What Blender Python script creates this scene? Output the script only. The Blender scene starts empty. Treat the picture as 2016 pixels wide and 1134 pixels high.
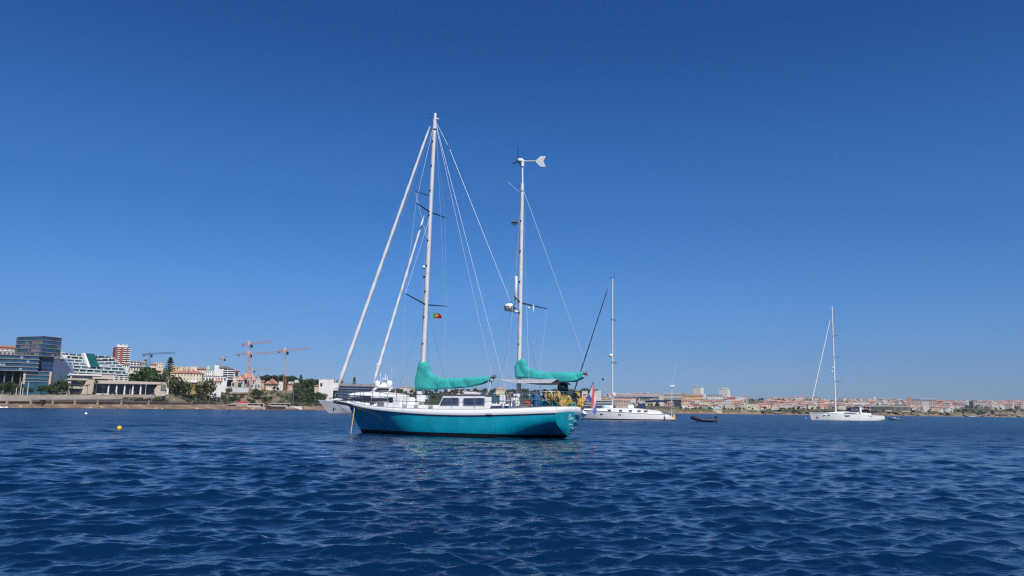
import bpy, math, random
import numpy as np
from mathutils import Vector, Matrix
R = math.radians
scene = bpy.context.scene
col = scene.collection
# ---------------------------------------------------------------- camera
F = 1500.0
PIT = math.atan(241.5 / F)
ROL = R(0.67)
CH = 1.3
cp, sp, cr, sr = math.cos(PIT), math.sin(PIT), math.cos(ROL), math.sin(ROL)
FW = Vector((0, cp, sp))
UP0 = Vector((0, -sp, cp))
RT = Vector((1, 0, 0)) * cr + UP0 * sr
UP = Vector((1, 0, 0)) * -sr + UP0 * cr
cam_d = bpy.data.cameras.new('camera')
cam_d.sensor_width = 36.0
cam_d.lens = 36.0 * F / 2016.0
cam_d.clip_start = 0.1
cam_d.clip_end = 20000
cam = bpy.data.objects.new('camera', cam_d)
col.objects.link(cam)
M = Matrix((RT, UP, -FW)).transposed().to_4x4()
M.translation = Vector((0, 0, CH))
cam.matrix_world = M
scene.camera = cam
# ---------------------------------------------------------------- sky, sun, exposure
SUN_AZ, SUN_EL = R(159), R(50)          # azimuth clockwise from +Y (the view direction)
world = bpy.data.worlds.new('World')
scene.world = world
world.use_nodes = True
nt = world.node_tree
bg = nt.nodes['Background']
sky = nt.nodes.new('ShaderNodeTexSky')
sky.sky_type = 'NISHITA'
sky.sun_disc = False
sky.sun_elevation = SUN_EL
sky.sun_rotation = SUN_AZ
sky.altitude = 0
sky.air_density = 1.0
sky.dust_density = 0.3
sky.ozone_density = 4.0
tcw = nt.nodes.new('ShaderNodeTexCoord'); spw = nt.nodes.new('ShaderNodeSeparateXYZ')
nt.links.new(tcw.outputs['Generated'], spw.inputs[0])
rpw = nt.nodes.new('ShaderNodeValToRGB')                # clear maritime air: deeper blue with height
els = [(0.0, (0.36, 0.51, 0.92)), (0.066, (0.353, 0.525, 0.89)), (0.159, (0.33, 0.60, 0.96)), (0.334, (0.237, 0.58, 0.985)), (0.494, (0.168, 0.454, 0.89))]
while len(rpw.color_ramp.elements) < 5: rpw.color_ramp.elements.new(0.5)
for e_, (p_, c_) in zip(rpw.color_ramp.elements, els): e_.position = p_; e_.color = (*c_, 1)
mxw = nt.nodes.new('ShaderNodeMix'); mxw.data_type = 'RGBA'; mxw.blend_type = 'MULTIPLY'; mxw.inputs['Factor'].default_value = 1
nt.links.new(spw.outputs['Z'], rpw.inputs['Fac'])
nt.links.new(sky.outputs[0], mxw.inputs['A']); nt.links.new(rpw.outputs['Color'], mxw.inputs['B'])
nt.links.new(mxw.outputs['Result'], bg.inputs[0])
bg.inputs[1].default_value = 0.1
sd = bpy.data.lights.new('sun', 'SUN')
sd.energy = 5.0
sd.angle = R(0.53)
sd.color = (1.0, 0.95, 0.87)
sun = bpy.data.objects.new('sun', sd)
col.objects.link(sun)
sv = Vector((math.sin(SUN_AZ) * math.cos(SUN_EL), math.cos(SUN_AZ) * math.cos(SUN_EL), math.sin(SUN_EL)))
sun.rotation_euler = sv.to_track_quat('Z', 'Y').to_euler()
vs = scene.view_settings
vs.view_transform = 'Standard'
vs.look = 'None'
vs.gamma = 1.0
vs.exposure = 0.0
scene.cycles.max_bounces = 6
scene.cycles.transparent_max_bounces = 8
scene.cycles.caustics_reflective = False
scene.cycles.caustics_refractive = False
scene.cycles.use_denoising = False
scene.cycles.filter_width = 1.25
scene.cycles.sample_clamp_direct = 5.0
scene.cycles.sample_clamp_indirect = 2.5

# ---------------------------------------------------------------- projection helpers (photo is 2016 x 1134)
def ray(px, py):
    return FW + RT * ((px - 1008) / F) + UP * ((567 - py) / F)
def hor(px):
    """photo row of the horizon at a photo column"""
    py = 808.0
    for _ in range(6):
        d = ray(px, py)
        py += d.z / d.y * F
    return py
def kx(px):
    d = ray(px, hor(px))
    return d.x / d.y
class Frame:
    """a local frame standing on the water or ground: x along, y away from the viewer, z up"""
    def __init__(s, px, Y, th=0.0, z=0.0):
        s.O = Vector((kx(px) * Y, Y, 0)); s.th = th; s.z = z
        s.a = Vector((math.cos(th), -math.sin(th), 0)); s.n = Vector((math.sin(th), math.cos(th), 0))
    def _l(s, v):
        return Vector((v.dot(s.a), v.dot(s.n), v.z))
    def at(s, px, py, v=0.0):
        o = s._l(Vector((0, 0, CH)) - s.O); e = s._l(ray(px, py))
        t = (v - o.y) / e.y
        p = o + e * t
        p.z -= s.z
        return p
    def atx(s, px, py, x):
        o = s._l(Vector((0, 0, CH)) - s.O); e = s._l(ray(px, py))
        t = (x - o.x) / e.x
        p = o + e * t
        p.z -= s.z
        return p
    def place(s, o):
        o.location = (s.O.x, s.O.y, s.z)
        o.rotation_euler = (0, 0, -s.th)

def VFrame(px, Y, th=0.0):
    """a frame on the shore turned to look back along the line of sight, th turns it further"""
    return Frame(px, Y, th + math.atan(kx(px)))
# ---------------------------------------------------------------- object helpers
def link(o, parent=None):
    col.objects.link(o)
    if parent is not None:
        o.parent = parent
    return o
def tag(o, label=None, cat=None, group=None, kind=None):
    if label: o['label'] = label
    if cat: o['category'] = cat
    if group: o['group'] = group
    if kind: o['kind'] = kind
    return o
def empty(name, label, cat, group=None, frame=None, loc=None, rz=0):
    o = bpy.data.objects.new(name, None)
    o.empty_display_size = 0.5
    link(o)
    tag(o, label, cat, group)
    if frame: frame.place(o)
    if loc: o.location = loc; o.rotation_euler = (0, 0, rz)
    return o
class MB:
    def __init__(s):
        s.v = []; s.f = []; s.m = []; s.mats = []; s.cur = 0; s.sm = []; s.smooth = False
    def mat(s, m):
        if m not in s.mats: s.mats.append(m)
        s.cur = s.mats.index(m)
        return s
    def face(s, idx):
        s.f.append(tuple(idx)); s.m.append(s.cur); s.sm.append(s.smooth)
    def poly(s, pts):
        b = len(s.v); s.v.extend(tuple(p) for p in pts); s.face(range(b, b + len(pts)))
        return s
    def hexa(s, p):
        """8 points: bottom 4 then top 4"""
        b = len(s.v); s.v.extend(tuple(q) for q in p)
        for q in ((0, 3, 2, 1), (4, 5, 6, 7), (0, 1, 5, 4), (1, 2, 6, 5), (2, 3, 7, 6), (3, 0, 4, 7)):
            s.face([b + i for i in q])
        return s
    def box(s, x0, x1, y0, y1, z0, z1, rz=0.0, c=None):
        pts = [(x0, y0, z0), (x1, y0, z0), (x1, y1, z0), (x0, y1, z0), (x0, y0, z1), (x1, y0, z1), (x1, y1, z1), (x0, y1, z1)]
        if rz:
            cx, cy = c if c else ((x0 + x1) / 2, (y0 + y1) / 2)
            ca, sa = math.cos(rz), math.sin(rz)
            pts = [(cx + (x - cx) * ca - (y - cy) * sa, cy + (x - cx) * sa + (y - cy) * ca, z) for x, y, z in pts]
        return s.hexa(pts)
    def rings(s, rings, cap=True, closed=True):
        b = len(s.v); n = len(rings[0])
        for r in rings: s.v.extend(tuple(p) for p in r)
        for i in range(len(rings) - 1):
            for j in range(n if closed else n - 1):
                k = (j + 1) % n
                s.face((b + i * n + j, b + i * n + k, b + (i + 1) * n + k, b + (i + 1) * n + j))
        if cap:
            o = s.smooth; s.smooth = False            # caps keep their own corners so the sides shade straight
            c = len(s.v); s.v.extend(tuple(p) for p in rings[0]); s.v.extend(tuple(p) for p in rings[-1])
            s.face([c + j for j in range(n)][::-1]); s.face([c + n + j for j in range(n)])
            s.smooth = o
        return s
    def tube(s, pts, r, n=6, cap=True, sq=1.0):
        pts = [Vector(p) for p in pts]
        rr = r if isinstance(r, (list, tuple)) else [r] * len(pts)
        rings = []
        for i, p in enumerate(pts):
            d = (pts[min(i + 1, len(pts) - 1)] - pts[max(i - 1, 0)])
            if d.length < 1e-9: d = Vector((0, 0, 1))
            d.normalize()
            ref = Vector((0, 0, 1)) if abs(d.z) < 0.9 else Vector((1, 0, 0))
            u = d.cross(ref).normalized(); w = u.cross(d).normalized()
            rings.append([p + (u * math.cos(2 * math.pi * k / n) * sq + w * math.sin(2 * math.pi * k / n)) * rr[i] for k in range(n)])
        o = s.smooth
        s.smooth = n > 4
        s.rings(rings, cap)
        s.smooth = o
        return s
    def lathe(s, prof, c=(0, 0, 0), n=16, axis='z'):
        rings = []
        for r, h in prof:
            ring = []
            for k in range(n):
                a = 2 * math.pi * k / n
                q = (r * math.cos(a), r * math.sin(a), h)
                if axis == 'x': q = (q[2], q[0], q[1])
                if axis == 'y': q = (q[0], q[2], q[1])
                ring.append((c[0] + q[0], c[1] + q[1], c[2] + q[2]))
            rings.append(ring)
        o = s.smooth; s.smooth = True; s.rings(rings, True); s.smooth = o
        return s
    def ball(s, c, r, n=12, sz=1.0):
        return s.lathe([(max(0.001, r * math.sin(math.pi * i / 8)), -r * sz * math.cos(math.pi * i / 8)) for i in range(9)], c, n)
    def prism(s, pts, d):
        """extrude polygon (3D points) by vector d"""
        a = [Vector(p) for p in pts]; d = Vector(d)
        return s.rings([a, [p + d for p in a]], True)
    def mesh(s, name):
        me = bpy.data.meshes.new(name)
        me.from_pydata(s.v, [], s.f)
        for m in s.mats: me.materials.append(m)
        me.polygons.foreach_set('material_index', s.m)
        me.polygons.foreach_set('use_smooth', s.sm)
        me.update()
        return me
    def build(s, name, m=None, parent=None, label=None, bevel=0.0, fix=True):
        if m is not None and not s.mats: s.mats = [m]
        me = s.mesh(name)
        if fix:
            import bmesh
            bm = bmesh.new(); bm.from_mesh(me)
            bmesh.ops.recalc_face_normals(bm, faces=bm.faces)
            bm.to_mesh(me); bm.free()
        o = bpy.data.objects.new(name, me)
        link(o, parent)
        if label: o['label'] = label
        if bevel:
            md = o.modifiers.new('bevel', 'BEVEL'); md.width = bevel; md.segments = 2; md.limit_method = 'ANGLE'
        return o
def interp(t, x):
    if x <= t[0][0]: return t[0][1]
    for (a, b), (c, d) in zip(t, t[1:]):
        if x <= c: return b + (d - b) * (x - a) / (c - a)
    return t[-1][1]
def sinterp(t, x):
    """smooth (monotone cosine-free Catmull) interpolation of a table"""
    xs = [a for a, b in t]; ys = [b for a, b in t]
    if x <= xs[0]: return ys[0]
    if x >= xs[-1]: return ys[-1]
    i = max(k for k in range(len(xs)) if xs[k] <= x)
    i = min(i, len(xs) - 2)
    def sl(k):
        if k == 0: return (ys[1] - ys[0]) / (xs[1] - xs[0])
        if k == len(xs) - 1: return (ys[-1] - ys[-2]) / (xs[-1] - xs[-2])
        return (ys[k + 1] - ys[k - 1]) / (xs[k + 1] - xs[k - 1])
    h = xs[i + 1] - xs[i]; u = (x - xs[i]) / h
    return ((2 * u**3 - 3 * u**2 + 1) * ys[i] + (u**3 - 2 * u**2 + u) * h * sl(i) + (-2 * u**3 + 3 * u**2) * ys[i + 1] + (u**3 - u**2) * h * sl(i + 1))

# ---------------------------------------------------------------- materials
_mats = {}
def mat(name, c, rough=0.6, metal=0.0, var=0.12, scale=3.0, bump=0.0, bscale=20.0, spec=0.5, coat=0.0, c2=None):
    if name in _mats: return _mats[name]
    m = bpy.data.materials.new(name)
    m.use_nodes = True
    n = m.node_tree; b = n.nodes['Principled BSDF']
    b.inputs['Roughness'].default_value = rough
    b.inputs['Metallic'].default_value = metal
    b.inputs['Specular IOR Level'].default_value = spec
    b.inputs['Coat Weight'].default_value = coat
    tc = n.nodes.new('ShaderNodeTexCoord')
    nz = n.nodes.new('ShaderNodeTexNoise')
    nz.inputs['Scale'].default_value = scale
    nz.inputs['Detail'].default_value = 5
    n.links.new(tc.outputs['Object'], nz.inputs['Vector'])
    rp = n.nodes.new('ShaderNodeValToRGB')
    rp.color_ramp.elements[0].position = 0.3
    rp.color_ramp.elements[1].position = 0.7
    a = tuple(x * (1 - var) for x in c) if c2 is None else c2
    z = tuple(min(1, x * (1 + var * 0.6)) for x in c) if c2 is None else c
    rp.color_ramp.elements[0].color = (*a, 1)
    rp.color_ramp.elements[1].color = (*z, 1)
    n.links.new(nz.outputs['Fac'], rp.inputs['Fac'])
    n.links.new(rp.outputs['Color'], b.inputs['Base Color'])
    if bump:
        n2 = n.nodes.new('ShaderNodeTexNoise'); n2.inputs['Scale'].default_value = bscale; n2.inputs['Detail'].default_value = 4
        bp = n.nodes.new('ShaderNodeBump'); bp.inputs['Strength'].default_value = bump; bp.inputs['Distance'].default_value = 0.05
        n.links.new(tc.outputs['Object'], n2.inputs['Vector'])
        n.links.new(n2.outputs['Fac'], bp.inputs['Height'])
        n.links.new(bp.outputs['Normal'], b.inputs['Normal'])
    _mats[name] = m
    return m
def win_mat(name, c, wx=3.2, wz=3.0, dark=(0.05, 0.06, 0.08), lo=0.3, hi=0.68, c2=None):
    """plastered wall with a procedural grid of window openings, for houses too far to show them apart"""
    if name in _mats: return _mats[name]
    m = mat(name, c, 0.8, var=0.15, scale=0.25)
    n = m.node_tree; b = n.nodes['Principled BSDF']
    tc = [q for q in n.nodes if q.type == 'TEX_COORD'][0]
    sx = n.nodes.new('ShaderNodeSeparateXYZ'); n.links.new(tc.outputs['Object'], sx.inputs[0])
    ge = n.nodes.new('ShaderNodeNewGeometry')
    def mth(op, a, v=None):
        q = n.nodes.new('ShaderNodeMath'); q.operation = op
        n.links.new(a, q.inputs[0])
        if v is not None:
            if isinstance(v, (int, float)): q.inputs[1].default_value = v
            else: n.links.new(v, q.inputs[1])
        return q.outputs[0]
    xy = mth('ADD', sx.outputs['X'], sx.outputs['Y'])
    fx = mth('FRACT', mth('DIVIDE', xy, wx)); fz = mth('FRACT', mth('DIVIDE', sx.outputs['Z'], wz))
    w = mth('MULTIPLY', mth('MULTIPLY', mth('GREATER_THAN', fx, lo), mth('LESS_THAN', fx, hi)),
            mth('MULTIPLY', mth('GREATER_THAN', fz, 0.33), mth('LESS_THAN', fz, 0.78)))
    mx = n.nodes.new('ShaderNodeMix'); mx.data_type = 'RGBA'
    src = b.inputs['Base Color'].links[0].from_socket
    n.links.new(w, mx.inputs['Factor']); n.links.new(src, mx.inputs['A']); mx.inputs['B'].default_value = (*dark, 1)
    n.links.new(mx.outputs['Result'], b.inputs['Base Color'])
    return m
def leaf_mat(name, c, c2):
    if name in _mats: return _mats[name]
    m = bpy.data.materials.new(name); m.use_nodes = True
    n = m.node_tree; b = n.nodes['Principled BSDF']
    b.inputs['Roughness'].default_value = 0.75; b.inputs['Specular IOR Level'].default_value = 0.2
    g = n.nodes.new('ShaderNodeNewGeometry'); rp = n.nodes.new('ShaderNodeValToRGB')
    rp.color_ramp.elements[0].color = (*c, 1); rp.color_ramp.elements[1].color = (*c2, 1)
    n.links.new(g.outputs['Random Per Island'], rp.inputs['Fac'])
    n.links.new(rp.outputs['Color'], b.inputs['Base Color'])
    _mats[name] = m
    return m
def glass_mat(name, c, rough=0.08, mull=0.0, c2=None):
    m = mat(name, c, rough, var=0.4, scale=0.35, spec=0.6, c2=c2)
    return m
WHITE = mat('white_gelcoat', (0.80, 0.80, 0.78), 0.3, var=0.05, scale=1.5)
WPAINT = mat('white_paint', (0.78, 0.78, 0.76), 0.4, var=0.06, scale=2)
ALU = mat('anodised_alloy', (0.72, 0.70, 0.67), 0.4, 0.1, var=0.12, scale=5)
STEEL = mat('stainless_steel', (0.6, 0.6, 0.62), 0.25, 0.9, var=0.1)
WIRE = mat('rigging_wire', (0.48, 0.5, 0.52), 0.4, 0.2, var=0.05)
DWIRE = mat('dark_rigging_wire', (0.08, 0.09, 0.12), 0.5, 0.1, var=0.05)
BLACK = mat('black_plastic', (0.02, 0.02, 0.024), 0.35, var=0.2)
DGLASS = mat('dark_window_glass', (0.012, 0.018, 0.03), 0.06, var=0.3, spec=0.7)
SAILW = mat('furled_sailcloth', (0.90, 0.89, 0.87), 0.7, var=0.05, scale=9, bump=0.15, bscale=9)
NAVY = mat('navy_canvas', (0.012, 0.03, 0.10), 0.8, var=0.3, scale=6, bump=0.3)
ROPE = mat('tan_rope', (0.48, 0.36, 0.16), 0.85, var=0.35, scale=30, bump=0.4, bscale=60)
RED = mat('red_cloth', (0.62, 0.03, 0.03), 0.7, var=0.15)
YEL = mat('yellow_plastic', (0.80, 0.48, 0.03), 0.4, var=0.12, scale=5)
# ================================================================= WATER
def build_water():
    rng = np.random.RandomState(11)
    radii = [1.2]
    while radii[-1] < 3.5: radii.append(radii[-1] * 1.02)
    while radii[-1] < 110: radii.append(radii[-1] * 1.0044)
    while radii[-1] < 400: radii.append(radii[-1] * 1.008)
    while radii[-1] < 4600: radii.append(radii[-1] * 1.03)
    radii = np.array(radii)
    dense = np.linspace(R(-43), R(43), 1300)
    coarse = np.linspace(R(43), R(317), 120)[1:-1]
    ang = np.concatenate([dense, coarse])
    n, k = len(radii), len(ang)
    rr, aa = np.meshgrid(radii, ang, indexing='ij')
    X = (rr * np.sin(aa)).astype(np.float32); Y = (rr * np.cos(aa)).astype(np.float32)
    step = np.gradient(radii)
    dx = np.zeros_like(X); dy = np.zeros_like(X); dz = np.zeros_like(X)
    N = 100
    lam = np.exp(np.linspace(math.log(0.075), math.log(3.8), N)) * rng.uniform(0.93, 1.07, N)
    main = R(-70)
    for i in range(N):
        L = lam[i]
        spread = 0.42 if L < 0.6 else 0.28
        th = main + rng.normal(0, spread)
        kk = 2 * math.pi / L
        st = 0.041 if L < 0.45 else 0.041 * (0.45 / L) ** 0.7
        if i % 4 == 3: th = R(-132) + rng.normal(0, .45); cross_ = .85
        else: cross_ = 1.0
        st *= cross_
        a = st / kk
        att = np.clip((L / step - 2.5) / 2.5, 0, 1)
        if att.max() <= 0: continue
        last = int(np.nonzero(att > 0)[0].max()) + 1
        cx, sy = math.cos(th), math.sin(th)
        ph = (kk * (X[:last] * cx + Y[:last] * sy) + rng.uniform(0, 6.283)).astype(np.float32)
        w = (a * att[:last, None]).astype(np.float32)
        c = np.cos(ph) * w
        s_ = np.sin(ph) * w
        dz[:last] += c
        dx[:last] -= s_ * cx * 1.5
        dy[:last] -= s_ * sy * 1.5
    # gusts: rougher and smoother patches
    g = 0.98 + 0.22 * np.sin(X * .021 + Y * .047 + .7) * np.sin(Y * .031 - X * .044) + 0.18 * np.sin(X * 0.11 + Y * 0.05 + 1.0) * np.sin(Y * 0.13 - X * 0.03) + 0.15 * np.sin(X * 0.31 + 2) * np.sin(Y * 0.23)
    g = g.astype(np.float32)
    co = np.stack([X + dx * g, Y + dy * g, dz * g], -1).reshape(-1, 3).astype(np.float32)
    i0 = (np.arange(n - 1)[:, None] * k + np.arange(k)[None, :])
    j1 = (np.arange(k) + 1) % k
    i1 = (np.arange(n - 1)[:, None] * k + j1[None, :])
    q = np.stack([i0, i1, i1 + k, i0 + k], -1).reshape(-1, 4)[:, ::-1].astype(np.int32)
    me = bpy.data.meshes.new('water')
    me.vertices.add(len(co)); me.vertices.foreach_set('co', co.ravel())
    me.loops.add(q.size); me.loops.foreach_set('vertex_index', q.ravel())
    me.polygons.add(len(q))
    me.polygons.foreach_set('loop_start', (np.arange(len(q)) * 4).astype(np.int32))
    me.polygons.foreach_set('use_smooth', np.ones(len(q), bool))
    me.update(calc_edges=True)
    m = bpy.data.materials.new('sea_water'); m.use_nodes = True
    nn = m.node_tree; b = nn.nodes['Principled BSDF']
    b.inputs['Base Color'].default_value = (0.001, 0.016, 0.050, 1)
    b.inputs['Roughness'].default_value = 0.03
    b.inputs['IOR'].default_value = 1.333
    b.inputs['Specular Tint'].default_value = (0.5, 0.84, 1.0, 1)
    tc = nn.nodes.new('ShaderNodeTexCoord')
    mp = nn.nodes.new('ShaderNodeMapping'); mp.inputs['Scale'].default_value = (0.5, 1.7, 1)
    mp.inputs['Rotation'].default_value = (0, 0, R(-18))
    nn.links.new(tc.outputs['Object'], mp.inputs['Vector'])
    prev = None
    ca = nn.nodes.new('ShaderNodeAttribute'); ca.attribute_name = 'chop'
    for sc, st, dist in ((1.3, 1.0, 0.16), (5.5, 0.5, 0.032)):
        nz = nn.nodes.new('ShaderNodeTexNoise'); nz.inputs['Scale'].default_value = sc
        nz.inputs['Detail'].default_value = 3; nz.inputs['Distortion'].default_value = 0.4
        nn.links.new(mp.outputs['Vector'], nz.inputs['Vector'])
        bp = nn.nodes.new('ShaderNodeBump'); bp.inputs['Strength'].default_value = st; bp.inputs['Distance'].default_value = dist
        nn.links.new(nz.outputs['Fac'], bp.inputs['Height'])
        if sc < 2: nn.links.new(ca.outputs['Fac'], bp.inputs['Strength'])
        if prev: nn.links.new(prev.outputs['Normal'], bp.inputs['Normal'])
        prev = bp
    rm = nn.nodes.new('ShaderNodeMath'); rm.operation = 'MULTIPLY_ADD'; rm.inputs[1].default_value = 0.22; rm.inputs[2].default_value = 0.03
    nn.links.new(ca.outputs['Fac'], rm.inputs[0]); nn.links.new(rm.outputs[0], b.inputs['Roughness'])
    nn.links.new(prev.outputs['Normal'], b.inputs['Normal'])
    chop = np.clip(1 - (0.75 / step - 2.5) / 3.5, 0, 1)       # how much of the short chop the mesh cannot carry there
    at_ = me.attributes.new('chop', 'FLOAT', 'POINT'); at_.data.foreach_set('value', np.repeat(chop, k).astype(np.float32))
    me.materials.append(m)
    o = bpy.data.objects.new('water', me); link(o)
    tag(o, 'rippled deep blue bay water with small waves', 'sea', kind='structure')
build_water()

# ================================================================= TERRAIN
SHORE = [(-700, 300), (0, 350), (300, 420), (620, 560), (900, 750), (1200, 950), (1400, 1000), (1700, 1250), (2016, 1900), (2700, 2600)]
DEPTH = [(-700, 300), (0, 300), (600, 450), (1000, 550), (1400, 600), (2016, 900), (2700, 900)]
RIDGE = [(-700, 730), (0, 722), (200, 722), (300, 727), (400, 733), (500, 750), (600, 760), (700, 767), (800, 771), (900, 776), (1000, 778), (1200, 783), (1300, 781),
         (1400, 782), (1450, 786), (1500, 790), (1560, 786), (1650, 789), (1760, 791), (1900, 792), (2016, 793), (2700, 800)]
PROM = [(-700, 19), (0, 19.5), (250, 22), (360, 24), (420, 29), (480, 33), (560, 30), (600, 20), (640, 9), (800, 9), (1000, 8), (1200, 7), (1400, 6),
        (1600, 7), (1740, 9), (1850, 9), (1920, 12), (1990, 19), (2700, 16)]
def terr(px, t):
    """ground height above water, t metres behind the waterline of column px"""
    Ys = interp(SHORE, px); D = interp(DEPTH, px); ep = interp(PROM, px)
    er = hor(px) - interp(RIDGE, px)
    e0 = -CH / Ys * F
    Y = Ys + t
    if t < 0: return t * 0.12
    k = Ys / 400.0 if Ys > 400 else 1
    g = max(0.0, min(1.0, (px - 335) / 40.0, (640 - px) / 20.0))      # gentle slope instead of walls below the castle
    q1, q2, q3 = (0.15, 0.30, 0.34) if px < 1340 else (0.30, 0.6, 0.7)
    d_ = ep - e0
    tt = [(0, e0), (10 * k, e0 + d_ * q1), (11 * k, e0 + d_ * (q2 * (1 - g) + .17 * g)), (20 * k, e0 + d_ * (q3 * (1 - g) + .22 * g)), (22 * k, ep * (1 - g) + (e0 + d_ * .32) * g), (45 * k, ep + 1.0)]
    t1 = 45 * k
    if t <= t1: e = interp(tt, t)
    elif t <= D: e = ep + 1.0 + (er - ep - 1.0) * ((t - t1) / (D - t1)) ** 0.85
    else: e = er - (t - D) * 0.03
    return CH + e * Y / F
def ground(px, py):
    """distance and height where the terrain appears at photo point px, py"""
    Ys = interp(SHORE, px); D = interp(DEPTH, px); h = hor(px)
    lo, hi = 22 * max(1, Ys / 400), D
    for _ in range(30):
        mid = (lo + hi) / 2
        e = (terr(px, mid) - CH) / (Ys + mid) * F
        if e < h - py: lo = mid
        else: hi = mid
    Y = Ys + (lo + hi) / 2
    return Y, terr(px, (lo + hi) / 2)
def build_terrain():
    pxs = list(np.arange(-700, 2700, 6.0))
    ts = [-40, -6, 0, 3, 6, 9, 10, 11, 12, 15, 18, 20, 21, 22, 24, 30, 38, 45] + list(np.linspace(60, 300, 17)) + list(np.linspace(330, 1000, 18)) + [1300]
    v = []; f = []
    rnd = random.Random(3)
    ph = [rnd.uniform(0, 6) for _ in range(8)]
    for px in pxs:
        Ys = interp(SHORE, px); k = Ys / 400 if Ys > 400 else 1
        for t in ts:
            t2 = t * k if t <= 45 else 45 * k + (t - 45)
            w = 0
            if 3 <= t <= 45 and (px > 1500 or (480 < px < 600)):
                w = (math.sin(px * 0.19 + ph[0]) + math.sin(px * 0.071 + t * 0.3) + math.sin(px * 0.43 + t)) * 2.2 * k * (1 if px > 1500 else 0.8)
            elif t > 45: w = math.sin(px * 0.03 + t * 0.02) * 4
            Y = Ys + t2 + w
            z = terr(px, t2)
            if t > 2: z += (math.sin(px * 0.33 + t) * math.sin(px * 0.12 + t * 0.5)) * 0.25 * k
            if px > 1880 and 11 <= t <= 30: z += 1.5 * math.sin(px * 0.11) * k * 0.4
            v.append((kx(px) * Y, Y, z))
    n = len(ts)
    for i in range(len(pxs) - 1):
        for j in range(n - 1):
            f.append((i * n + j, (i + 1) * n + j, (i + 1) * n + j + 1, i * n + j + 1))
    me = bpy.data.meshes.new('coast_hills'); me.from_pydata(v, [], f); me.update()
    at = me.attributes.new('vegetation', 'FLOAT', 'POINT')
    gv = []
    for px in pxs:
        for t in ts: gv.append(interp([(540, 0), (580, 1), (1180, 1), (1215, .45), (1600, .5), (1890, .35), (1900, .9), (1950, .85), (1965, .5)], px) * (1 if t > 10 else 0) if px > 500 else (.35 if t > 60 else 0))
    at.data.foreach_set('value', gv)
    m = bpy.data.materials.new('coast_ground'); m.use_nodes = True
    q = m.node_tree; b = q.nodes['Principled BSDF']; b.inputs['Roughness'].default_value = 0.95; b.inputs['Specular IOR Level'].default_value = 0.1
    tc = q.nodes.new('ShaderNodeTexCoord'); g = q.nodes.new('ShaderNodeNewGeometry')
    def noise(s, d=5):
        z = q.nodes.new('ShaderNodeTexNoise'); z.inputs['Scale'].default_value = s; z.inputs['Detail'].default_value = d
        q.links.new(tc.outputs['Object'], z.inputs['Vector']); return z.outputs['Fac']
    def ramp(src, els):
        r = q.nodes.new('ShaderNodeValToRGB')
        while len(r.color_ramp.elements) < len(els): r.color_ramp.elements.new(0.5)
        for e, (p, c) in zip(r.color_ramp.elements, els): e.position = p; e.color = (*c, 1)
        q.links.new(src, r.inputs['Fac']); return r.outputs['Color']
    def mixc(fac, a, c):
        x = q.nodes.new('ShaderNodeMix'); x.data_type = 'RGBA'
        q.links.new(fac, x.inputs['Factor']); q.links.new(a, x.inputs['A']); q.links.new(c, x.inputs['B']); return x.outputs['Result']
    scrub = ramp(noise(0.06), [(0.36, (0.035, 0.05, 0.022)), (0.48, (0.09, 0.09, 0.045)), (0.6, (0.24, 0.19, 0.12)), (0.75, (0.07, 0.08, 0.035))])
    rock = ramp(noise(0.22, 8), [(0.3, (0.10, 0.075, 0.05)), (0.5, (0.24, 0.19, 0.13)), (0.7, (0.36, 0.29, 0.2))])
    sand = ramp(noise(0.12, 6), [(0.3, (0.13, 0.085, 0.055)), (0.5, (0.22, 0.15, 0.10)), (0.7, (0.33, 0.25, 0.17))])
    sn = q.nodes.new('ShaderNodeSeparateXYZ'); q.links.new(g.outputs['Normal'], sn.inputs[0])
    sl = ramp(sn.outputs['Z'], [(0.75, (1, 1, 1)), (0.93, (0, 0, 0))])
    c1 = mixc(sl, scrub, rock)
    so = q.nodes.new('ShaderNodeSeparateXYZ'); q.links.new(tc.outputs['Object'], so.inputs[0])
    md = q.nodes.new('ShaderNodeMath'); md.operation = 'MULTIPLY_ADD'; md.inputs[1].default_value = 0.2; md.inputs[2].default_value = 0
    q.links.new(so.outputs['Z'], md.inputs[0])
    lowf = ramp(md.outputs[0], [(0.45, (1, 1, 1)), (0.75, (0, 0, 0))])
    green = ramp(noise(0.09, 6), [(0.35, (0.018, 0.035, 0.014)), (0.55, (0.05, 0.07, 0.025)), (0.72, (0.12, 0.11, 0.05))])
    va = q.nodes.new('ShaderNodeAttribute'); va.attribute_name = 'vegetation'
    c1 = mixc(va.outputs['Fac'], c1, green)
    c2 = mixc(lowf, c1, sand)
    q.links.new(c2, b.inputs['Base Color'])
    me.materials.append(m)
    o = bpy.data.objects.new('coast_hills', me); link(o)
    tag(o, 'dry brown coast rising from beach to built-up hills', 'hillside', kind='structure')
build_terrain()

# seawall and promenade on the left shore
STONE = mat('seawall_stone', (0.36, 0.29, 0.22), 0.9, var=0.3, scale=0.3, bump=0.3, bscale=0.8)
STONE2 = mat('promenade_concrete', (0.42, 0.37, 0.31), 0.9, var=0.2, scale=0.2)
def band_wall(name, label, cat, px0, px1, tf, ztop, zbot, thick, m, step=8, kind=None):
    """a wall that follows the shore: tf(px) metres behind the waterline"""
    mb = MB().mat(m); rings = []
    px = px0
    while px <= px1 + 0.01:
        Ys = interp(SHORE, px); Y = Ys + tf(px)
        a, b_ = kx(px) * Y, kx(px) * (Y + thick)
        rings.append([(a, Y, zbot(px)), (a, Y, ztop(px)), (b_, Y + thick, ztop(px)), (b_, Y + thick, zbot(px))])
        px += step
    mb.rings(rings, True)
    o = mb.build(name); tag(o, label, cat, kind=kind)
    return o
def zpx(px, py, Y): return CH + (hor(px) - py) / F * Y
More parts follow.
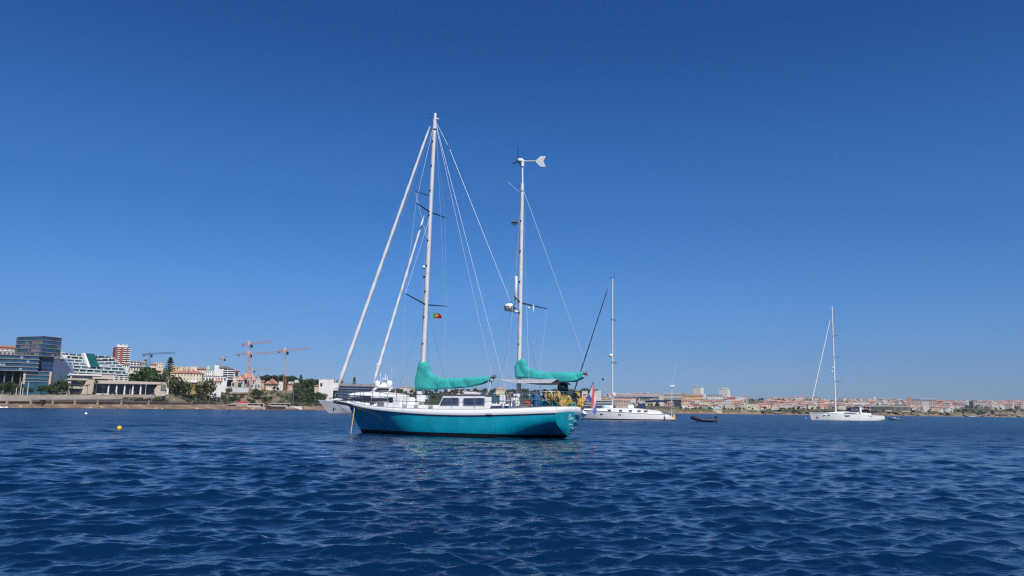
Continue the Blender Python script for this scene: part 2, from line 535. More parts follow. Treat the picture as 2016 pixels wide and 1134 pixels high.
band_wall('seawall', 'long pale stone seawall under the promenade, left shore', 'seawall', -40, 455, lambda p: 12.5, lambda p: zpx(p, 790.5 + p * 0.004, 372), lambda p: 0.2, 2.0, STONE)
band_wall('seawall', 'upper retaining wall and parapet behind the left promenade', 'retaining wall', -40, 330, lambda p: 20.0, lambda p: zpx(p, 779.0, interp(SHORE, p) + 20), lambda p: 2.0, 2.5, STONE2)
band_wall('promenade', 'promenade walkway along the top of the left seawall', 'promenade', -40, 520, lambda p: 14.6, lambda p: zpx(p, 790.9 + p * 0.004, 372), lambda p: 0.5, 5.0, STONE2, kind='structure')
band_wall('seawall', 'low grey quay wall at the edge of the park beach', 'quay wall', 586, 636, lambda p: 10.0, lambda p: zpx(p, 801.5, interp(SHORE, p) + 10), lambda p: -0.3, 3.0, STONE)

# ramp ledges, buttresses and an arch on the left seawall
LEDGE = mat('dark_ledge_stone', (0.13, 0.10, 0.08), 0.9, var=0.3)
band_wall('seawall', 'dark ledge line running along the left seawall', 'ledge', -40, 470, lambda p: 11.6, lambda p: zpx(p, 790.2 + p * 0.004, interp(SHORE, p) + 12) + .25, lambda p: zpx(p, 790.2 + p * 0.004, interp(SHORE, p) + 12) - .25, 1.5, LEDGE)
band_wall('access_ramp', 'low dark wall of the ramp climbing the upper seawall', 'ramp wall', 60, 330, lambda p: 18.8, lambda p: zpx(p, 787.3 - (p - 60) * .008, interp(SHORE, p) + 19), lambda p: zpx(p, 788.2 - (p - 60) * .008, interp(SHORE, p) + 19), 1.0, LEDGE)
for i, px in enumerate((10, 57, 100, 144, 189, 236, 290)):
    Y = interp(SHORE, px) + 11.2; z0, z1 = 0.5, zpx(px, 788.5, Y)
    o = MB().mat(STONE).hexa([(kx(px) * Y - .5, Y + .6, z0), (kx(px) * Y + .5, Y + .6, z0), (kx(px) * Y + .5, Y + 1.8, z0), (kx(px) * Y - .5, Y + 1.8, z0), (kx(px) * Y - .35, Y + .9, z1), (kx(px) * Y + .35, Y + .9, z1), (kx(px) * Y + .35, Y + 1.8, z1), (kx(px) * Y - .35, Y + 1.8, z1)]).build('buttress')
    tag(o, ['first', 'second', 'third', 'fourth', 'fifth', 'sixth', 'seventh'][i] + ' stone buttress from the left on the seawall', 'buttress', 'buttresses of the left seawall')
Y = interp(SHORE, 80) + 11.0
o = MB().mat(mat('arch_dark', (.02, .018, .02), .9)).box(kx(77) * Y, kx(84) * Y, Y, Y + 2, 1.2, zpx(80, 787, Y)).build('wall_opening'); tag(o, 'dark doorway in the left seawall', 'doorway')
rk = random.Random(31); rc_ = {}
for i, px in enumerate(sorted(rk.uniform(-30, 600) for _ in range(34))):
    Y = interp(SHORE, px) + rk.uniform(1, 9); r = rk.uniform(.5, 1.6)
    mb = MB().mat(LEDGE if rk.random() < .6 else STONE)
    mb.lathe([(r * .9, -1), (r * rk.uniform(.8, 1.1), .2), (r * .5, r * .5), (.05, r * .6)], (kx(px) * Y, Y, .25), 7)
    o = mb.build('shore_rock'); zn = 'below the glass offices' if px < 125 else 'below the beige hall' if px < 330 else 'below the yellow mansion' if px < 450 else 'by the beach restaurants'
    rc_[zn] = rc_.get(zn, 0) + 1
    tag(o, f"{['first', 'second', 'third', 'fourth', 'fifth', 'sixth', 'seventh', 'eighth', 'ninth', 'tenth', 'eleventh', 'twelfth', 'thirteenth', 'fourteenth'][rc_[zn] - 1]} weathered boulder from the left on the beach {zn}", 'rock', 'boulders along the left beach')
# ================================================================= TREES
TRUNK = mat('tree_bark', (0.12, 0.09, 0.06), 0.9, var=0.3)
LEAF = {
 'broad': leaf_mat('broadleaf_foliage', (0.018, 0.04, 0.012), (0.06, 0.10, 0.03)),
 'dark': leaf_mat('dark_foliage', (0.012, 0.028, 0.012), (0.035, 0.06, 0.022)),
 'olive': leaf_mat('olive_foliage', (0.05, 0.065, 0.025), (0.12, 0.12, 0.05)),
 'palm': leaf_mat('palm_foliage', (0.04, 0.06, 0.015), (0.12, 0.13, 0.045))}
def leaf_quad(mb, c, s, rnd):
    n = Vector((rnd.uniform(-1, 1), rnd.uniform(-1, 1), rnd.uniform(-0.2, 1))).normalized()
    u = n.cross(Vector((rnd.uniform(-1, 1), rnd.uniform(-1, 1), rnd.uniform(-1, 1)))).normalized(); w = n.cross(u)
    mb.poly([c + u * s, c + w * s * 0.8, c - u * s, c - w * s * 0.8])
def crown_mesh(kind, seed):
    """crown one unit tall-ish: trunk base at z=0, total height 1"""
    rnd = random.Random(seed); mb = MB().mat(LEAF['dark'] if kind in ('norfolk', 'cypress', 'pine') else LEAF['palm'] if kind == 'palm' else LEAF['olive'] if kind in ('olive', 'scrub') else LEAF['broad'])
    tk = MB().mat(TRUNK)
    if kind in ('broad', 'olive', 'scrub'):
        nb = 9 if kind != 'scrub' else 7
        blobs = []
        for i in range(nb):
            a = rnd.uniform(0, 6.28); r = rnd.uniform(0.08, 0.27)
            lo, hi = (0.38, 0.8) if kind != 'scrub' else (0.15, 0.6)
            blobs.append((Vector((math.cos(a) * r, math.sin(a) * r, rnd.uniform(lo, hi))), rnd.uniform(0.14, 0.24)))
        blobs.append((Vector((0, 0, 0.6 if kind != 'scrub' else .4)), 0.28))
        for c, r in blobs:
            for _ in range(60):
                d = Vector((rnd.gauss(0, 1), rnd.gauss(0, 1), rnd.gauss(0, 1))).normalized()
                p = c + d * r * rnd.uniform(0.7, 1.02)
                if p.z < 0.02 or p.z > 1.0: continue
                leaf_quad(mb, p, rnd.uniform(0.03, 0.065), rnd)
        top = 0.55 if kind != 'scrub' else 0.3
        tk.tube([(0, 0, -0.3), (0.01, 0, 0.25), (0, 0.02, top)], [0.04, 0.03, 0.012], 5)
        for i in range(4):
            a = i * 1.6 + rnd.random(); tk.tube([(0, 0, top * 0.5), (math.cos(a) * 0.2, math.sin(a) * 0.2, top * 1.15)], [0.018, 0.006], 4)
    elif kind == 'pine':      # umbrella pine
        for i in range(10):
            a = rnd.uniform(0, 6.28); r = rnd.uniform(0.05, 0.42)
            c = Vector((math.cos(a) * r, math.sin(a) * r, 0.82 - r * 0.25 + rnd.uniform(-0.04, 0.05)))
            for _ in range(55):
                d = Vector((rnd.gauss(0, 1), rnd.gauss(0, 1), rnd.gauss(0, 0.5))).normalized()
                p = c + Vector((d.x, d.y, d.z * 0.5)) * 0.19 * rnd.uniform(0.6, 1)
                leaf_quad(mb, p, rnd.uniform(0.03, 0.055), rnd)
        tk.tube([(0, 0, -0.3), (0.03, 0, 0.35), (0, 0, 0.78)], [0.035, 0.028, 0.015], 5)
        for i in range(5):
            a = i * 1.3; tk.tube([(0.02, 0, 0.5), (math.cos(a) * 0.3, math.sin(a) * 0.3, 0.78)], [0.015, 0.006], 4)
    elif kind == 'norfolk':
        tk.tube([(0, 0, -0.2), (0, 0, 0.98)], [0.025, 0.004], 5)
        z = 0.12
        while z < 0.98:
            r = 0.26 * (1 - z) ** 0.75 + 0.012
            nb = 8
            a0 = rnd.random() * 6
            for k in range(nb):
                a = a0 + k * 6.283 / nb + rnd.uniform(-0.1, 0.1)
                for q in range(7):
                    f = (q + 1) / 7
                    p = Vector((math.cos(a) * r * f, math.sin(a) * r * f, z - 0.02 * f + 0.045 * f * f))
                    leaf_quad(mb, p, 0.020 + 0.012 * (1 - f), rnd)
            z += 0.062 if z < 0.8 else 0.045
    elif kind == 'cypress':
        tk.tube([(0, 0, -0.2), (0, 0, 0.9)], [0.03, 0.004], 5)
        for _ in range(420):
            z = rnd.uniform(0.06, 1.0); r = 0.13 * math.sin(math.pi * min(1, (1 - z) * 0.9 + 0.1)) ** 0.7 * rnd.uniform(0.6, 1)
            a = rnd.uniform(0, 6.28); leaf_quad(mb, Vector((math.cos(a) * r, math.sin(a) * r, z)), rnd.uniform(0.02, 0.04), rnd)
    elif kind == 'palm':
        tk.tube([(0, 0, -0.2), (0.02, 0, 0.4), (0, 0, 0.8)], [0.03, 0.022, 0.025], 6)
        for k in range(26):
            a = rnd.uniform(0, 6.28); el = rnd.uniform(-0.5, 1.2); L = rnd.uniform(0.18, 0.26)
            prev = Vector((0, 0, 0.8))
            for q in range(4):
                f = (q + 1) / 4
                p = Vector((0, 0, 0.8)) + Vector((math.cos(a) * math.cos(el), math.sin(a) * math.cos(el), math.sin(el))) * L * f + Vector((0, 0, -0.13 * f * f))
                d = (p - prev).normalized(); s = d.cross(Vector((0, 0, 1))).normalized() * 0.035 * (1.1 - f)
                mb.poly([prev - s - Vector((0, 0, 0.02)), prev, p, p - s * 0.7 - Vector((0, 0, 0.02))]); mb.poly([prev, prev + s - Vector((0, 0, 0.02)), p + s * 0.7 - Vector((0, 0, 0.02)), p])
                prev = p
    return mb.mesh(kind + '_crown'), tk.mesh(kind + '_trunk')
_tm = {}
def tree_mesh(kind, i):
    if (kind, i) not in _tm: _tm[(kind, i)] = crown_mesh(kind, i * 7 + len(kind))
    return _tm[(kind, i)]
TNAME = {'broad': 'broadleaf_tree', 'olive': 'olive_tree', 'scrub': 'shrub', 'pine': 'umbrella_pine', 'norfolk': 'norfolk_pine', 'cypress': 'cypress_tree', 'palm': 'palm_tree'}
TCAT = {'broad': 'tree', 'olive': 'tree', 'scrub': 'shrub', 'pine': 'pine tree', 'norfolk': 'conifer', 'cypress': 'cypress', 'palm': 'palm tree'}
trnd = random.Random(77)
NT = {'broad': 4, 'olive': 3, 'scrub': 3, 'pine': 3, 'norfolk': 2, 'cypress': 1, 'palm': 3}
_far = []
def far_tree(px, py, h, kind):
    Y, z = ground(px, py); _far.append((px, Y, z, max(zpx(px, py - h, Y) - z, h / F * Y * .8), kind))
def tree(px, py, h, kind, label, group=None, Y=None, wide=1.0):
    """px,py foot in the photo, h height in photo pixels"""
    if Y is None: Y, z = ground(px, py)
    z = terr(px, Y - interp(SHORE, px))
    H = max(zpx(px, py - h, Y) - z, h / F * Y * .8)
    cm, tmz = tree_mesh(kind, trnd.randrange(NT[kind]))
    o = empty(TNAME[kind], label, TCAT[kind], group, loc=(kx(px) * Y, Y, z), rz=trnd.uniform(0, 6.28))
    w = {'broad': 1.15, 'olive': 1.2, 'scrub': 1.7, 'pine': 1.0, 'norfolk': 1.0, 'cypress': 1.0, 'palm': 1.0}[kind] * wide
    o.scale = (H * w, H * w, H)
    link(bpy.data.objects.new('trunk', tmz), o); link(bpy.data.objects.new('crown', cm), o)
    return o

# ================================================================= BUILDINGS
ROOFT = mat('terracotta_tiles', (0.34, 0.16, 0.11), 0.85, var=0.35, scale=0.6)
ROOFP = mat('faded_pink_tiles', (0.52, 0.27, 0.2), 0.85, var=0.3, scale=0.8)
ROOFG = mat('grey_roof', (0.2, 0.2, 0.21), 0.85, var=0.2, scale=0.5)
ROOFW = mat('pale_roof', (0.5, 0.48, 0.45), 0.85, var=0.15, scale=0.5)
PL = {'white': (0.72, 0.70, 0.66), 'cream': (0.66, 0.58, 0.43), 'yellow': (0.62, 0.44, 0.18), 'ochre': (0.55, 0.32, 0.12), 'pink': (0.58, 0.33, 0.26), 'beige': (0.5, 0.42, 0.33), 'grey': (0.36, 0.36, 0.36), 'peach': (0.62, 0.42, 0.28)}
PLM = {k: mat(k + '_plaster', v, 0.85, var=0.12, scale=0.3) for k, v in PL.items()}
WM = {k: win_mat(k + '_house_wall', v) for k, v in PL.items()}
WINM = mat('window_opening', (0.035, 0.045, 0.06), 0.2, var=0.5, scale=0.4)
OGLASS = mat('office_glass', (0.04, 0.11, 0.22), 0.12, var=0.5, scale=0.25, c2=(0.018, 0.045, 0.11))
OGREEN = mat('green_glass', (0.01, 0.10, 0.09), 0.15, var=0.4, scale=0.4)
PANEL = mat('grey_cladding', (0.17, 0.16, 0.17), 0.6, var=0.25, scale=0.4)
SLAB = mat('pale_floor_slab', (0.27, 0.25, 0.26), 0.7, var=0.1)
HWHITE = mat('terrace_white', (0.72, 0.71, 0.69), 0.7, var=0.12, scale=.3)
TERRW = mat('hotel_terrace_white', (0.56, 0.60, 0.60), 0.7, var=0.2, scale=.25)
BEIGE = mat('beige_concrete', (0.5, 0.42, 0.34), 0.85, var=0.15, scale=0.2)
def roof_mesh(mb, x0, x1, y0, y1, z, h, kind, ov=0.5):
    x0 -= ov; x1 += ov; y0 -= ov; y1 += ov; b = 0.25
    if kind == 'flat':
        mb.box(x0 + ov * 0.6, x1 - ov * 0.6, y0 + ov * 0.6, y1 - ov * 0.6, z, z + max(h, 0.4))
        return
    W, D = x1 - x0, y1 - y0
    ym = (y0 + y1) / 2; xm = (x0 + x1) / 2
    base = [(x0, y0), (x1, y0), (x1, y1), (x0, y1)]
    lo = [(x, y, z) for x, y in base]; up = [(x, y, z + b) for x, y in base]
    if kind == 'hip':
        i = min(W, D) * 0.5 * 0.9
        rg = [(x0 + i, ym, z + h), (x1 - i, ym, z + h)] if W > D else [(xm, y0 + i, z + h), (xm, y1 - i, z + h)]
        if W > D: fs = [(4, 5, 9, 8), (5, 6, 9), (6, 7, 8, 9), (7, 4, 8)]
        else: fs = [(4, 5, 8), (5, 6, 9, 8), (6, 7, 9), (7, 4, 8, 9)]
    else:
        rg = [(x0, ym, z + h), (x1, ym, z + h)]
        fs = [(4, 5, 9, 8), (5, 6, 9), (6, 7, 8, 9), (7, 4, 8)]
    b0 = len(mb.v); mb.v.extend(lo + up + rg)
    for q in [(0, 3, 2, 1), (0, 1, 5, 4), (1, 2, 6, 5), (2, 3, 7, 6), (3, 0, 4, 7)] + fs: mb.face([b0 + i for i in q])
def building(name, label, px0, px1, ytop, ybase, depth=12, wall='white', roof='flat', rpx=2, rmat=None, Y=None, yaw=0.0, wins=None, cat='building', group=None, proc=False, ov=0.5, chim=0, low=False):
    """front wall spans px0..px1 between photo rows ytop and ybase; roof rises rpx rows above ytop"""
    pm = (px0 + px1) / 2
    if Y is None: Y, _ = ground(pm, ybase)
    if not low: Y = max(Y, interp(SHORE, pm) + 25 * max(1, interp(SHORE, pm) / 400))
    fr = VFrame(pm, Y, yaw)
    o = empty(name, label, cat, group, frame=fr)
    A = fr.at(px0, ybase, 0); B = fr.at(px1, ytop, 0); T0 = fr.at(pm, ytop, 0).z; Z0 = fr.at(pm, ybase, 0).z
    x0, x1 = A.x, B.x
    wm = wall if not isinstance(wall, str) else (WM[wall] if proc else PLM[wall])
    mb = MB().mat(wm); mb.box(x0, x1, 0, depth, min(Z0, terr(pm, Y - interp(SHORE, pm)), terr(px0, Y - interp(SHORE, px0))) - 1.5, T0); w = mb.build('wall', parent=o)
    rh = rpx / F * Y
    mb = MB().mat(rmat or (ROOFT if roof in ('hip', 'gable') else ROOFW)); roof_mesh(mb, x0, x1, 0, depth, T0, rh, roof, ov); r = mb.build('roof', parent=o)
    for i in range(chim):
        cx = x0 + (x1 - x0) * (0.25 + 0.5 * i / max(1, chim - 1) if chim > 1 else 0.3)
        MB().mat(wm).box(cx - 0.5, cx + 0.5, depth * 0.25, depth * 0.25 + 1, T0 + 0.2, T0 + rh * 1.1 + 0.5).build('chimney', parent=r)
    if wins:
        nx, nz, ww, wh = wins
        for i in range(nx):
            for j in range(nz):
                cx = x0 + (x1 - x0) * (i + 0.5) / nx; cz = Z0 + (T0 - Z0) * (j + 0.55) / nz
                hw = (x1 - x0) / nx * ww / 2; hh = (T0 - Z0) / nz * wh / 2
                m = MB().mat(WINM); m.box(cx - hw, cx + hw, -0.05, 0.2, cz - hh, cz + hh)
                m.mat(PLM['white']).box(cx - hw - 0.12, cx + hw + 0.12, -0.14, 0.1, cz - hh - 0.18, cz - hh - 0.03)
                m.build('window', parent=o)
    return o, fr, (x0, x1, Z0, T0)

# ---- glass office complex (left edge)
def glass_office():
    fr = VFrame(72, 414, R(-38))
    o = empty('office_building', 'dark blue glass office block with banded cantilevered top storeys, left edge', 'office building', frame=fr)
    ztop = fr.at(72, 660, 0).z; zb = fr.at(72, 699.5, 0).z
    LX = fr.at(122, 665, 0).x; LY = fr.atx(33, 664, 0).y
    mb = MB().mat(OGLASS).box(0.0, LX, 0.0, LY, zb, ztop - 0.6).build('tower_block', parent=o)
    nfl = 5; fh = (ztop - zb) / nfl; rnd = random.Random(5)
    for i in range(nfl + 1):
        z = zb + i * fh
        MB().mat(SLAB).box(-0.35, LX + 0.35, -0.35, LY + 0.35, z - 0.22, z + 0.06).build('floor_slab', parent=o)
    for i in range(nfl):
        z = zb + i * fh
        for q in range(3):     # mullioned windows along the right face
            pass
        for face in (0, 1):
            L = LX if face == 0 else LY; u = 0.3
            while u < L - 1.2:
                w = rnd.choice([1.2, 1.2, 2.4, 3.6])
                grey = rnd.random() < (0.45 if (face == 1 and i < 4) else (0.5 if i == 0 else 0.05))
                m = MB().mat(PANEL if grey else (OGREEN if rnd.random() < 0.18 else OGLASS))
                u1 = min(u + w, L - 0.2)
                if face == 0: m.box(u, u1 - 0.12, -0.12, -0.01, z + 0.15, z + fh - 0.4)
                else: m.box(-0.12, -0.01, u, u1 - 0.12, z + 0.15, z + fh - 0.4)
                m.build('cladding_panel' if grey else 'window', parent=o)
                u = u1
    # recessed glass storeys under the tower
    zl = fr.at(72, 758, 0).z; x2 = fr.at(104, 720, 1.5).x
    MB().mat(OGLASS).box(1.2, x2, 1.2, LY, zl, zb - 0.35).build('lower_block', parent=o)
    for py in (709, 718, 727, 736, 745):
        z = fr.at(85, py, 1.2).z
        for k in range(1): MB().mat(mat('blue_mullion', (0.03, 0.06, 0.12), 0.4)).box(1.0, x2 + 0.2, 1.0, LY, z - 0.12, z + 0.12).build('floor_slab', parent=o)
    u = 1.6
    while u < x2 - 0.3:
        MB().mat(mat('blue_mullion', (0.03, 0.06, 0.12), 0.4)).box(u, u + 0.15, 1.05, 1.3, zl, zb - 0.4).build('mullion', parent=o); u += 1.5
    return fr
glass_office()
def office_wing():
    fr = VFrame(40, 402, R(4))
    o = empty('office_building', 'long low blue glass wing with white floor bands below the banded office block', 'office building', frame=fr)
    x0 = fr.at(-45, 712, 0).x; x1 = fr.at(76, 712, 0).x
    zt = fr.at(40, 699, 0).z; z0 = fr.at(40, 729.5, 0).z
    MB().mat(OGLASS).box(x0, x1, 0, 14, z0, zt - 0.3).build('glass_wall', parent=o)
    fh = (zt - z0) / 4
    for i in range(5):
        z = z0 + i * fh; e = x1 + 0.3 - (4 - i) * 0.0
        MB().mat(SLAB).box(x0 - 0.2, e, -0.5, 14.2, z - 0.22, z + 0.1).build('floor_slab', parent=o)
    rnd = random.Random(9); u = x0 + 0.5
    while u < x1 - 1:
        for i in range(4):
            if rnd.random() < 0.4:
                MB().mat(rnd.choice([OGREEN, mat('pale_curtain', (0.25, 0.36, 0.42), 0.5), OGLASS])).box(u, u + 1.2, -0.08, 0.0, z0 + i * fh + 0.25, z0 + (i + 1) * fh - 0.35).build('window', parent=o)
        u += 1.5
    # lower glass block with frame
    a = fr.at(49, 733, 1.0); b = fr.at(100, 733, 1.0); zz = fr.at(75, 757, 1.0).z; zt2 = fr.at(75, 731, 1.0).z
    MB().mat(mat('teal_blue_glass', (0.02, 0.10, 0.16), 0.1, var=0.4, scale=0.3)).box(a.x, b.x, 1.0, 12, zz - 6, zt2).build('lower_block', parent=o)
    for py in (731.5, 738.5, 746.0, 751.5):
        z = fr.at(75, py, 1.0).z; MB().mat(SLAB).box(a.x - 0.8, b.x + 0.4, 0.6, 12, z - 0.15, z + 0.15).build('floor_slab', parent=o)
    for x in (a.x, b.x): MB().mat(BEIGE).box(x - 0.5, x + 0.5, 0.5, 1.4, zz, zt2).build('column', parent=o)
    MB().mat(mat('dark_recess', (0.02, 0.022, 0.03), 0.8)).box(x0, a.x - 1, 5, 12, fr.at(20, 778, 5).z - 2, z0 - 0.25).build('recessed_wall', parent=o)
    for q in range(6):
        x = x0 + (a.x - x0) * (q + 0.5) / 6
        MB().mat(PANEL).box(x - 0.3, x + 0.3, 2, 2.6, fr.at(20, 779, 2).z - 2, z0 - 0.25).build('column', parent=o)
office_wing()
building('villa', 'orange-roofed villa with white end gable peeking over the blue glass wing', -20, 29, 684, 700, 10, 'pink', 'gable', 5, Y=505, wins=(5, 1, 0.4, 0.5), cat='house')
MBt = building('house', 'low grey house with white roof line between the villa and the glass wing', -20, 30, 691, 703, 6, 'grey', 'flat', 1.6, Y=480, wins=(6, 1, 0.4, 0.5), cat='house', rmat=HWHITE)

# ---- terraced white hotel
def hotel():
    fr = VFrame(140, 476, R(-28))
    o = empty('hotel', 'white terraced hotel with stepped balconies and a sloping green glass panel', 'hotel', frame=fr)
    # left flank wall, deep blue in shade, steps back with height
    rows = [  # px0, px1, top of parapet row (at left end), recess
        (137, 262, 737, 0.0), (141, 258, 730.5, 2.2), (144, 252, 724, 4.4), (142, 246, 717.5, 6.6), (131, 240, 711, 8.8), (124, 232, 704.5, 11.0), (121, 225, 698, 13.2)]
    for i, (a, b, y, v) in enumerate(rows):
        A = fr.at(a, y, v); B = fr.at(b, y + (b - a) * 0.055, v)
        fh = 2.05
        zt = A.z
        m = MB().mat(TERRW)
        if i < 4:
            m.hexa([(A.x, v - 0.3, zt - 0.75), (B.x, v - 0.3, B.z - 0.75), (B.x, v + 3.0, B.z - 0.75), (A.x, v + 3.0, zt - 0.75), (A.x, v - 0.3, zt), (B.x, v - 0.3, B.z), (B.x, v + 3.0, B.z), (A.x, v + 3.0, zt)])
        else:
            g0 = fr.at(168 + (6 - i) * 1.0, y, v).x; g1 = fr.at(188 + (6 - i) * 3.2, y, v).x
            zz = B.z + (A.z - B.z) * 0.5
            for (xa, xb, za, zb) in ((A.x, g0, A.z, A.z - 0.1), (g1, B.x, A.z - 1.0, B.z)):
                m.hexa([(xa, v - 0.3, za - 0.75), (xb, v - 0.3, zb - 0.75), (xb, v + 3.0, zb - 0.75), (xa, v + 3.0, za - 0.75), (xa, v - 0.3, za), (xb, v - 0.3, zb), (xb, v + 3.0, zb), (xa, v + 3.0, za)])
        m.build('terrace', parent=o)
        # glazing recessed behind each terrace
        gm = OGREEN if i in (1, 2, 3) else WINM
        m = MB().mat(mat('balcony_glass', (0.10, 0.24, 0.24), 0.25, var=0.7, scale=0.5, c2=(0.02, 0.05, 0.08)) if i < 5 else WINM)
        m.box(A.x + 0.6, B.x - 0.6, v + 2.0, v + 12, zt - 4.5, min(A.z, B.z) + 0.9)
        m.build('window_band', parent=o)
        n = int((B.x - A.x) / 4.2); m = None
        for k in range(n):
            x = A.x + 0.8 + (B.x - A.x - 1.6) * k / max(1, n - 1)
            zr = A.z + (B.z - A.z) * (x - A.x) / (B.x - A.x)
            MB().mat(HWHITE).box(x - 0.12, x + 0.12, v + 1.2, v + 2.0, zr - 0.05, zr + 1.15).build('balcony_divider', parent=o)
    # green glass slope
    P = [fr.at(168, 695.5, 12.4), fr.at(186, 696.5, 12.4), fr.at(196, 722, 5.5), fr.at(178, 722, 5.5)]
    MB().mat(OGREEN).prism(P, (0, 3, 0)).build('sloping_glass_panel', parent=o)
    MB().mat(HWHITE).prism([fr.at(164, 695, 12.2), fr.at(168, 695, 12.2), fr.at(178.5, 723, 5.2), fr.at(174, 723, 5.2)], (0, 3, 0)).build('panel_edge_wall', parent=o)
    # flank
    z0 = fr.at(110, 748, 8).z
    A = fr.at(104, 703, 20); B = fr.at(126, 703, 14)
    X0 = fr.at(139, 740, 1.0).x
    FP = [fr.atx(px, py, X0) for px, py in ((139, 752), (139, 727), (124, 704), (104, 704), (104, 752))]
    MB().mat(mat('flank_shade_plaster', (0.10, 0.14, 0.24), 0.8, var=0.1)).prism(FP, (2.0, 0, 0)).build('flank_wall', parent=o)  # side turned from the sun: its blue shade is put into the wall colour
    MB().mat(HWHITE).prism([fr.atx(px, py, X0 - .3) for px, py in ((103.5, 701.5), (124, 698.5), (124, 704), (103.5, 706))], (2.6, 0, 0)).build('roof_edge', parent=o)
    # lowest row with square bays
    A = fr.at(215, 739, -1); B = fr.at(263, 741, -1); z1 = fr.at(240, 749, -1).z
    MB().mat(WINM).box(A.x + 0.4, B.x - 0.4, 0.2, 6, z1 - 2, A.z - 0.5).build('window_band', parent=o)
    for k in range(6):
        x = A.x + (B.x - A.x) * k / 5
        MB().mat(HWHITE).box(x - 0.35, x + 0.35, -1.4, 0.2, z1 - 2, A.z).build('bay_pier', parent=o)
    for z in (A.z - 0.3, (A.z + z1) / 2 - 0.3, z1):
        MB().mat(HWHITE).box(A.x - 0.4, B.x + 0.4, -1.3, 0.25, z - 0.25, z + 0.25).build('bay_sill', parent=o)
hotel()
building('building', 'low white stair-head with dark windows between the banded office block and the hotel', 119, 128, 692, 706, 8, 'white', 'flat', 1, Y=490, wins=(2, 2, 0.5, 0.4))

# ---- beige conference hall with long canopy
def hall():
    fr = VFrame(230, 436, R(-3))
    o = empty('conference_hall', 'low beige hall with long flat canopy on white columns and a framed left wing', 'public building', frame=fr)
    def X(px, v=0): return fr.at(px, 765, v).x
    def Z(px, py, v=0): return fr.at(px, py, v).z
    zb = Z(180, 777)
    # left framed wing
    x0, x1 = X(136), X(168)
    MB().mat(WINM).box(x0 + 0.5, x1 - 0.5, 1.2, 12, zb, Z(150, 748)).build('window', parent=o)
    MB().mat(BEIGE).box(x0 - 1.2, X(172), -0.5, 12, Z(150, 748.5), Z(150, 745)).build('roof_slab', parent=o)
    MB().mat(BEIGE).box(x0, x1, -0.2, 2, Z(150, 765), Z(150, 761)).build('balcony', parent=o)
    MB().mat(BEIGE).prism([(X(131), 0, zb), (X(138), 0, zb), (X(139), 0, Z(150, 747)), (X(133), 0, Z(150, 747))], (0, 12, 0)).build('side_wall', parent=o)
    MB().mat(BEIGE).prism([(X(160), -0.4, zb), (X(182), -0.4, zb), (X(185), -0.4, Z(180, 747)), (X(169), -0.4, Z(180, 747))], (0, 8, 0)).build('sloping_wall', parent=o)
    MB().mat(HWHITE).box(X(121), X(133), 1, 5, Z(127, 769), Z(127, 766.5)).build('porch_roof', parent=o)
    MB().mat(BEIGE).box(X(136), X(222), 2, 14, Z(150, 744.5), Z(150, 736)).build('upper_wall', parent=o)
    MB().mat(WINM).box(X(139), X(180), 1.8, 2.2, Z(150, 743.5), Z(150, 738.5)).build('window_band', parent=o)
    MB().mat(HWHITE).box(X(136), X(198), 1.5, 4, Z(150, 738.5), Z(150, 735.5)).build('parapet', parent=o)
    # canopy
    zt = Z(255, 749.5); zc = Z(255, 755)
    MB().mat(BEIGE).prism([(X(186), -1, Z(186, 755)), (X(323), -1, Z(323, 757)), (X(323), -1, Z(323, 752.5)), (X(186), -1, Z(186, 748.5))], (0, 14, 0)).build('canopy_roof', parent=o)
    MB().mat(mat('dark_hall_glass', (0.015, 0.03, 0.08), 0.15, var=0.4, scale=0.3)).box(X(186), X(308), 4, 14, zb - 1, zc - 0.2).build('glass_wall', parent=o)
    for px in (213.5, 229.5, 245.5, 261.5, 277):
        MB().mat(HWHITE).prism([(X(px) - 0.45, 0.2, zb), (X(px) + 0.45, 0.2, zb), (X(px) + 0.3, 0.2, zc - 0.3), (X(px) - 0.3, 0.2, zc - 0.3)], (0, 0.8, 0)).build('column', parent=o)
    for px in (196, 205, 221, 237, 253, 270, 287, 296):
        MB().mat(PANEL).box(X(px) - 0.08, X(px) + 0.08, 3.8, 4.1, zb, zc - 0.3).build('mullion', parent=o)
    MB().mat(BEIGE).prism([(X(305), -0.6, zb), (X(326), -0.6, zb), (X(326), -0.6, Z(326, 753)), (X(318), -0.6, Z(318, 756)), (X(310), -0.6, Z(312, 757.5)), (X(304), -0.6, Z(304, 767))], (0, 10, 0)).build('stone_wedge', parent=o)
    MB().mat(mat('green_grey_door', (0.12, 0.16, 0.13), 0.6)).box(X(316), X(326), -0.9, -0.5, Z(320, 769), Z(320, 757)).build('shutter', parent=o)
    MB().mat(HWHITE).box(X(190), X(232), -2.5, -2.2, zb - 0.5, zb + 0.7).build('balustrade', parent=o)
hall()
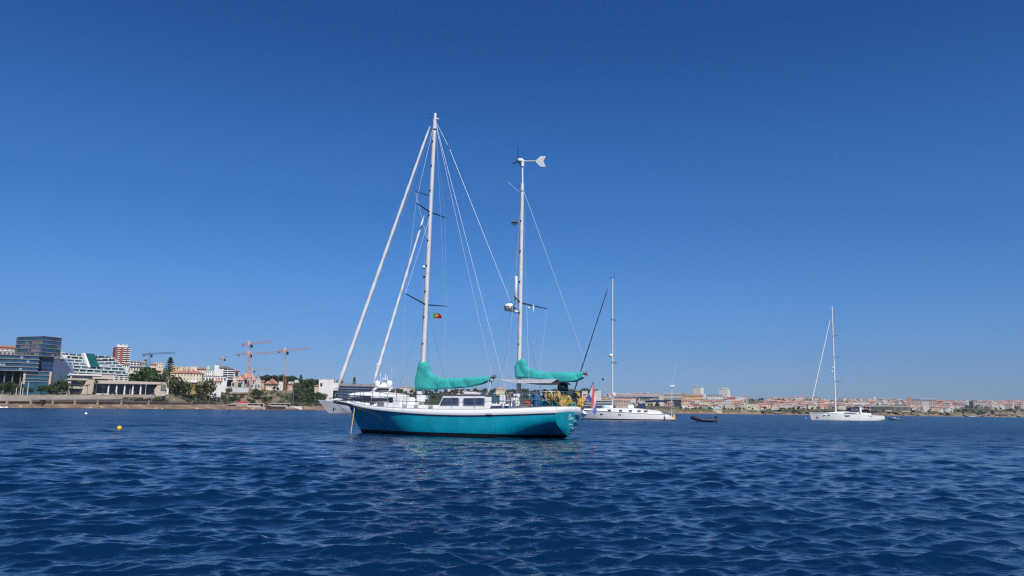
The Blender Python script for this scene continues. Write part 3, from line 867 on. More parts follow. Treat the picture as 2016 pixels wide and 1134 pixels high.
# ---- red tower with white balconies
def red_tower():
    fr = VFrame(232, 610, R(-8))
    o = empty('apartment_tower', 'red brick apartment tower with stacked white balconies behind the hotel', 'apartment tower', frame=fr)
    REDB = mat('red_brick', (0.30, 0.09, 0.07), 0.85, var=0.15)
    zt = fr.at(232, 683, 0).z; zb = fr.at(232, 722, 0).z; L = fr.at(257, 684, 0).x; x0 = fr.at(226, 700, 0).x
    MB().mat(REDB).box(x0, L, 0, 12, zb, zt).build('brick_core', parent=o)
    n = 10; fh = (zt - zb) / n
    def B(px): return x0 + (L - x0) * (px - 226) / 32.0
    for i in range(n):
        z = zb + fh * i
        for (a, b) in ((231, 236.5), (242.5, 250), (252.5, 259.5)):
            m = MB().mat(HWHITE).box(B(a), B(b), -1.3, 0.1, z + 0.1, z + fh * 0.48).build('balcony', parent=o)
            MB().mat(WINM).box(B(a) + 0.2, B(b) - 0.2, -0.06, 0.3, z + fh * 0.5, z + fh * 0.95).build('window', parent=m)
    MB().mat(HWHITE).box(B(229), B(252), 1, 9, zt, zt + 1.6).box(B(231), B(234), 1, 4, zt + 1.6, zt + 2.6).box(B(241), B(244), 1, 4, zt + 1.6, zt + 2.8).box(B(248.5), B(251), 1, 4, zt + 1.6, zt + 2.4).build('rooftop_room', parent=o)
red_tower()
S = building
S('house', 'small cream stair house with orange pyramid roof at the foot of the red tower', 244, 254, 718, 724, 6, 'white', 'hip', 5, Y=560, cat='house', wins=(2, 1, .4, .5))
S('building', 'low green-glass modern block right of the red tower', 256, 276, 711.5, 720, 10, 'white', 'flat', .8, Y=640, wins=(3, 2, .8, .55))
S('building', 'dark flat block at the foot of the blue tower crane', 275, 288, 712, 721, 10, 'grey', 'flat', .8, Y=645, wins=(3, 1, .6, .5))
S('house', 'long cream house with grey roof above the hotel end', 256, 280, 723, 731, 10, 'cream', 'gable', 3, ROOFG, Y=520, cat='house', wins=(4, 1, .35, .5))
S('house', 'cream villa with dark pitched roof touching the hotel end', 262, 272, 731, 738, 8, 'cream', 'hip', 4, ROOFG, Y=490, cat='house', wins=(2, 1, .3, .5))
S('house', 'cream two-storey house with orange lean-to on the skyline by the blue crane', 294, 308, 718, 727, 10, 'cream', 'hip', 3, Y=600, cat='house', wins=(3, 2, .35, .4))
S('building', 'square pale apartment block on the skyline left of the tall araucaria', 302, 322, 714, 726, 12, 'cream', 'flat', .8, Y=640, wins=(4, 2, .35, .4))
S('house', 'white house with bright red roof among trees left of the tall araucaria', 291, 306, 731, 740, 9, 'white', 'gable', 3.5, Y=520, cat='house', wins=(3, 1, .35, .45))
S('house', 'pink-roofed low house just left of the tall araucaria trunk', 307, 318, 731, 737, 9, 'pink', 'gable', 3, ROOFP, Y=530, cat='house', wins=(2, 1, .35, .5))
S('house', 'small bright white gabled house below the red-roofed one', 305, 317, 736, 742, 8, 'white', 'gable', 2, HWHITE, Y=500, cat='house', wins=(2, 1, .35, .4))
S('house', 'low white house with long red roof under the tall araucaria', 314, 334, 745, 750, 8, 'white', 'hip', 3.6, Y=455, cat='house', wins=(4, 1, .35, .5))
S('building', 'white block with set-back top just right of the araucaria tip', 334, 345, 719, 728, 9, 'white', 'flat', 1, Y=610, wins=(3, 2, .4, .4))
S('house', 'yellowish block with a brown roof behind the yellow mansion', 336, 352, 722, 730, 9, 'yellow', 'flat', 1, Y=580, cat='house', wins=(3, 1, .35, .5))
S('building', 'long pale green-white block behind the yellow mansion roof', 350, 372, 723, 734, 12, 'cream', 'flat', 1, Y=620, wins=(5, 2, .3, .4))
S('building', 'white flat block on the skyline above the yellow mansion', 372, 391, 722, 732, 12, 'white', 'flat', 1.2, Y=640, wins=(5, 2, .3, .4))
S('house', 'pale house with small red roof left of the green-domed turret', 388, 405, 727, 738, 10, 'cream', 'gable', 4, Y=600, cat='house', wins=(3, 2, .3, .35))
# yellow mansion
o, fr, (x0, x1, z0, z1) = S('mansion', 'large yellow mansion with red hipped roof above a yellow garden wall', 341, 398, 735, 758, 16, 'cream', 'hip', 10, Y=520, yaw=R(4), wins=(9, 3, .24, .42), cat='mansion', chim=4)
MB().mat(HWHITE).box(fr.at(374, 750, -1).x, fr.at(388, 750, -1).x, -1.6, 0.05, fr.at(380, 753, 0).z, fr.at(380, 748, 0).z).build('veranda', parent=o)
band_wall('garden_wall', 'long yellow garden wall below the mansion with trees in front', 'garden wall', 331, 402, lambda p: 50.0, lambda p: zpx(p, 757.5, interp(SHORE, p) + 50), lambda p: zpx(p, 780, interp(SHORE, p) + 50), 1.0, PLM['yellow'])
S('house', 'small yellow pavilion at the right end of the mansion wall', 411, 431, 759.5, 772, 9, 'yellow', 'flat', 1, ROOFW, Y=520, cat='house', wins=(3, 1, .25, .35))
# green-domed white turret house
o, fr, b = S('house', 'white house with pale green domed turret left of the modern apartment block', 404, 421, 730, 742, 10, 'white', 'flat', 1, Y=590, cat='house', wins=(4, 2, .3, .4))
xt = fr.at(410, 725, 2).x; zt = fr.at(410, 728, 2).z
MB().mat(PLM['white']).lathe([(1.6, zt - 6), (1.6, zt)], (xt, 2, 0), 10).build('turret', parent=o)
MB().mat(mat('green_copper', (0.35, 0.45, 0.3), 0.7)).lathe([(1.9, zt), (1.5, zt + 1.6), (0.7, zt + 2.7), (0.05, zt + 3.6)], (xt, 2, 0), 10).build('turret_roof', parent=o)
# modern apartment block
def modern():
    fr = VFrame(440, 590, R(2))
    o = empty('apartment_block', 'white modern apartment block with dark balcony strips and a tall stair tower', 'apartment block', frame=fr)
    def P(px, py, v=0): return fr.at(px, py, v)
    MB().mat(PLM['white']).box(P(422, 730).x, P(431, 730).x, 0, 8, P(426, 748).z, P(426, 718).z).build('stair_tower', parent=o)
    MB().mat(BLACK).box(P(424, 718).x, P(430, 718).x, 1, 5, P(426, 718).z, P(426, 716.6).z).build('rooftop_tank', parent=o)
    MB().mat(PLM['white']).box(P(431, 730).x, P(440, 730).x, 1.5, 12, P(426, 750).z, P(432, 724).z).build('wall', parent=o)
    MB().mat(WINM).box(P(440, 730).x, P(459.5, 730).x, 2.2, 14, P(450, 752).z, P(450, 726).z).build('window_band', parent=o)
    MB().mat(PANEL).prism([P(432, 724.5, 1), P(433, 721.5, 1), P(446, 721, 1), P(460, 726.5, 1), P(460, 727.5, 1)], (0, 10, 0)).build('roof', parent=o)
    for py in (729.5, 733.5, 737.8, 742, 746.5):
        MB().mat(HWHITE).box(P(439, py).x, P(460, py).x, 0.6, 3, P(450, py + 0.6).z, P(450, py - 0.9).z).build('balcony', parent=o)
    MB().mat(HWHITE).box(P(448, 730).x, P(449, 730).x, 1.0, 2.6, P(450, 752).z, P(450, 727).z).build('divider', parent=o)
modern()
S('house', 'cream house with orange tiled roof right of the modern apartment block', 459, 471, 731, 745, 10, 'cream', 'hip', 4, Y=620, cat='house', wins=(3, 2, .3, .35))
S('building', 'long dark-roofed white terrace below the modern apartment block', 398, 446, 741.5, 752, 10, 'white', 'flat', 1.3, ROOFG, Y=530, wins=(8, 1, .5, .5))
S('house', 'white house with faded pink tiled roof under the dark-roofed terrace', 416, 437, 751, 758, 10, 'white', 'gable', 4.5, ROOFP, Y=510, cat='house', wins=(4, 1, .4, .5), chim=1)
S('house', 'white gabled house with dark doorway left of the castle', 437, 447, 748, 765, 8, 'white', 'gable', 2.5, HWHITE, Y=ground(442, 766)[0], cat='house', wins=(2, 2, .3, .3))
S('building', 'dark glass-fronted infill building left of the castle wing', 446, 457, 747, 764, 8, WINM, 'flat', 1.2, HWHITE, Y=ground(450, 764)[0])
S('house', 'white terraced garden building with steps between the pavilion and the castle wall', 430, 456, 762, 772, 8, 'white', 'flat', .8, cat='house', wins=(5, 1, .3, .4))
# castle
def castle():
    fr = VFrame(490, ground(490, 767)[0], R(2))
    o = empty('castle_villa', 'grey stone castle-like villa with pink tiled roof and pointed turret', 'castle', frame=fr)
    ST = mat('castle_stone', (0.46, 0.43, 0.38), 0.9, var=0.2, scale=0.5)
    def P(px, py, v=0): return fr.at(px, py, v)
    zb = P(490, 770).z
    MB().mat(ST).box(P(466, 750).x, P(503, 750).x, 0, 12, zb, P(480, 748).z).build('main_wall', parent=o)
    MB().mat(ST).box(P(455, 755).x, P(466, 755).x, 1, 8, zb, P(460, 752).z).build('side_wing', parent=o)
    MB().mat(ROOFP).prism([P(465, 748.5, -.5), P(504, 748.5, -.5), P(497, 735.5, 5), P(478, 735.5, 5)], (0, 7, 0)).build('roof', parent=o)
    MB().mat(ST).box(P(478, 740).x, P(481, 740).x, 2, 4, P(480, 748).z, P(480, 732.5).z).build('chimney', parent=o)
    c = P(491, 745, -1)
    MB().mat(ST).lathe([(1.7, zb), (1.7, P(491, 743.5).z)], (c.x, 0.2, 0), 12).build('turret', parent=o)
    MB().mat(ROOFP).lathe([(2.0, P(491, 743.5).z), (0.9, P(491, 737).z), (0.05, P(491, 729).z)], (c.x, 0.2, 0), 12).build('turret_roof', parent=o)
    MB().mat(ST).prism([P(503, 768, -1), P(514, 768, -1), P(514, 748, -1), P(508.5, 737, -1), P(503, 748, -1)], (0, 10, 0)).build('gable_wing', parent=o)
    MB().mat(mat('slate', (0.25, 0.27, 0.3), 0.7)).prism([P(502.3, 748.6, -1.4), P(508.5, 735.8, -1.4), P(515, 748.6, -1.4), P(514, 748.6, -1.4), P(508.5, 737.4, -1.4), P(503.4, 748.6, -1.4)], (0, 11, 0)).build('gable_roof', parent=o)
    for px, py, w, h in ((472, 758, 2.4, 3.2), (459, 757, 1.4, 2.2), (476, 753, 0.9, 1.6), (484, 753, 0.9, 1.6), (499, 753, 0.9, 1.6), (472, 750.5, 0.8, 1.2), (506, 758, 1.0, 2.0), (511, 758, 1.0, 2.0), (487, 760, 0.9, 1.6), (496, 760, 0.9, 1.6)):
        v = -1.2 if px > 503 else (0.9 if px < 466 else -0.1)
        q = P(px, py, v); MB().mat(WINM).box(q.x - w / 2, q.x + w / 2, v - 0.03, v + 0.25, q.z - h / 2, q.z + h / 2).build('window', parent=o)
    MB().mat(HWHITE).box(P(501, 758).x, P(515.5, 758).x, -3.2, -1.1, P(508, 757).z, P(508, 756).z).build('loggia_roof', parent=o)
    for px in (501.5, 504.5, 507.5, 510.5, 513.3):
        MB().mat(HWHITE).box(P(px, 760).x - .22, P(px, 760).x + .22, -3.1, -2.7, P(508, 768).z, P(508, 757).z).build('loggia_column', parent=o)
castle()
band_wall('garden_wall', 'white terrace wall below the castle villa', 'garden wall', 455, 487, lambda p: 44.0, lambda p: zpx(p, 764.5, interp(SHORE, p) + 44), lambda p: zpx(p, 773, interp(SHORE, p) + 44), 1.0, HWHITE, 4)
o, fr, b = S('villa', 'cream villa with broad orange hipped roof and white dormer right of the castle', 523, 547, 756, 767, 12, 'cream', 'hip', 11, Y=600, cat='house', wins=(5, 1, .25, .32), ov=1.2)
MB().mat(HWHITE).box(fr.at(524.5, 753, 1).x, fr.at(530, 753, 1).x, 0.6, 3, fr.at(527, 754.5, 1).z, fr.at(527, 751, 1).z).build('dormer', parent=o)
S('house', 'white cubic annexe at the right end of the orange-roofed villa', 547, 554, 758, 768, 8, 'white', 'flat', .7, Y=598, cat='house', wins=(2, 1, .3, .3))
S('house', 'small orange-roofed house between the castle and the cream villa', 508, 520, 752, 760, 9, 'peach', 'gable', 4, Y=610, cat='house', wins=(3, 1, .3, .3))
band_wall('garden_wall', 'crumbling grey wall on the slope below the cream villa', 'retaining wall', 544, 574, lambda p: 44.0, lambda p: zpx(p, 769.5, 580), lambda p: zpx(p, 774, 580), 1.0, STONE, 5)
S('house', 'small white house among the trees left of the orange crane foot', 549, 557, 752, 757, 8, 'white', 'flat', .8, Y=640, cat='house')
S('house', 'white-walled house half hidden in trees right of the orange crane', 568, 578, 752, 757, 8, 'white', 'flat', .8, Y=680, cat='house')
S('house', 'bright white rooftop house high in the trees', 580, 589, 749, 753, 8, 'white', 'flat', .6, HWHITE, Y=720, cat='house')
S('house', 'peach house with red roof low in the park trees', 566, 576, 757, 763, 8, 'peach', 'gable', 2, Y=640, cat='house', wins=(3, 1, .3, .4))
S('house', 'orange-roofed house left of the white cubic block', 619, 629, 760, 765, 9, 'peach', 'hip', 3, Y=640, cat='house', wins=(3, 1, .3, .4))
S('house', 'blue-grey glazed pavilion in the park trees', 584, 602, 768, 773, 8, mat('pale_glass', (0.3, 0.38, 0.42), .2), 'flat', .8, Y=610, cat='house')
# white cubic block
o, fr, b = S('building', 'bright white cubic building with one small window left of the ketch bow', 627, 657, 747, 768, 14, 'white', 'flat', 1, HWHITE, Y=640, yaw=R(-2))
q = fr.at(632.5, 757.5, 0); MB().mat(WINM).box(q.x - .9, q.x + .9, -.1, .2, q.z - 1.4, q.z + 1.4).build('window', parent=o)
MB().mat(HWHITE).box(fr.at(657, 750, 0).x, fr.at(667, 750, 0).x, 3, 12, b[2], fr.at(660, 748.5, 0).z).build('rear_wing', parent=o)
for px in (659, 662, 665):
    q = fr.at(px, 751, 3); MB().mat(WINM).box(q.x - .4, q.x + .4, 2.9, 3.2, q.z - 1.2, q.z + 1.0).build('window', parent=o)
# long blue-grey building behind the ketch bow
def bluegrey():
    fr = VFrame(700, 660, R(0))
    o = empty('building', 'long blue-grey glass-banded building behind the bow of the ketch', 'building', frame=fr)
    BG = mat('bluegrey_cladding', (0.14, 0.19, 0.27), 0.5, var=0.2, scale=0.3)
    def P(px, py, v=0): return fr.at(px, py, v)
    MB().mat(BG).box(P(652, 770).x, P(755, 770).x, 0, 20, P(700, 792).z, P(700, 760).z).build('wall', parent=o)
    MB().mat(PANEL).prism([P(655, 759.5, -1), P(755, 762, -1), P(748, 757, 2), P(672, 754.5, 2)], (0, 18, 0)).build('roof', parent=o)
    for i, py in enumerate((763.5, 768.5, 773.5, 778.5)):
        MB().mat(OGLASS).box(P(656, py).x, P(754, py).x, -.15, 0.1, P(700, py + 1.3).z, P(700, py - .8).z).build('window_band', parent=o)
        MB().mat(SLAB).box(P(656, py).x, P(754, py).x, -.9, 0.05, P(700, py + 2.1).z, P(700, py + 1.4).z).build('floor_slab', parent=o)
    for px in (649, 654):
        MB().mat(PANEL).box(P(px, 770).x - 1.2, P(px, 770).x + 1.2, 3, 14, P(700, 792).z, P(px, 760).z).build('stair_tower', parent=o)
bluegrey()
BEACHW = mat('weathered_white', (.5, .47, .44), .8, var=.25, scale=.5)
# beach restaurants
def restaurant(label, px0, px1, ytop, ybase, red=None, Y=None):
    fr = VFrame((px0 + px1) / 2, Y)
    o = empty('beach_restaurant', label, 'restaurant', frame=fr)
    P = fr.at
    x0, x1 = P(px0, ytop).x, P(px1, ytop).x; zt, zb = P(px0, ytop).z, P(px0, ybase).z
    MB().mat(WINM).box(x0 + .5, x1 - .5, 1.5, 7, zb, zt - .2).build('shaded_interior', parent=o)
    MB().mat(BEACHW).box(x0, x1, -0.5, 7, zt - .25, zt + .1).build('flat_awning', parent=o)
    n = int((x1 - x0) / 3)
    for i in range(n + 1):
        x = x0 + .3 + (x1 - x0 - .6) * i / n; MB().mat(HWHITE).box(x - .08, x + .08, -.3, -.1, zb, zt - .3).build('post', parent=o)
    MB().mat(BEACHW).box(x0, x1 - 2, -.4, -.32, zb - .2, zb + .6).build('parapet', parent=o)
    if red:
        a, b_, y0, y1 = red
        MB().mat(mat('red_awning', (0.42, 0.02, 0.04), .7)).prism([P(a, y1, 1.5), P(b_, y1, 1.5), P(b_ - 3, y0, 3.5), P(a + 2, y0, 3.5)], (0, 3.5, 0)).build('red_awning', parent=o)
    MB().mat(STONE).box(x0 - 1, x1 + 1, -1.5, 8, zb - 4, zb - .2).build('base_wall', parent=o)
restaurant('white beach restaurant with red pitched awning under the slope', 455, 520, 794, 799.5, (463, 488, 790.5, 793.8), interp(SHORE, 487) + 15)
restaurant('long white beach cafe beside the dark jetty', 531, 572, 794, 799.5, None, interp(SHORE, 551) + 15)
o = band_wall('jetty', 'dark low stone jetty in front of the beach cafe', 'jetty', 522, 562, lambda p: 2.0, lambda p: 2.4, lambda p: -0.5, 5.0, mat('dark_wet_stone', (0.07, 0.05, 0.05), .8), 4)
S('bench', 'row of white beach tables and shelters at the park beach', 562, 594, 801, 803, 2, 'white', 'flat', .6, HWHITE, Y=interp(SHORE, 578) + 12, low=True, cat='shelter')

# ================================================================= TOWER CRANES
ORG = mat('crane_orange', (0.72, 0.33, 0.12), .6, var=.1)
CBL = mat('crane_blue', (0.10, 0.15, 0.24), .6)
def lattice(mb, a, b, w, n, r=0.09):
    a, b = Vector(a), Vector(b); d = (b - a).normalized()
    ref = Vector((0, 1, 0)) if abs(d.z) > .7 else Vector((0, 0, 1))
    u = d.cross(ref).normalized() * w / 2; v = u.cross(d).normalized() * w / 2
    cs = [u + v, -u + v, -u - v, u - v]
    for c in cs: mb.tube([a + c, b + c], r, 4)
    for i in range(n):
        p = a + (b - a) * i / n; q = a + (b - a) * (i + 1) / n
        for k in range(4):
            c, e = cs[k], cs[(k + 1) % 4]
            mb.tube([p + (c if i % 2 else e), q + (e if i % 2 else c)], r * .7, 4)
def crane(label, px, ytop, ybase, pl, pr, yl, yr, m, Y, wid=1.7, tk=1.0):
    fr = VFrame(px, Y)
    o = empty('tower_crane', label, 'crane', 'tower cranes over the town', frame=fr)
    b = fr.at(px, ybase); t = fr.at(px, ytop)
    k = Y / 500 * tk
    mb = MB().mat(m); lattice(mb, (b.x, 0, b.z - 6), (t.x, 0, t.z), wid, int((t.z - b.z) / 2.2) + 2, .085 * k); mb.build('mast', parent=o)
    MB().mat(m).prism([(t.x - .9, -.9, t.z), (t.x + .9, -.9, t.z), (t.x + .15, -.15, t.z + 3.0 * k), (t.x - .15, -.15, t.z + 3.0 * k)], (0, 1.4, 0)).build('tower_head', parent=o)
    hl = t.z + 1.0
    L = Vector((fr.at(pl, yl, 12).x, 10 * k, hl)); Rr = Vector((fr.at(pr, yr, -22).x, -22 * k, hl + .2))
    c0 = Vector((t.x, 0, hl))
    mb = MB().mat(m); lattice(mb, c0, Rr, 1.1, max(4, int((Rr - c0).length / 2)), .065 * k); mb.build('jib', parent=o)
    mb = MB().mat(m); lattice(mb, c0, L, 1.1, 4, .08 * k); mb.build('counter_jib', parent=o)
    MB().mat(mat('crane_ballast', (0.3, 0.28, 0.27), .8)).box(L.x - .2, L.x + 1.7 * k, L.y - .6, L.y + .6, L.z - 1.1 * k, L.z + .5).build('counterweight', parent=o)
    MB().mat(BLACK).box(t.x + .9, t.x + 2.6, -2.2, -.6, t.z - 2.0, t.z + .1).build('cab', parent=o)
    return o
crane('tallest orange tower crane, upper jib of the overlapping pair', 490.5, 679, 748, 477, 536, 678, 673, ORG, 560, 1.9)
crane('orange tower crane with the lower jib, just behind the tallest one', 489.5, 699, 748, 467, 547, 698, 694, ORG, 600, 1.9)
crane('orange tower crane standing alone right of the castle', 561, 693, 757, 548, 607, 692.5, 686, ORG, 560, 1.9)
crane('small orange tower crane behind the modern apartment block', 439, 707, 724, 431, 446, 707.5, 707, ORG, 800, 1.2, .55)
crane('faint distant orange crane right of the castle turret', 497.5, 730, 740, 491, 526, 730, 728, ORG, 900, 1.0, .45)
crane('dark blue tower crane left of the tall araucaria', 294.5, 699, 720, 281, 344, 700, 695.5, CBL, 700, 1.9)

# ================================================================= RIGHT TOWN: landmarks
S('apartment_tower', 'left white tower block above the orange-roofed flats', 1363, 1379, 763, 781, 16, win_mat('tower_wall_a', PL['white'], 4.5, 3.2, lo=.45, hi=.62), 'flat', .8, Y=1450, yaw=R(24), cat='apartment tower')
S('apartment_tower', 'right white tower block with raised centre roof', 1416, 1432, 766, 783, 16, win_mat('tower_wall_b', PL['white'], 5.5, 3.2, lo=.4, hi=.62), 'flat', .8, Y=1500, yaw=R(20), cat='apartment tower')
S('building', 'raised lift house on the right white tower block roof', 1421, 1429, 763.5, 766, 8, 'white', 'flat', .6, Y=1506, yaw=R(20))
o, fr, b = S('apartment_block', 'white block with dark horizontal balcony bands left of the orange flats', 1306, 1341, 775, 787, 14, WINM, 'flat', .8, HWHITE, Y=1180, cat='apartment block')
for py in (777.5, 780.2, 782.9, 785.6): MB().mat(HWHITE).box(b[0] - .5, b[1] + .5, -1.2, 4, fr.at(1320, py + .6).z, fr.at(1320, py - .6).z).build('balcony', parent=o)
S('building', 'pale hut with round tree on the skyline left of the balcony-banded block', 1298, 1306, 778, 787, 8, 'cream', 'flat', .6, Y=1150, wins=(3, 2, .3, .4))
S('apartment_block', 'orange flats with long tiled roof under the left white tower', 1330, 1348, 777, 786, 12, 'ochre', 'gable', 3, Y=1330, cat='apartment block', wins=(5, 2, .3, .4))
S('apartment_block', 'long yellow flats with red tiled roof under the left white tower', 1350, 1384, 780, 791, 12, 'yellow', 'gable', 3.2, Y=1300, cat='apartment block', wins=(9, 3, .3, .4))
S('apartment_block', 'white block behind the right end of the yellow flats', 1381, 1389, 776, 788, 12, 'white', 'flat', .8, Y=1350, cat='apartment block', proc=True)
S('apartment_block', 'zigzag white row with grey roofs between the two tower blocks', 1392, 1423, 779, 789, 12, 'white', 'gable', 2.2, ROOFG, Y=1340, cat='apartment block', wins=(9, 2, .5, .5))
S('apartment_block', 'dark red flats right of the right white tower', 1432, 1448, 784, 790, 10, 'pink', 'gable', 2, mat('dark_red_tiles', (.3, .06, .05), .8), Y=1330, cat='apartment block', proc=True)
S('apartment_block', 'long white flats on the skyline right of the dark red flats', 1440, 1459, 781.5, 787, 10, 'white', 'flat', .8, Y=1450, cat='apartment block', proc=True)
S('hall', 'low building with pale blue roof on the waterfront', 1404, 1421, 805, 812, 10, 'cream', 'hip', 4, mat('blue_roof', (.32, .45, .5), .6), Y=1035, low=True, cat='hall', wins=(5, 1, .2, .4))
S('building', 'grey stone annexe right of the pale blue roof', 1417, 1425, 806, 812, 8, 'beige', 'flat', .5, Y=1040)
S('stone_fort', 'square brown stone fort on the waterline', 1457.5, 1472, 806, 815.5, 14, STONE, 'flat', .6, STONE, Y=interp(SHORE, 1465) + 22, low=True, cat='fort')
S('manor', 'pale yellow long manor above the shore between the fort and the far yacht', 1473, 1494, 795, 802.5, 12, 'cream', 'flat', 1.2, ROOFG, Y=1130, cat='manor', wins=(8, 2, .25, .35))
S('building', 'narrow cream tower house just left of the pale yellow manor', 1464, 1470, 793, 803, 8, 'cream', 'flat', .6, Y=1120, proc=True)
S('house', 'low long bright white house near the shore left of the far yacht', 1518, 1530, 804, 806.8, 8, 'white', 'flat', .5, HWHITE, cat='house')
S('cafe', 'white beach cafe strip right on the shore left of the far yacht', 1514, 1540, 812, 814.3, 6, WINM, 'flat', .7, HWHITE, Y=interp(SHORE, 1527) + 20, low=True, cat='cafe')
S('house', 'white house with red roof beside the fort trees', 1498, 1508, 802, 807, 8, 'white', 'gable', 2, Y=1110, cat='house', proc=True)
S('building', 'long grey-roofed arcade behind the mast of the nearer white sloop', 1212, 1240, 790, 800, 12, 'beige', 'flat', 1, ROOFG, Y=1040, wins=(9, 2, .35, .4))
o, fr, b = S('building', 'long white two-deck pavilion behind the tricolour flag', 1148, 1204, 789, 801, 12, WINM, 'flat', 1, HWHITE, Y=1000)
for py in (792, 795, 798): MB().mat(HWHITE).box(b[0], b[1], -1, 2, fr.at(1170, py + .5).z, fr.at(1170, py - .4).z).build('deck_rail', parent=o)
S('building', 'white flat-roofed building on the skyline right of the flag', 1172, 1183, 770, 778, 10, 'white', 'flat', .8, HWHITE, Y=1220, proc=True)
S('building', 'white block at the skyline just left of the flag', 1146, 1157, 770.5, 778, 10, 'white', 'flat', .8, Y=1220, proc=True)
S('house', 'orange-walled house with tiled roof left of the flag', 1148, 1155, 777, 784, 9, 'peach', 'hip', 2, Y=1180, cat='house', proc=True)
S('house', 'broad pink-roofed cream house seen between mizzen mast and main boom end', 976, 994, 766, 774, 12, 'cream', 'hip', 4, ROOFP, Y=850, cat='house', wins=(4, 1, .25, .35))
o, fr, b = S('apartment_block', 'long cream terrace with regular white piers on the low cliff', 1757, 1791, 800, 809, 12, 'cream', 'flat', .8, HWHITE, Y=1380, cat='apartment block')
for i in range(15):
    x = b[0] + (b[1] - b[0]) * (i + .5) / 15; MB().mat(WINM).box(x - 1.0, x + .5, -.1, .2, b[2] + .5, b[3] - 1).build('window', parent=o)
o, fr, b = S('apartment_block', 'cream terrace with dark bays behind the stern of the far yacht', 1716, 1755, 799, 808, 12, 'cream', 'flat', .8, HWHITE, Y=1330, cat='apartment block')
for i in range(14):
    x = b[0] + (b[1] - b[0]) * (i + .5) / 14; MB().mat(WINM).box(x - 1.0, x + 1.0, -.1, .2, b[2] + .5, b[3] - 1).build('window', parent=o)
S('apartment_block', 'grey half of the lone twin block above the wooded bluff', 1908, 1917, 790, 802, 16, win_mat('grey_slab_wall', (.30, .30, .33), 4, 3), 'flat', .6, Y=2050, yaw=R(30), cat='apartment block')
S('apartment_block', 'pale tan half of the lone twin block above the wooded bluff', 1917, 1929, 789, 802, 14, win_mat('tan_slab_wall', (.6, .52, .4), 5, 3.4, lo=.2, hi=.75), 'flat', .6, Y=2030, cat='apartment block')
S('building', 'long mall with dark blue roof and white domes on the skyline', 1792, 1843, 788, 797, 18, 'beige', 'flat', 1.4, mat('dark_blue_roof', (.05, .06, .14), .6), Y=1800, cat='building', wins=(14, 2, .3, .4))
S('building', 'white vaulted canopies above the dark blue mall roof', 1812, 1842, 786.2, 787.4, 10, HWHITE, 'gable', 1, HWHITE, Y=1815)
S('building', 'boxy pinkish block at the left end of the dark blue mall roof', 1785, 1793, 782.5, 797, 12, 'pink', 'flat', .8, Y=1790, proc=True)
S('apartment_block', 'pale green-white block under the dark blue mall roof', 1816, 1829, 791, 798, 10, 'white', 'flat', .6, Y=1740, proc=True, cat='apartment block')
S('building', 'long grey-white flat roof behind the sprayhood of the far yacht', 1680, 1712, 792, 793.3, 10, 'white', 'flat', .7, Y=1540)
S('building', 'second long pale roof lower behind the far yacht boom', 1656, 1694, 795.5, 798, 10, 'grey', 'flat', .9, HWHITE, Y=1480)
S('building', 'white arched houses behind the mast foot of the far yacht', 1649, 1667, 799, 804.5, 10, 'white', 'gable', 1.6, HWHITE, Y=1400, wins=(6, 1, .35, .4))
skyl = [(1628, 4, 787, 'cream'), (1633, 5, 786, 'white'), (1646, 4, 785.5, 'white'), (1652, 4, 784, 'pink'), (1658, 5, 785, 'white'), (1664, 4, 783.5, 'white'), (1670, 5, 784.5, 'pink'),
        (1675, 4, 785.5, 'cream'), (1681, 4, 784.5, 'white'), (1688, 5, 785.5, 'peach'), (1695, 4, 785, 'white'), (1700, 4, 784.5, 'pink'), (1706, 4, 784, 'beige'), (1711, 4, 783.8, 'white'), (1717, 6, 781.8, 'white'), (1723, 4, 784.5, 'pink'), (1728, 5, 786, 'cream')]
ORD = ['first', 'second', 'third', 'fourth', 'fifth', 'sixth', 'seventh', 'eighth', 'ninth', 'tenth', 'eleventh', 'twelfth', 'thirteenth', 'fourteenth', 'fifteenth', 'sixteenth', 'seventeenth', 'eighteenth', 'nineteenth', 'twentieth', 'twenty-first', 'twenty-second', 'twenty-third', 'twenty-fourth', 'twenty-fifth', 'twenty-sixth']
for i, (px, w, yt, c) in enumerate(skyl):
    S('tower_block', f'{ORD[i]} tower block from the left in the skyline cluster above the far yacht', px - w / 2, px + w / 2, yt, 794, 14, c, 'flat', .5, Y=2050 + 20 * (i % 4), yaw=R(-15 + 9 * (i % 5)), cat='tower block', group='skyline tower blocks above the far yacht', proc=True)

# ================================================================= RIGHT TOWN: houses in rows
def house_mesh(kind, wall, W, D, H, rh):
    a = MB().mat(WM[wall]); a.box(-W / 2, W / 2, 0, D, -6, H)
    if kind == 'villa': a.box(-W / 2 - 3, -W / 2 + .5, 1, D * .7, -6, H * .55)
    b = MB().mat(ROOFW if kind == 'flat' else (ROOFP if wall in ('pink', 'beige', 'white', 'grey') else ROOFT))
    roof_mesh(b, -W / 2, W / 2, 0, D, H, rh, {'flat': 'flat', 'hip': 'hip', 'villa': 'hip', 'gable': 'gable'}[kind])
    if kind == 'gable': b.box(W * .2, W * .2 + .7, D * .3, D * .3 + .7, H, H + rh + .6)
    if kind == 'flat': b.box(-W * .2, W * .1, D * .3, D * .7, H + .4, H + 2.2)
    return a.mesh('house_wall'), b.mesh('house_roof')
_hm = {}
hr = random.Random(41)
KD = {'flat': 'flat-roofed', 'hip': 'hip-roofed', 'gable': 'gabled', 'villa': 'winged'}
houses = []; hq = []
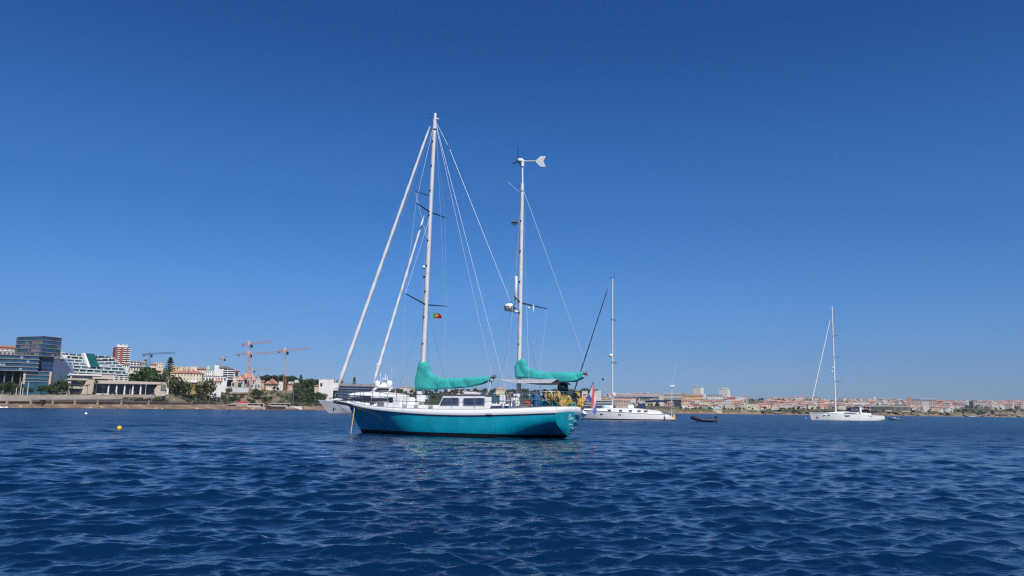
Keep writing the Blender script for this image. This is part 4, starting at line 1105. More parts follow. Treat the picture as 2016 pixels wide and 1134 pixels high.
def put_house(px, py, sc=1.0, kinds=('flat', 'flat', 'hip', 'gable', 'villa'), walls=('white', 'white', 'white', 'cream', 'cream', 'pink', 'beige', 'peach', 'white', 'grey')):
    k = hr.choice(kinds); w = hr.choice(walls); size = hr.choice(('small', 'medium', 'large'))
    key = (k, w, size)
    if key not in _hm:
        W, D, H = {'small': (8, 7, 4.5), 'medium': (12, 9, 6.5), 'large': (18, 10, 9)}[size]
        _hm[key] = house_mesh(k, w, W, D, H, 2.6 if k != 'flat' else .5)
    Y, z = ground(px, py)
    hq.append((px, py, sc, k, w, size, key, Y, z, hr.uniform(-.5, .5)))
def make_house(px, py, sc, k, w, size, key, Y, z, rz_):
    o = bpy.data.objects.new('house' if size != 'large' else 'apartment_house', None); link(o)
    o.location = (kx(px) * Y, Y, z); o.rotation_euler = (0, 0, -math.atan(kx(px)) + rz_); sc *= .8; o.scale = (sc, sc, sc)
    link(bpy.data.objects.new('wall', _hm[key][0]), o); link(bpy.data.objects.new('roof', _hm[key][1]), o)
    houses.append((o, px, py, k, w, size))
rowsR = [  # px range, row py (function of t), step, scale
    (1215, 1340, lambda p: 799, 8.0, 1.0), (1225, 1340, lambda p: 794, 6.7, 1.0), (1180, 1300, lambda p: 787, 7.1, 1.0), (1200, 1300, lambda p: 781.5, 6.7, .9),
    (1342, 1470, lambda p: 804, 9.2, 1.0), (1335, 1465, lambda p: 799, 7.6, 1.0), (1345, 1470, lambda p: 794.5, 7.6, 1.0), (1390, 1470, lambda p: 790, 7.6, .9),
    (1478, 1600, lambda p: 806 - (p - 1478) * .02, 8.4, .95), (1496, 1605, lambda p: 800, 6.3, .95), (1490, 1620, lambda p: 796, 6.3, .95), (1520, 1625, lambda p: 788.5, 6.7, .9),
    (1600, 1715, lambda p: 805, 7.6, .95), (1600, 1720, lambda p: 800.5, 6.3, .95), (1610, 1740, lambda p: 796.5, 5.9, .95), (1732, 1785, lambda p: 797, 5.9, 1.0), (1735, 1785, lambda p: 792.5, 5.9, 1.0),
    (1794, 1880, lambda p: 808 + (p - 1794) * .03, 6.3, 1.0), (1794, 1895, lambda p: 803.5, 5.5, 1.0), (1794, 1905, lambda p: 799.5, 5.0, 1.0), (1845, 1905, lambda p: 795, 5.0, 1.0),
    (1932, 2030, lambda p: 802, 10.1, 1.0), (1932, 2030, lambda p: 798, 7.6, 1.0), (1935, 2030, lambda p: 795, 6.7, 1.0), (1932, 2030, lambda p: 805, 9, 1.1), (1932, 2030, lambda p: 800, 7, 1.1), (1932, 2030, lambda p: 796.5, 7, 1.1), (1850, 2030, lambda p: 793.8, 6, 1.1)]
for a, b, fy, st, sc in rowsR:
    p = a
    while p < b:
        if hr.random() < .92: put_house(p + hr.uniform(-2, 2), fy(p) + hr.uniform(-1, 1), sc)
        p += st * .62 * hr.uniform(.8, 1.25)
for px, py in ((769, 772), (787, 766), (797, 768), (806, 775), (812, 771), (838, 771), (872, 777), (884, 775), (893, 779), (905, 776), (916, 778), (930, 781), (905, 785), (948, 780), (1006, 779), (1050, 784), (1075, 779), (1096, 777), (1110, 781)):
    put_house(px, py, .8, walls=('white', 'cream', 'peach', 'white'))
hq.sort(key=lambda q: -{'small': 8, 'medium': 12, 'large': 18}[q[5]] * q[2] / q[7])
for q in hq[:240]: make_house(*q)
FARH = hq[240:]
ZONES = [(760, 'left of the main sail cover'), (830, 'under the main sail cover'), (960, 'beyond the ketch cockpit'), (1060, 'beyond the outboard motor'), (1145, 'near the drooping flag'), (1190, "by the nearer white sloop's mast"),
         (1235, "above the nearer white sloop's coachroof"), (1275, "above the nearer white sloop's sprayhood"), (1312, "beyond the nearer white sloop's stern"), (1345, 'below the left white tower'), (1385, 'inland of the black dinghy'), (1410, 'below the right white tower'),
         (1440, 'left of the square fort'), (1474, 'right of the square fort'), (1505, 'halfway between fort and far yacht'), (1550, "short of the far yacht's bow"), (1590, "beyond the far yacht's foredeck"), (1645, "beyond the far yacht's sprayhood"),
         (1700, "beyond the far yacht's stern"), (1745, 'above the small grey tender'), (1792, 'below the dark blue mall roof'), (1845, 'right of the mall'), (1880, 'left of the lone twin block'), (1932, 'right of the lone twin block'), (1975, 'above the sandy cliff')]
def zone(px):
    z = ZONES[0][1]
    for a, t in ZONES:
        if px >= a: z = t
    return z
from collections import defaultdict
grp = defaultdict(list)
for h in houses:
    o, px, py, k, w, s = h
    grp[(s, w, k, zone(px))].append(h)
for key, hs in grp.items():
    s, w, k, z = key
    hs.sort(key=lambda h: h[1])
    for i, h in enumerate(hs):
        lab = f'{s} {w} {KD[k]} house {z}' if len(hs) == 1 else f"{ORD[i] if i else 'leftmost'} {s} {w} {KD[k]} house {z}"
        tag(h[0], lab, 'house', 'town houses on the far shore')

HMATS = []
for q in FARH:
    for me_ in _hm[q[6]]:
        for m_ in me_.materials:
            if m_ not in HMATS: HMATS.append(m_)
# ================================================================= TREES placed one by one
T = tree
T(20, 696, 17, 'pine', 'dark umbrella pine behind the orange-roofed villa', Y=520, wide=1.2)
T(137, 699, 9, 'broad', 'dark tree on the skyline above the terraced hotel', Y=520)
T(223, 718, 24, 'norfolk', 'slim dark conifer against the sky left of the red tower', Y=640)
T(279, 722, 14, 'norfolk', 'small araucaria left of the blue crane', Y=680)
T(328, 748, 45, 'norfolk', 'tall araucaria rising above the houses', Y=520, wide=1.05)
T(589, 752, 14, 'norfolk', 'small pointed conifer on the wooded skyline right of the orange crane', Y=720)
T(695, 768, 26, 'norfolk', 'lone pointed araucaria above the blue-grey building', Y=800, wide=.8)
for i, (px, py, h, Y) in enumerate(((274, 750, 26, 470), (284, 748, 26, 480), (294, 752, 24, 460), (304, 753, 20, 450), (288, 738, 20, 500))):
    T(px, py, h, 'broad', ['big round', 'tallest', 'lower', 'small', 'rear'][i] + ' green tree in the clump right of the hotel', 'trees right of the hotel', Y)
for i, (px, py, h, Y) in enumerate(((300, 755, 14, 458), (311, 755, 14, 460), (322, 756, 13, 459), (331, 757, 12, 462), (338, 752, 14, 480))):
    T(px, py, h, 'olive', ['leftmost', 'second', 'third', 'fourth', 'rightmost'][i] + ' dry green tree behind the hall canopy', 'trees behind the hall canopy', Y)
T(349, 773, 26, 'broad', 'large dark round tree before the yellow garden wall', Y=487)
T(363, 773, 22, 'broad', 'second dark tree before the yellow garden wall', Y=486)
T(404, 772, 25, 'olive', 'yellow-green tree between the mansion and the yellow pavilion', Y=500)
T(392, 771, 17, 'olive', 'smaller olive tree at the right of the mansion wall', Y=500)
T(448, 778, 15, 'broad', 'round shrub-like tree below the white terrace wall', Y=530)
bc = defaultdict(int)
for i, (px, py, h, k) in enumerate(sorted(((410, 786, 10, 'scrub'), (421, 783, 11, 'scrub'), (466, 789, 12, 'scrub'), (475, 783, 9, 'scrub'), (388, 784, 6, 'scrub'), (360, 786, 6, 'scrub'), (497, 794, 11, 'scrub'), (500, 785, 20, 'broad'), (508, 787, 18, 'broad'),
        (520, 795, 15, 'broad'), (531, 792, 12, 'broad'), (537, 770, 9, 'broad'), (528, 769, 8, 'broad'), (545, 771, 8, 'broad'), (560, 770, 9, 'olive'), (565, 767, 8, 'olive'), (552, 793, 6, 'scrub'), (488, 790, 8, 'scrub'), (455, 770, 6, 'scrub'), (478, 765, 6, 'scrub'), (487, 766, 7, 'scrub')))):
    z = 'on the dry slope below the mansion' if px < 440 else 'on the dry slope below the castle' if px < 515 else 'on the slope below the cream villa'
    nm = 'bush' if k == 'scrub' else 'tree'; bc[(z, nm)] += 1
    T(px, py, h, k, f'{ORD[bc[(z, nm)] - 1]} green {nm} from the left {z}', 'bushes on the dry slope')
for i, (px, py, h) in enumerate(((346, 786, 7), (356, 783, 6), (368, 788, 6), (377, 782, 8), (386, 788, 7), (397, 784, 9), (404, 789, 6), (415, 788, 8), (428, 786, 9), (436, 782, 8), (444, 788, 7), (457, 784, 8), (463, 779, 7))):
    T(px, py, h, 'scrub', f'{ORD[i]} scrubby bush from the left on the dry bank below the yellow wall', 'bushes on the dry bank', Y=interp(SHORE, px) + 24 + (790 - py) * 1.6)
for i, px in enumerate((238, 249, 262, 272, 283, 296, 306, 318)):
    T(px, 786 + (i % 2), 8 + (i * 3) % 4, 'scrub', f'{ORD[i]} low bush from the left on the bank below the hall', 'bushes below the hall', Y=interp(SHORE, px) + 21)
# promenade palms and trees on the left
for i, (px, py, h) in enumerate(((34, 777, 19), (50, 777, 13), (70, 777, 12), (88, 777, 13), (101, 777, 14), (155, 777, 31), (169, 776, 22), (186, 776, 31), (199, 776, 19), (208, 752, 17), (330, 776, 10))):
    T(px, py, h, 'palm', f'{ORD[i]} palm tree from the left in front of the glass offices' if i < 5 else (f'{ORD[i - 5]} palm tree from the left in front of the beige hall' if i < 9 else ['palm tree between the hotel and the hall canopy', 'stubby palm at the right end of the hall'][i - 9]),
      'palms along the promenade', interp(SHORE, px) + (26 if i < 9 else 60))
for i, (px, h) in enumerate(((-6, 26), (8, 28), (20, 25), (27, 16), (40, 17), (57, 15), (78, 20), (87, 22), (97, 21), (106, 16), (117, 30), (128, 28))):
    T(px, 778, h, 'broad', f'{ORD[i]} leafy tree from the left at the foot of the glass offices', 'trees before the glass offices', interp(SHORE, px) + 24 + (i % 3) * 4 + (12 if px > 110 else 0))
T(224, 777, 6, 'scrub', 'low round bush before the hall columns', Y=430); T(214, 777, 6, 'scrub', 'bush at the left end of the hall glass front', Y=428)
# park right of the crane
pr = random.Random(8); n = 0
park = []
for row, (py, h, step) in enumerate(((765, 17, 8), (773, 19, 8), (783, 20, 9), (792, 18, 9), (799, 16, 10))):
    px = 566 + row * 2
    while px < 668:
        park.append((px + pr.uniform(-3, 3), py + pr.uniform(-1.5, 1.5), h * pr.uniform(.8, 1.2), row, pr.random())); px += step * pr.uniform(.8, 1.2)
park.sort(key=lambda q: (q[3], q[0]))
ROWN = ['uppermost', 'second', 'middle', 'fourth', 'lowest']
cnt = defaultdict(int)
for px, py, h, row, rr in park:
    if px < 577 and row > 1 and row < 4: continue
    i = cnt[row]; cnt[row] += 1
    T(px, py, h, 'palm' if (row == 4 and rr < .45) else ('pine' if rr < .15 else ('olive' if rr < .45 else 'broad')), f'{ORD[min(i, 25)]} tree from the left in the {ROWN[row]} row of the park', 'trees of the shore park')
# skyline wood left of the white cube
for i, (px, py, h) in enumerate(((508, 752, 12), (517, 750, 10), (526, 752, 14), (532, 750, 13), (542, 753, 12), (550, 752, 14), (556, 752, 13), (566, 754, 14), (572, 756, 15), (580, 754, 12), (595, 757, 10), (603, 757, 9), (611, 759, 10), (617, 760, 15), (624, 760, 11))):
    T(px, py, h, 'broad' if i % 3 else 'pine', f'{ORD[i]} dark tree from the left on the skyline between castle and white cube', 'skyline trees', Y=730)
# middle shore: hillside trees behind the ketch
mid = []
for row, (py, h, step, a, b) in enumerate(((776, 10, 6, 752, 1180), (780, 9, 7.5, 745, 1180), (787, 10, 9, 745, 1170), (796, 9, 12, 900, 1170))):
    px = a
    while px < b:
        mid.append((px + pr.uniform(-3, 3), py + pr.uniform(-1.5, 1.5), h * pr.uniform(.65, 1.25), row, pr.random())); px += step * pr.uniform(.7, 1.3)
cnt = defaultdict(int)
for px, py, h, row, rr in sorted(mid, key=lambda q: (q[3], q[0])):
    if rr < .12: continue
    cnt[(row, zone(px))] += 1; i = cnt[(row, zone(px))] - 1
    T(px, py, h, 'pine' if rr < .12 else ('olive' if rr < .4 else 'broad'), f"{ORD[min(i, 25)]} tree from the left in the {['skyline', 'upper', 'lower', 'shore'][row]} row {zone(px)}", 'hillside trees behind the ketch')
# right town trees
rt = []
for row, (py, h, step, a, b) in enumerate(((809, 6.5, 9, 1340, 1600), (803, 6, 11, 1345, 1600), (797, 5, 12, 1345, 1720), (791, 5, 14, 1380, 1600), (789.5, 4, 6, 1455, 1600), (792, 3, 13, 1600, 1900), (806, 4.5, 13, 1600, 1720), (805, 4.5, 4.5, 1897, 1955), (802, 4, 5, 1900, 1950),
        (800, 3.5, 7, 1935, 2030), (796, 3.5, 8, 1935, 2030), (794, 3.5, 9, 1850, 2030), (807, 3, 8, 1960, 2030), (800, 3, 12, 1795, 1900), (792, 5, 10, 1165, 1200), (800, 5, 8, 1180, 1300), (783, 4, 13, 1190, 1300))):
    px = a
    while px < b:
        rt.append((px + pr.uniform(-2, 2), py + pr.uniform(-.8, .8), h * pr.uniform(.7, 1.35), row, pr.random())); px += step * pr.uniform(.7, 1.3)
cnt = defaultdict(int)
RN = ['shore', 'lower', 'middle', 'upper', 'ridge', 'skyline', 'shore', 'bluff foot', 'bluff top', 'lower slope', 'upper slope', 'skyline', 'cliff top', 'street', 'pavilion', 'quay', 'back']
for px, py, h, row, rr in sorted(rt, key=lambda q: (q[3], q[0])):
    i = cnt[(RN[row], zone(px))]; cnt[(RN[row], zone(px))] += 1
    if row not in (7, 8): far_tree(px, py, h, 'pine' if rr < .1 else ('olive' if rr < .4 else 'broad')); continue
    T(px, py, h, 'olive' if rr < .3 else 'broad', f'{ORD[min(i, 25)]} tree from the left at the {RN[row]}, {zone(px)}', 'trees on the wooded bluff')
def merged(name, items, m_list):
    vs, fs, mi, off = [], [], [], 0
    for me, loc, rz, sc in items:
        n = len(me.vertices); co = np.empty(n * 3, np.float32); me.vertices.foreach_get('co', co); co = co.reshape(-1, 3) * np.array(sc)
        c_, s_ = math.cos(rz), math.sin(rz); x = co[:, 0] * c_ - co[:, 1] * s_ + loc[0]; y = co[:, 0] * s_ + co[:, 1] * c_ + loc[1]
        vs.extend(zip(x.tolist(), y.tolist(), (co[:, 2] + loc[2]).tolist()))
        for p in me.polygons: fs.append(tuple(q + off for q in p.vertices)); mi.append(m_list.index(me.materials[p.material_index]))
        off += n
    me = bpy.data.meshes.new(name); me.from_pydata(vs, [], fs)
    for m in m_list: me.materials.append(m)
    me.polygons.foreach_set('material_index', mi); me.update()
    return link(bpy.data.objects.new(name, me))
ml = list(LEAF.values()) + [TRUNK]; its = []
for px, Y, z, H, kd in _far:
    cm, tmz = tree_mesh(kd, trnd.randrange(NT[kd])); w = 1.2
    its.append((cm, (kx(px) * Y, Y, z), trnd.uniform(0, 6), (H * w, H * w, H)))
tag(merged('distant_houses', [(me_, (kx(q[0]) * q[7], q[7], q[8]), -math.atan(kx(q[0])) + q[9], (q[2] * .8,) * 3) for q in FARH for me_ in _hm[q[6]]], HMATS), 'smallest pale houses filling in the far town', 'houses', kind='stuff')
tag(merged('distant_trees', its, ml), 'dark green trees scattered through the far town', 'trees', kind='stuff')
# street lamps and flagpoles of the left shore
def pole(label, px, py, h, r=.09, lamp=True, Y=None, cat='lamp post', name='street_lamp', m=None, group='lamp posts on the promenade'):
    Y = Y or ground(px, py)[0]
    k = Y / 400; H = h / F * Y
    o = empty(name, label, cat, group, loc=(kx(px) * Y, Y, max(zpx(px, py, Y), -1)))
    MB().mat(m or STEEL).tube([(0, 0, -2), (0, 0, H)], [r * 1.4 * k, r * k], 6).build('pole', parent=o)
    if lamp: MB().mat(m or STEEL).tube([(-.05, 0, H), (.8 * k, 0, H + .2)], .06 * k, 4).box(.5 * k, 1.1 * k, -.1, .1, H + .1, H + .2).build('lamp_head', parent=o)
for i, (px, py, h) in enumerate(((228, 790, 17), (261, 790, 17), (297, 790, 17), (326, 790, 14), (353, 791, 13), (385, 792, 14), (411, 794, 13), (425, 792, 14), (433, 791, 14), (466, 798, 14), (480, 796, 12))):
    pole(f'{ORD[i]} slim lamp post from the left on the promenade', px, py, h, Y=interp(SHORE, px) + 17)
pole('tall floodlight mast on the beach before the dry slope', 447, 801, 30, .16, Y=505, group=None)
pole('tall grey lamp mast at the park beach', 576, 800, 30, .16, Y=565, group=None)
pole('lamp mast on the slope right of the cream villa', 567, 774, 12, .12, Y=600, group=None)
for i, (px, h) in enumerate(((29, 14), (37.5, 26), (42, 14), (51.5, 24))):
    pole(f'{ORD[i]} white flagpole from the left before the glass offices', px, 778, h, .13, False, interp(SHORE, px) + 22, 'flagpole', 'flagpole', HWHITE, 'flagpoles before the glass offices')
for i, (px, h) in enumerate(((227, 12), (243, 10), (253, 11), (284, 22))):
    pole(f'{ORD[i]} thin flagpole from the left before the beige hall', px, 777, h, .09, False, interp(SHORE, px) + 23, 'flagpole', 'flagpole', HWHITE, 'flagpoles before the beige hall')
# ================================================================= BOATS
TEAL = mat('teal_hull_paint', (0.001, 0.31, 0.41), 0.25, var=0.2, scale=1.1, coat=0.4)
def weather(m):
    n = m.node_tree; b = n.nodes['Principled BSDF']; src = b.inputs['Base Color'].links[0].from_socket
    tc = [q for q in n.nodes if q.type == 'TEX_COORD'][0]
    mp = n.nodes.new('ShaderNodeMapping'); mp.inputs['Scale'].default_value = (3.5, 3.5, .5); n.links.new(tc.outputs['Object'], mp.inputs['Vector'])
    nz = n.nodes.new('ShaderNodeTexNoise'); nz.inputs['Scale'].default_value = 1.6; nz.inputs['Detail'].default_value = 8; nz.inputs['Roughness'].default_value = .7; n.links.new(mp.outputs['Vector'], nz.inputs['Vector'])
    rp = n.nodes.new('ShaderNodeValToRGB'); rp.color_ramp.elements[0].position = .52; rp.color_ramp.elements[1].position = .78
    rp.color_ramp.elements[0].color = (0, 0, 0, 1); rp.color_ramp.elements[1].color = (.5, .5, .5, 1); n.links.new(nz.outputs['Fac'], rp.inputs['Fac'])
    mx = n.nodes.new('ShaderNodeMix'); mx.data_type = 'RGBA'; n.links.new(rp.outputs['Color'], mx.inputs['Factor']); n.links.new(src, mx.inputs['A']); mx.inputs['B'].default_value = (.04, .42, .48, 1)
    n.links.new(mx.outputs['Result'], b.inputs['Base Color'])
weather(TEAL)
BOOT = mat('black_boot_paint', (0.012, 0.012, 0.014), 0.5, var=0.3)
COVER = mat('turquoise_canvas', (0.03, 0.38, 0.36), 0.85, var=0.22, scale=3, bump=0.3, bscale=4)
AWN = mat('grey_awning_canvas', (0.38, 0.38, 0.4), 0.85, var=0.15, scale=3)
DECKM = mat('pale_deck', (0.6, 0.58, 0.54), 0.7, var=0.12)
FRAMEG = mat('grey_window_frame', (0.4, 0.42, 0.46), 0.4)
DARKT = mat('dark_trim', (0.02, 0.03, 0.05), 0.5)
def loft(L, sheer, half, keel, stem, stern, zboot, shape_mid, shape_bow, shape_stern, nu=44, nw=14, bow_blend=0.4, stern_blend=0.75, z_off=0.0):
    """returns above(rows), below(rows) point grids for one side; tables are keyed by x along the boat"""
    def f(u, w):
        xm = u * L
        wb = max(0.0, 1 - u / bow_blend) if u < bow_blend else 0
        ws = max(0.0, (u - stern_blend) / (1 - stern_blend)) if u > stern_blend else 0
        wb = wb * wb * (3 - 2 * wb); ws = ws * ws * (3 - 2 * ws)
        v = sinterp(shape_mid, w) * (1 - wb - ws) + sinterp(shape_bow, w) * wb + sinterp(shape_stern, w) * ws
        return sinterp(half, xm) * v
    grid = []
    for i in range(nu + 1):
        u = (i / nu); u = u ** 1.25 if u < .5 else u
        u = (i / nu) ** 1.15
        xm = u * L
        zs, zk = sinterp(sheer, xm), sinterp(keel, xm)
        wb = (zs - zboot) / max(1e-4, zs - zk); wb = min(max(wb, 0.05), 0.97)
        ws = [wb * k / nw for k in range(nw + 1)] + [wb + (1 - wb) * k / 6 for k in range(1, 7)]
        col_ = []
        for w in ws:
            z = zs + (zk - zs) * w
            x = stem(z) * (1 - u) + stern(z) * u
            col_.append((x, f(u, w), z))
        grid.append(col_)
    return grid, nw
def hull_parts(parent, grid, nw, mh, mb_, transom_mat=None, names=('hull', 'bottom_paint', 'transom')):
    for nm, a, b, m in ((names[0], 0, nw, mh), (names[1], nw, nw + 6, mb_)):
        mb = MB().mat(m); mb.smooth = True
        for s in (-1, 1):
            base = len(mb.v); k = b - a + 1
            for c in grid: mb.v.extend((x, s * y, z) for x, y, z in c[a:b + 1])
            for i in range(len(grid) - 1):
                for j in range(k - 1):
                    q = (base + i * k + j, base + (i + 1) * k + j, base + (i + 1) * k + j + 1, base + i * k + j + 1)
                    mb.face(q if s > 0 else q[::-1])
        mb.build(nm, parent=parent, fix=False)
    last = grid[-1]
    mb = MB().mat(transom_mat or mh)
    pts = [(x, -y, z) for x, y, z in last] + [(x, y, z) for x, y, z in reversed(last)]
    # transom as strips, slightly bulged aft
    mb.smooth = True
    rows = []
    for x, y, z in last:
        rows.append([(x + 0.10 * (1 - (t / 4) ** 2) * min(1, y) + 0.004, y * t / 4, z + (0.07 * (1 - (t / 4) ** 2) if z > last[0][2] - .02 else 0)) for t in range(-4, 5)])
    base = len(mb.v)
    for r in rows: mb.v.extend(r)
    for i in range(len(rows) - 1):
        for j in range(8): mb.face((base + i * 9 + j, base + i * 9 + j + 1, base + (i + 1) * 9 + j + 1, base + (i + 1) * 9 + j))
    return mb.build(names[2], parent=parent)
def deck_part(parent, grid, dz, m, name='deck', inset=0.03):
    mb = MB().mat(m)
    for i in range(len(grid) - 1):
        a, b = grid[i][0], grid[i + 1][0]
        mb.poly([(a[0], -a[1] + inset, a[2] + dz), (b[0], -b[1] + inset, b[2] + dz), (b[0], 0, b[2] + dz + .05), (a[0], 0, a[2] + dz + .05)])
        mb.poly([(a[0], 0, a[2] + dz + .05), (b[0], 0, b[2] + dz + .05), (b[0], b[1] - inset, b[2] + dz), (a[0], a[1] - inset, a[2] + dz)])
    return mb.build(name, parent=parent, fix=False)
def wire(parent, name, pts, r=.009, m=None):
    if r < .0151: r *= .62
    return MB().mat(m or WIRE).tube(pts, r, 4).build(name, parent=parent)
def sag(a, b, s, n=8):
    a, b = Vector(a), Vector(b)
    return [a + (b - a) * i / n + Vector((0, 0, -s * 4 * (i / n) * (1 - i / n))) for i in range(n + 1)]
def furled(parent, a, b, r0, r1, m=SAILW, name='furled_sail', seed=1):
    rnd = random.Random(seed); a, b = Vector(a), Vector(b); n = 60
    pts = sag(a, b, -0.0, n); rad = []
    for i in range(n + 1):
        t = i / n; rad.append((r0 + (r1 - r0) * t) * (1 + .10 * math.sin(i * 1.35 + seed) + rnd.uniform(-.05, .05)) * (1 if 1 < i < n - 1 else .5))
    o = MB().mat(m).tube(pts, rad, 8).build(name, parent=parent)
    return o
def boom_cover(parent, st, name='sail_cover', m=COVER, seed=2):
    """st: list of (x, ztop, zbot, halfwidth)"""
    rnd = random.Random(seed); rings = []; N = 110
    xs = [s[0] for s in st]; Lx = xs[-1] - xs[0]
    prof = [-1, -.97, -.8, -.6, -.4, -.2, 0, .2, .4, .6, .78, .9, .97, 1]
    for i in range(N + 1):
        x = xs[0] + Lx * i / N
        zt = sinterp([(s[0], s[1]) for s in st], x); zb = interp([(s[0], s[2]) for s in st], x); w = interp([(s[0], s[3]) for s in st], x)
        hh = (zt - zb) / 2; zc = (zt + zb) / 2; L = []; Rr_ = []
        for q in prof:
            base = (1 - max(0, q) ** 2.2) ** .6 if q < 1 else 0
            base = max(.12, base) * (.88 + .12 * (1 - q)) * (.35 if q == -1 else 1)
            z = zc + hh * q
            def crease(sd):   # canvas folds falling aft and down from the mast
                u = x * 2.6 + z * 2.2 * (1 if sd > 0 else 1.2) + seed
                a_ = abs(math.sin(u + .7 * math.sin(x * 1.7 + sd)))
                b__ = abs(math.sin(x * 7.3 - z * 3.1 + seed * 2 + sd)) * .5
                return (a_ ** .6 - .6) * .06 + (b__ ** .7 - .3) * .018
            am = 1 if -.97 < q < .97 else .3
            L.append((x, -(w * base + crease(1) * am), z)); Rr_.append((x, w * base + crease(-1) * am, z))
        rings.append(L + Rr_[::-1])
    mb = MB().mat(m); mb.smooth = True; mb.rings(rings, True)
    return mb.build(name, parent=parent)
def lifeline(parent, pts, r=.008, m=None, name='lifeline'):
    return MB().mat(m or DWIRE).tube(pts, r, 4, cap=False).build(name, parent=parent)

def hull_y(grid, x, z):
    best = None
    for c in grid:
        for p in c:
            d = (p[0] - x) ** 2 + (p[2] - z) ** 2 * 4
            if best is None or d < best[0]: best = (d, p[1])
    return best[1]
def on_hull(Kf, grid, px, py):
    v = -1.0
    for _ in range(5):
        q = Kf(px, py, v); v = -hull_y(grid, q.x, q.z)
    return Kf(px, py, v)
SHF = [(0, 1), (.25, .93), (.5, .82), (.75, .6), (.9, .35), (1, .02)]
SMF = [(0, 1), (.3, 1.0), (.6, .97), (.8, .85), (.92, .6), (1, .05)]
# ----------------------------------------------------------------- the teal ketch
KF = Frame(687, 43.4, R(27))
K = KF.at
KX = KF.atx
ketch = empty('sailing_ketch', 'two-masted teal ketch with white bulwark and turquoise sail covers, nearest boat', 'sailing yacht', frame=KF)
HALF = [(0, .03), (.7, .42), (1.5, .80), (2.6, 1.22), (4, 1.60), (5.5, 1.84), (7.3, 1.95), (9.5, 1.93), (11.5, 1.80), (12.7, 1.68), (13.36, 1.58)]
SH = [(0, 1.50), (1.3, 1.36), (2.6, 1.24), (4.5, 1.13), (6.5, 1.05), (8.7, 1.035), (11, 1.10), (13.36, 1.20)]
BW = [(0, 1.74), (1.3, 1.56), (2.64, 1.43), (4.5, 1.36), (6.8, 1.315), (9.1, 1.325), (11, 1.38), (13.36, 1.50)]
KEEL = [(0, -.55), (1.5, -.8), (4, -1.1), (9, -1.1), (11, -.65), (12.3, -.25), (13.36, .10)]
stem = lambda z: (1.50 - z) * .66 - .02
stern = lambda z: 13.30 + .06 * z
smid = [(0, 1), (.2, 1.005), (.4, .99), (.55, .94), (.7, .82), (.85, .58), (1, .03)]
sbow = [(0, 1), (.2, .80), (.4, .62), (.6, .43), (.8, .22), (1, .01)]
sst = [(0, 1), (.2, 1.0), (.35, .96), (.5, .84), (.65, .62), (.8, .38), (.92, .16), (1, .03)]
grid, nw = loft(13.36, SH, HALF, KEEL, stem, stern, .19, smid, sbow, sst)
tr = hull_parts(ketch, grid, nw, TEAL, BOOT)
# bulwark: white strip from the teal edge up, leaning slightly, wraps the stern
mb = MB().mat(WHITE); mb.smooth = True
path = []
for c in grid:
    x, y, z = c[0]; path.append((x, y, z, interp(BW, min(13.36, max(0, x)))))
for s in (-1, 1):
    rings = []
    for x, y, z, zt in path:
        xs = x - .12 * (1 - min(1, x / 1.5)) if x < 1.5 else x
        rings.append([(x, s * (y + .008), z + .012), (xs, s * (y + .0), zt), (xs + .05 * (x < .6), s * max(0, y - .07), zt), (x + .05 * (x < .6), s * max(0, y - .06), z - .1)])
    mb.rings(rings, True)
def stern_arc(zf, bul, n=12, inner=0.0):
    out = []
    for i in range(n + 1):
        t = -1 + 2 * i / n
        y = 1.58 * t; x = 13.37 + bul * (1 - abs(t) ** 2.5) - inner
        out.append((x, y * (1 - inner * .04), zf))
    return out
rings = []
for i in range(13):
    t = -1 + 2 * i / 12; y = 1.585 * t; bl = .10 * (1 - abs(t) ** 2.5)
    cam_ = .07 * (1 - t * t)
    rings.append([(13.36 + bl + .01, y, 1.21 + cam_), (13.40 + bl * 1.2, y, 1.50 + cam_ * .4), (13.33 + bl, y * .97, 1.50 + cam_ * .4), (13.30 + bl, y * .97, 1.12)])
mb.rings(rings, True)
bul = mb.build('bulwark', parent=ketch)
for s in (-1, 1):
    MB().mat(DARKT).tube([(x - .0, s * (y + .02), z + .0) for x, y, z, zt in path], .022, 5).build('rubbing_strake', parent=ketch)
    MB().mat(FRAMEG).tube([(x, s * (y - .03), zt + .015) for x, y, z, zt in path[1:]], .022, 5).build('cap_rail', parent=ketch)
deck = deck_part(ketch, grid, .03, DECKM)
# hawse slots in bulwark
for px, py in ((963, 815), (881, 816)):
    q = K(px, py, -1.94)
    MB().mat(FRAMEG).box(q.x - .17, q.x + .17, -1.985, -1.90, q.z - .035, q.z + .035).build('scupper', parent=bul)
# transom lettering and boarding steps
def lettering(text, loc, size, parent, m, shear=.35, sp=1.0, name='lettering'):
    cu = bpy.data.curves.new(name, 'FONT'); cu.body = text; cu.size = size; cu.shear = shear; cu.extrude = .004; cu.space_character = sp
    cu.materials.append(m)
    tmp = bpy.data.objects.new(name, cu); col.objects.link(tmp); bpy.context.view_layer.update()
    me = bpy.data.meshes.new_from_object(tmp.evaluated_get(bpy.context.evaluated_depsgraph_get())); bpy.data.objects.remove(tmp)
    o = bpy.data.objects.new(name, me); link(o, parent); o.location = loc; o.rotation_euler = (R(90), 0, R(90)); return o
LETT = mat('white_lettering', (.45, .62, .66), .5, var=.02)
lettering('D', (13.475, -.36, .88), .42, tr, LETT, .5)
lettering('ana', (13.475, -.06, .90), .25, tr, LETT, .4)
lettering('Lemmer', (13.46, -.20, .64), .12, tr, LETT, .1)
for zz, y0, y1 in ((1.15, .55, 1.15), (.80, .40, .95), (.46, .12, .55)):
    mb = MB().mat(STEEL)
    mb.tube([(13.42, y0, zz + .08), (13.58, y0, zz), (13.58, y1, zz), (13.42, y1, zz + .08)], .02, 5).box(13.46, 13.60, y0, y1, zz - .015, zz + .012)
    mb.build('boarding_step', parent=tr)
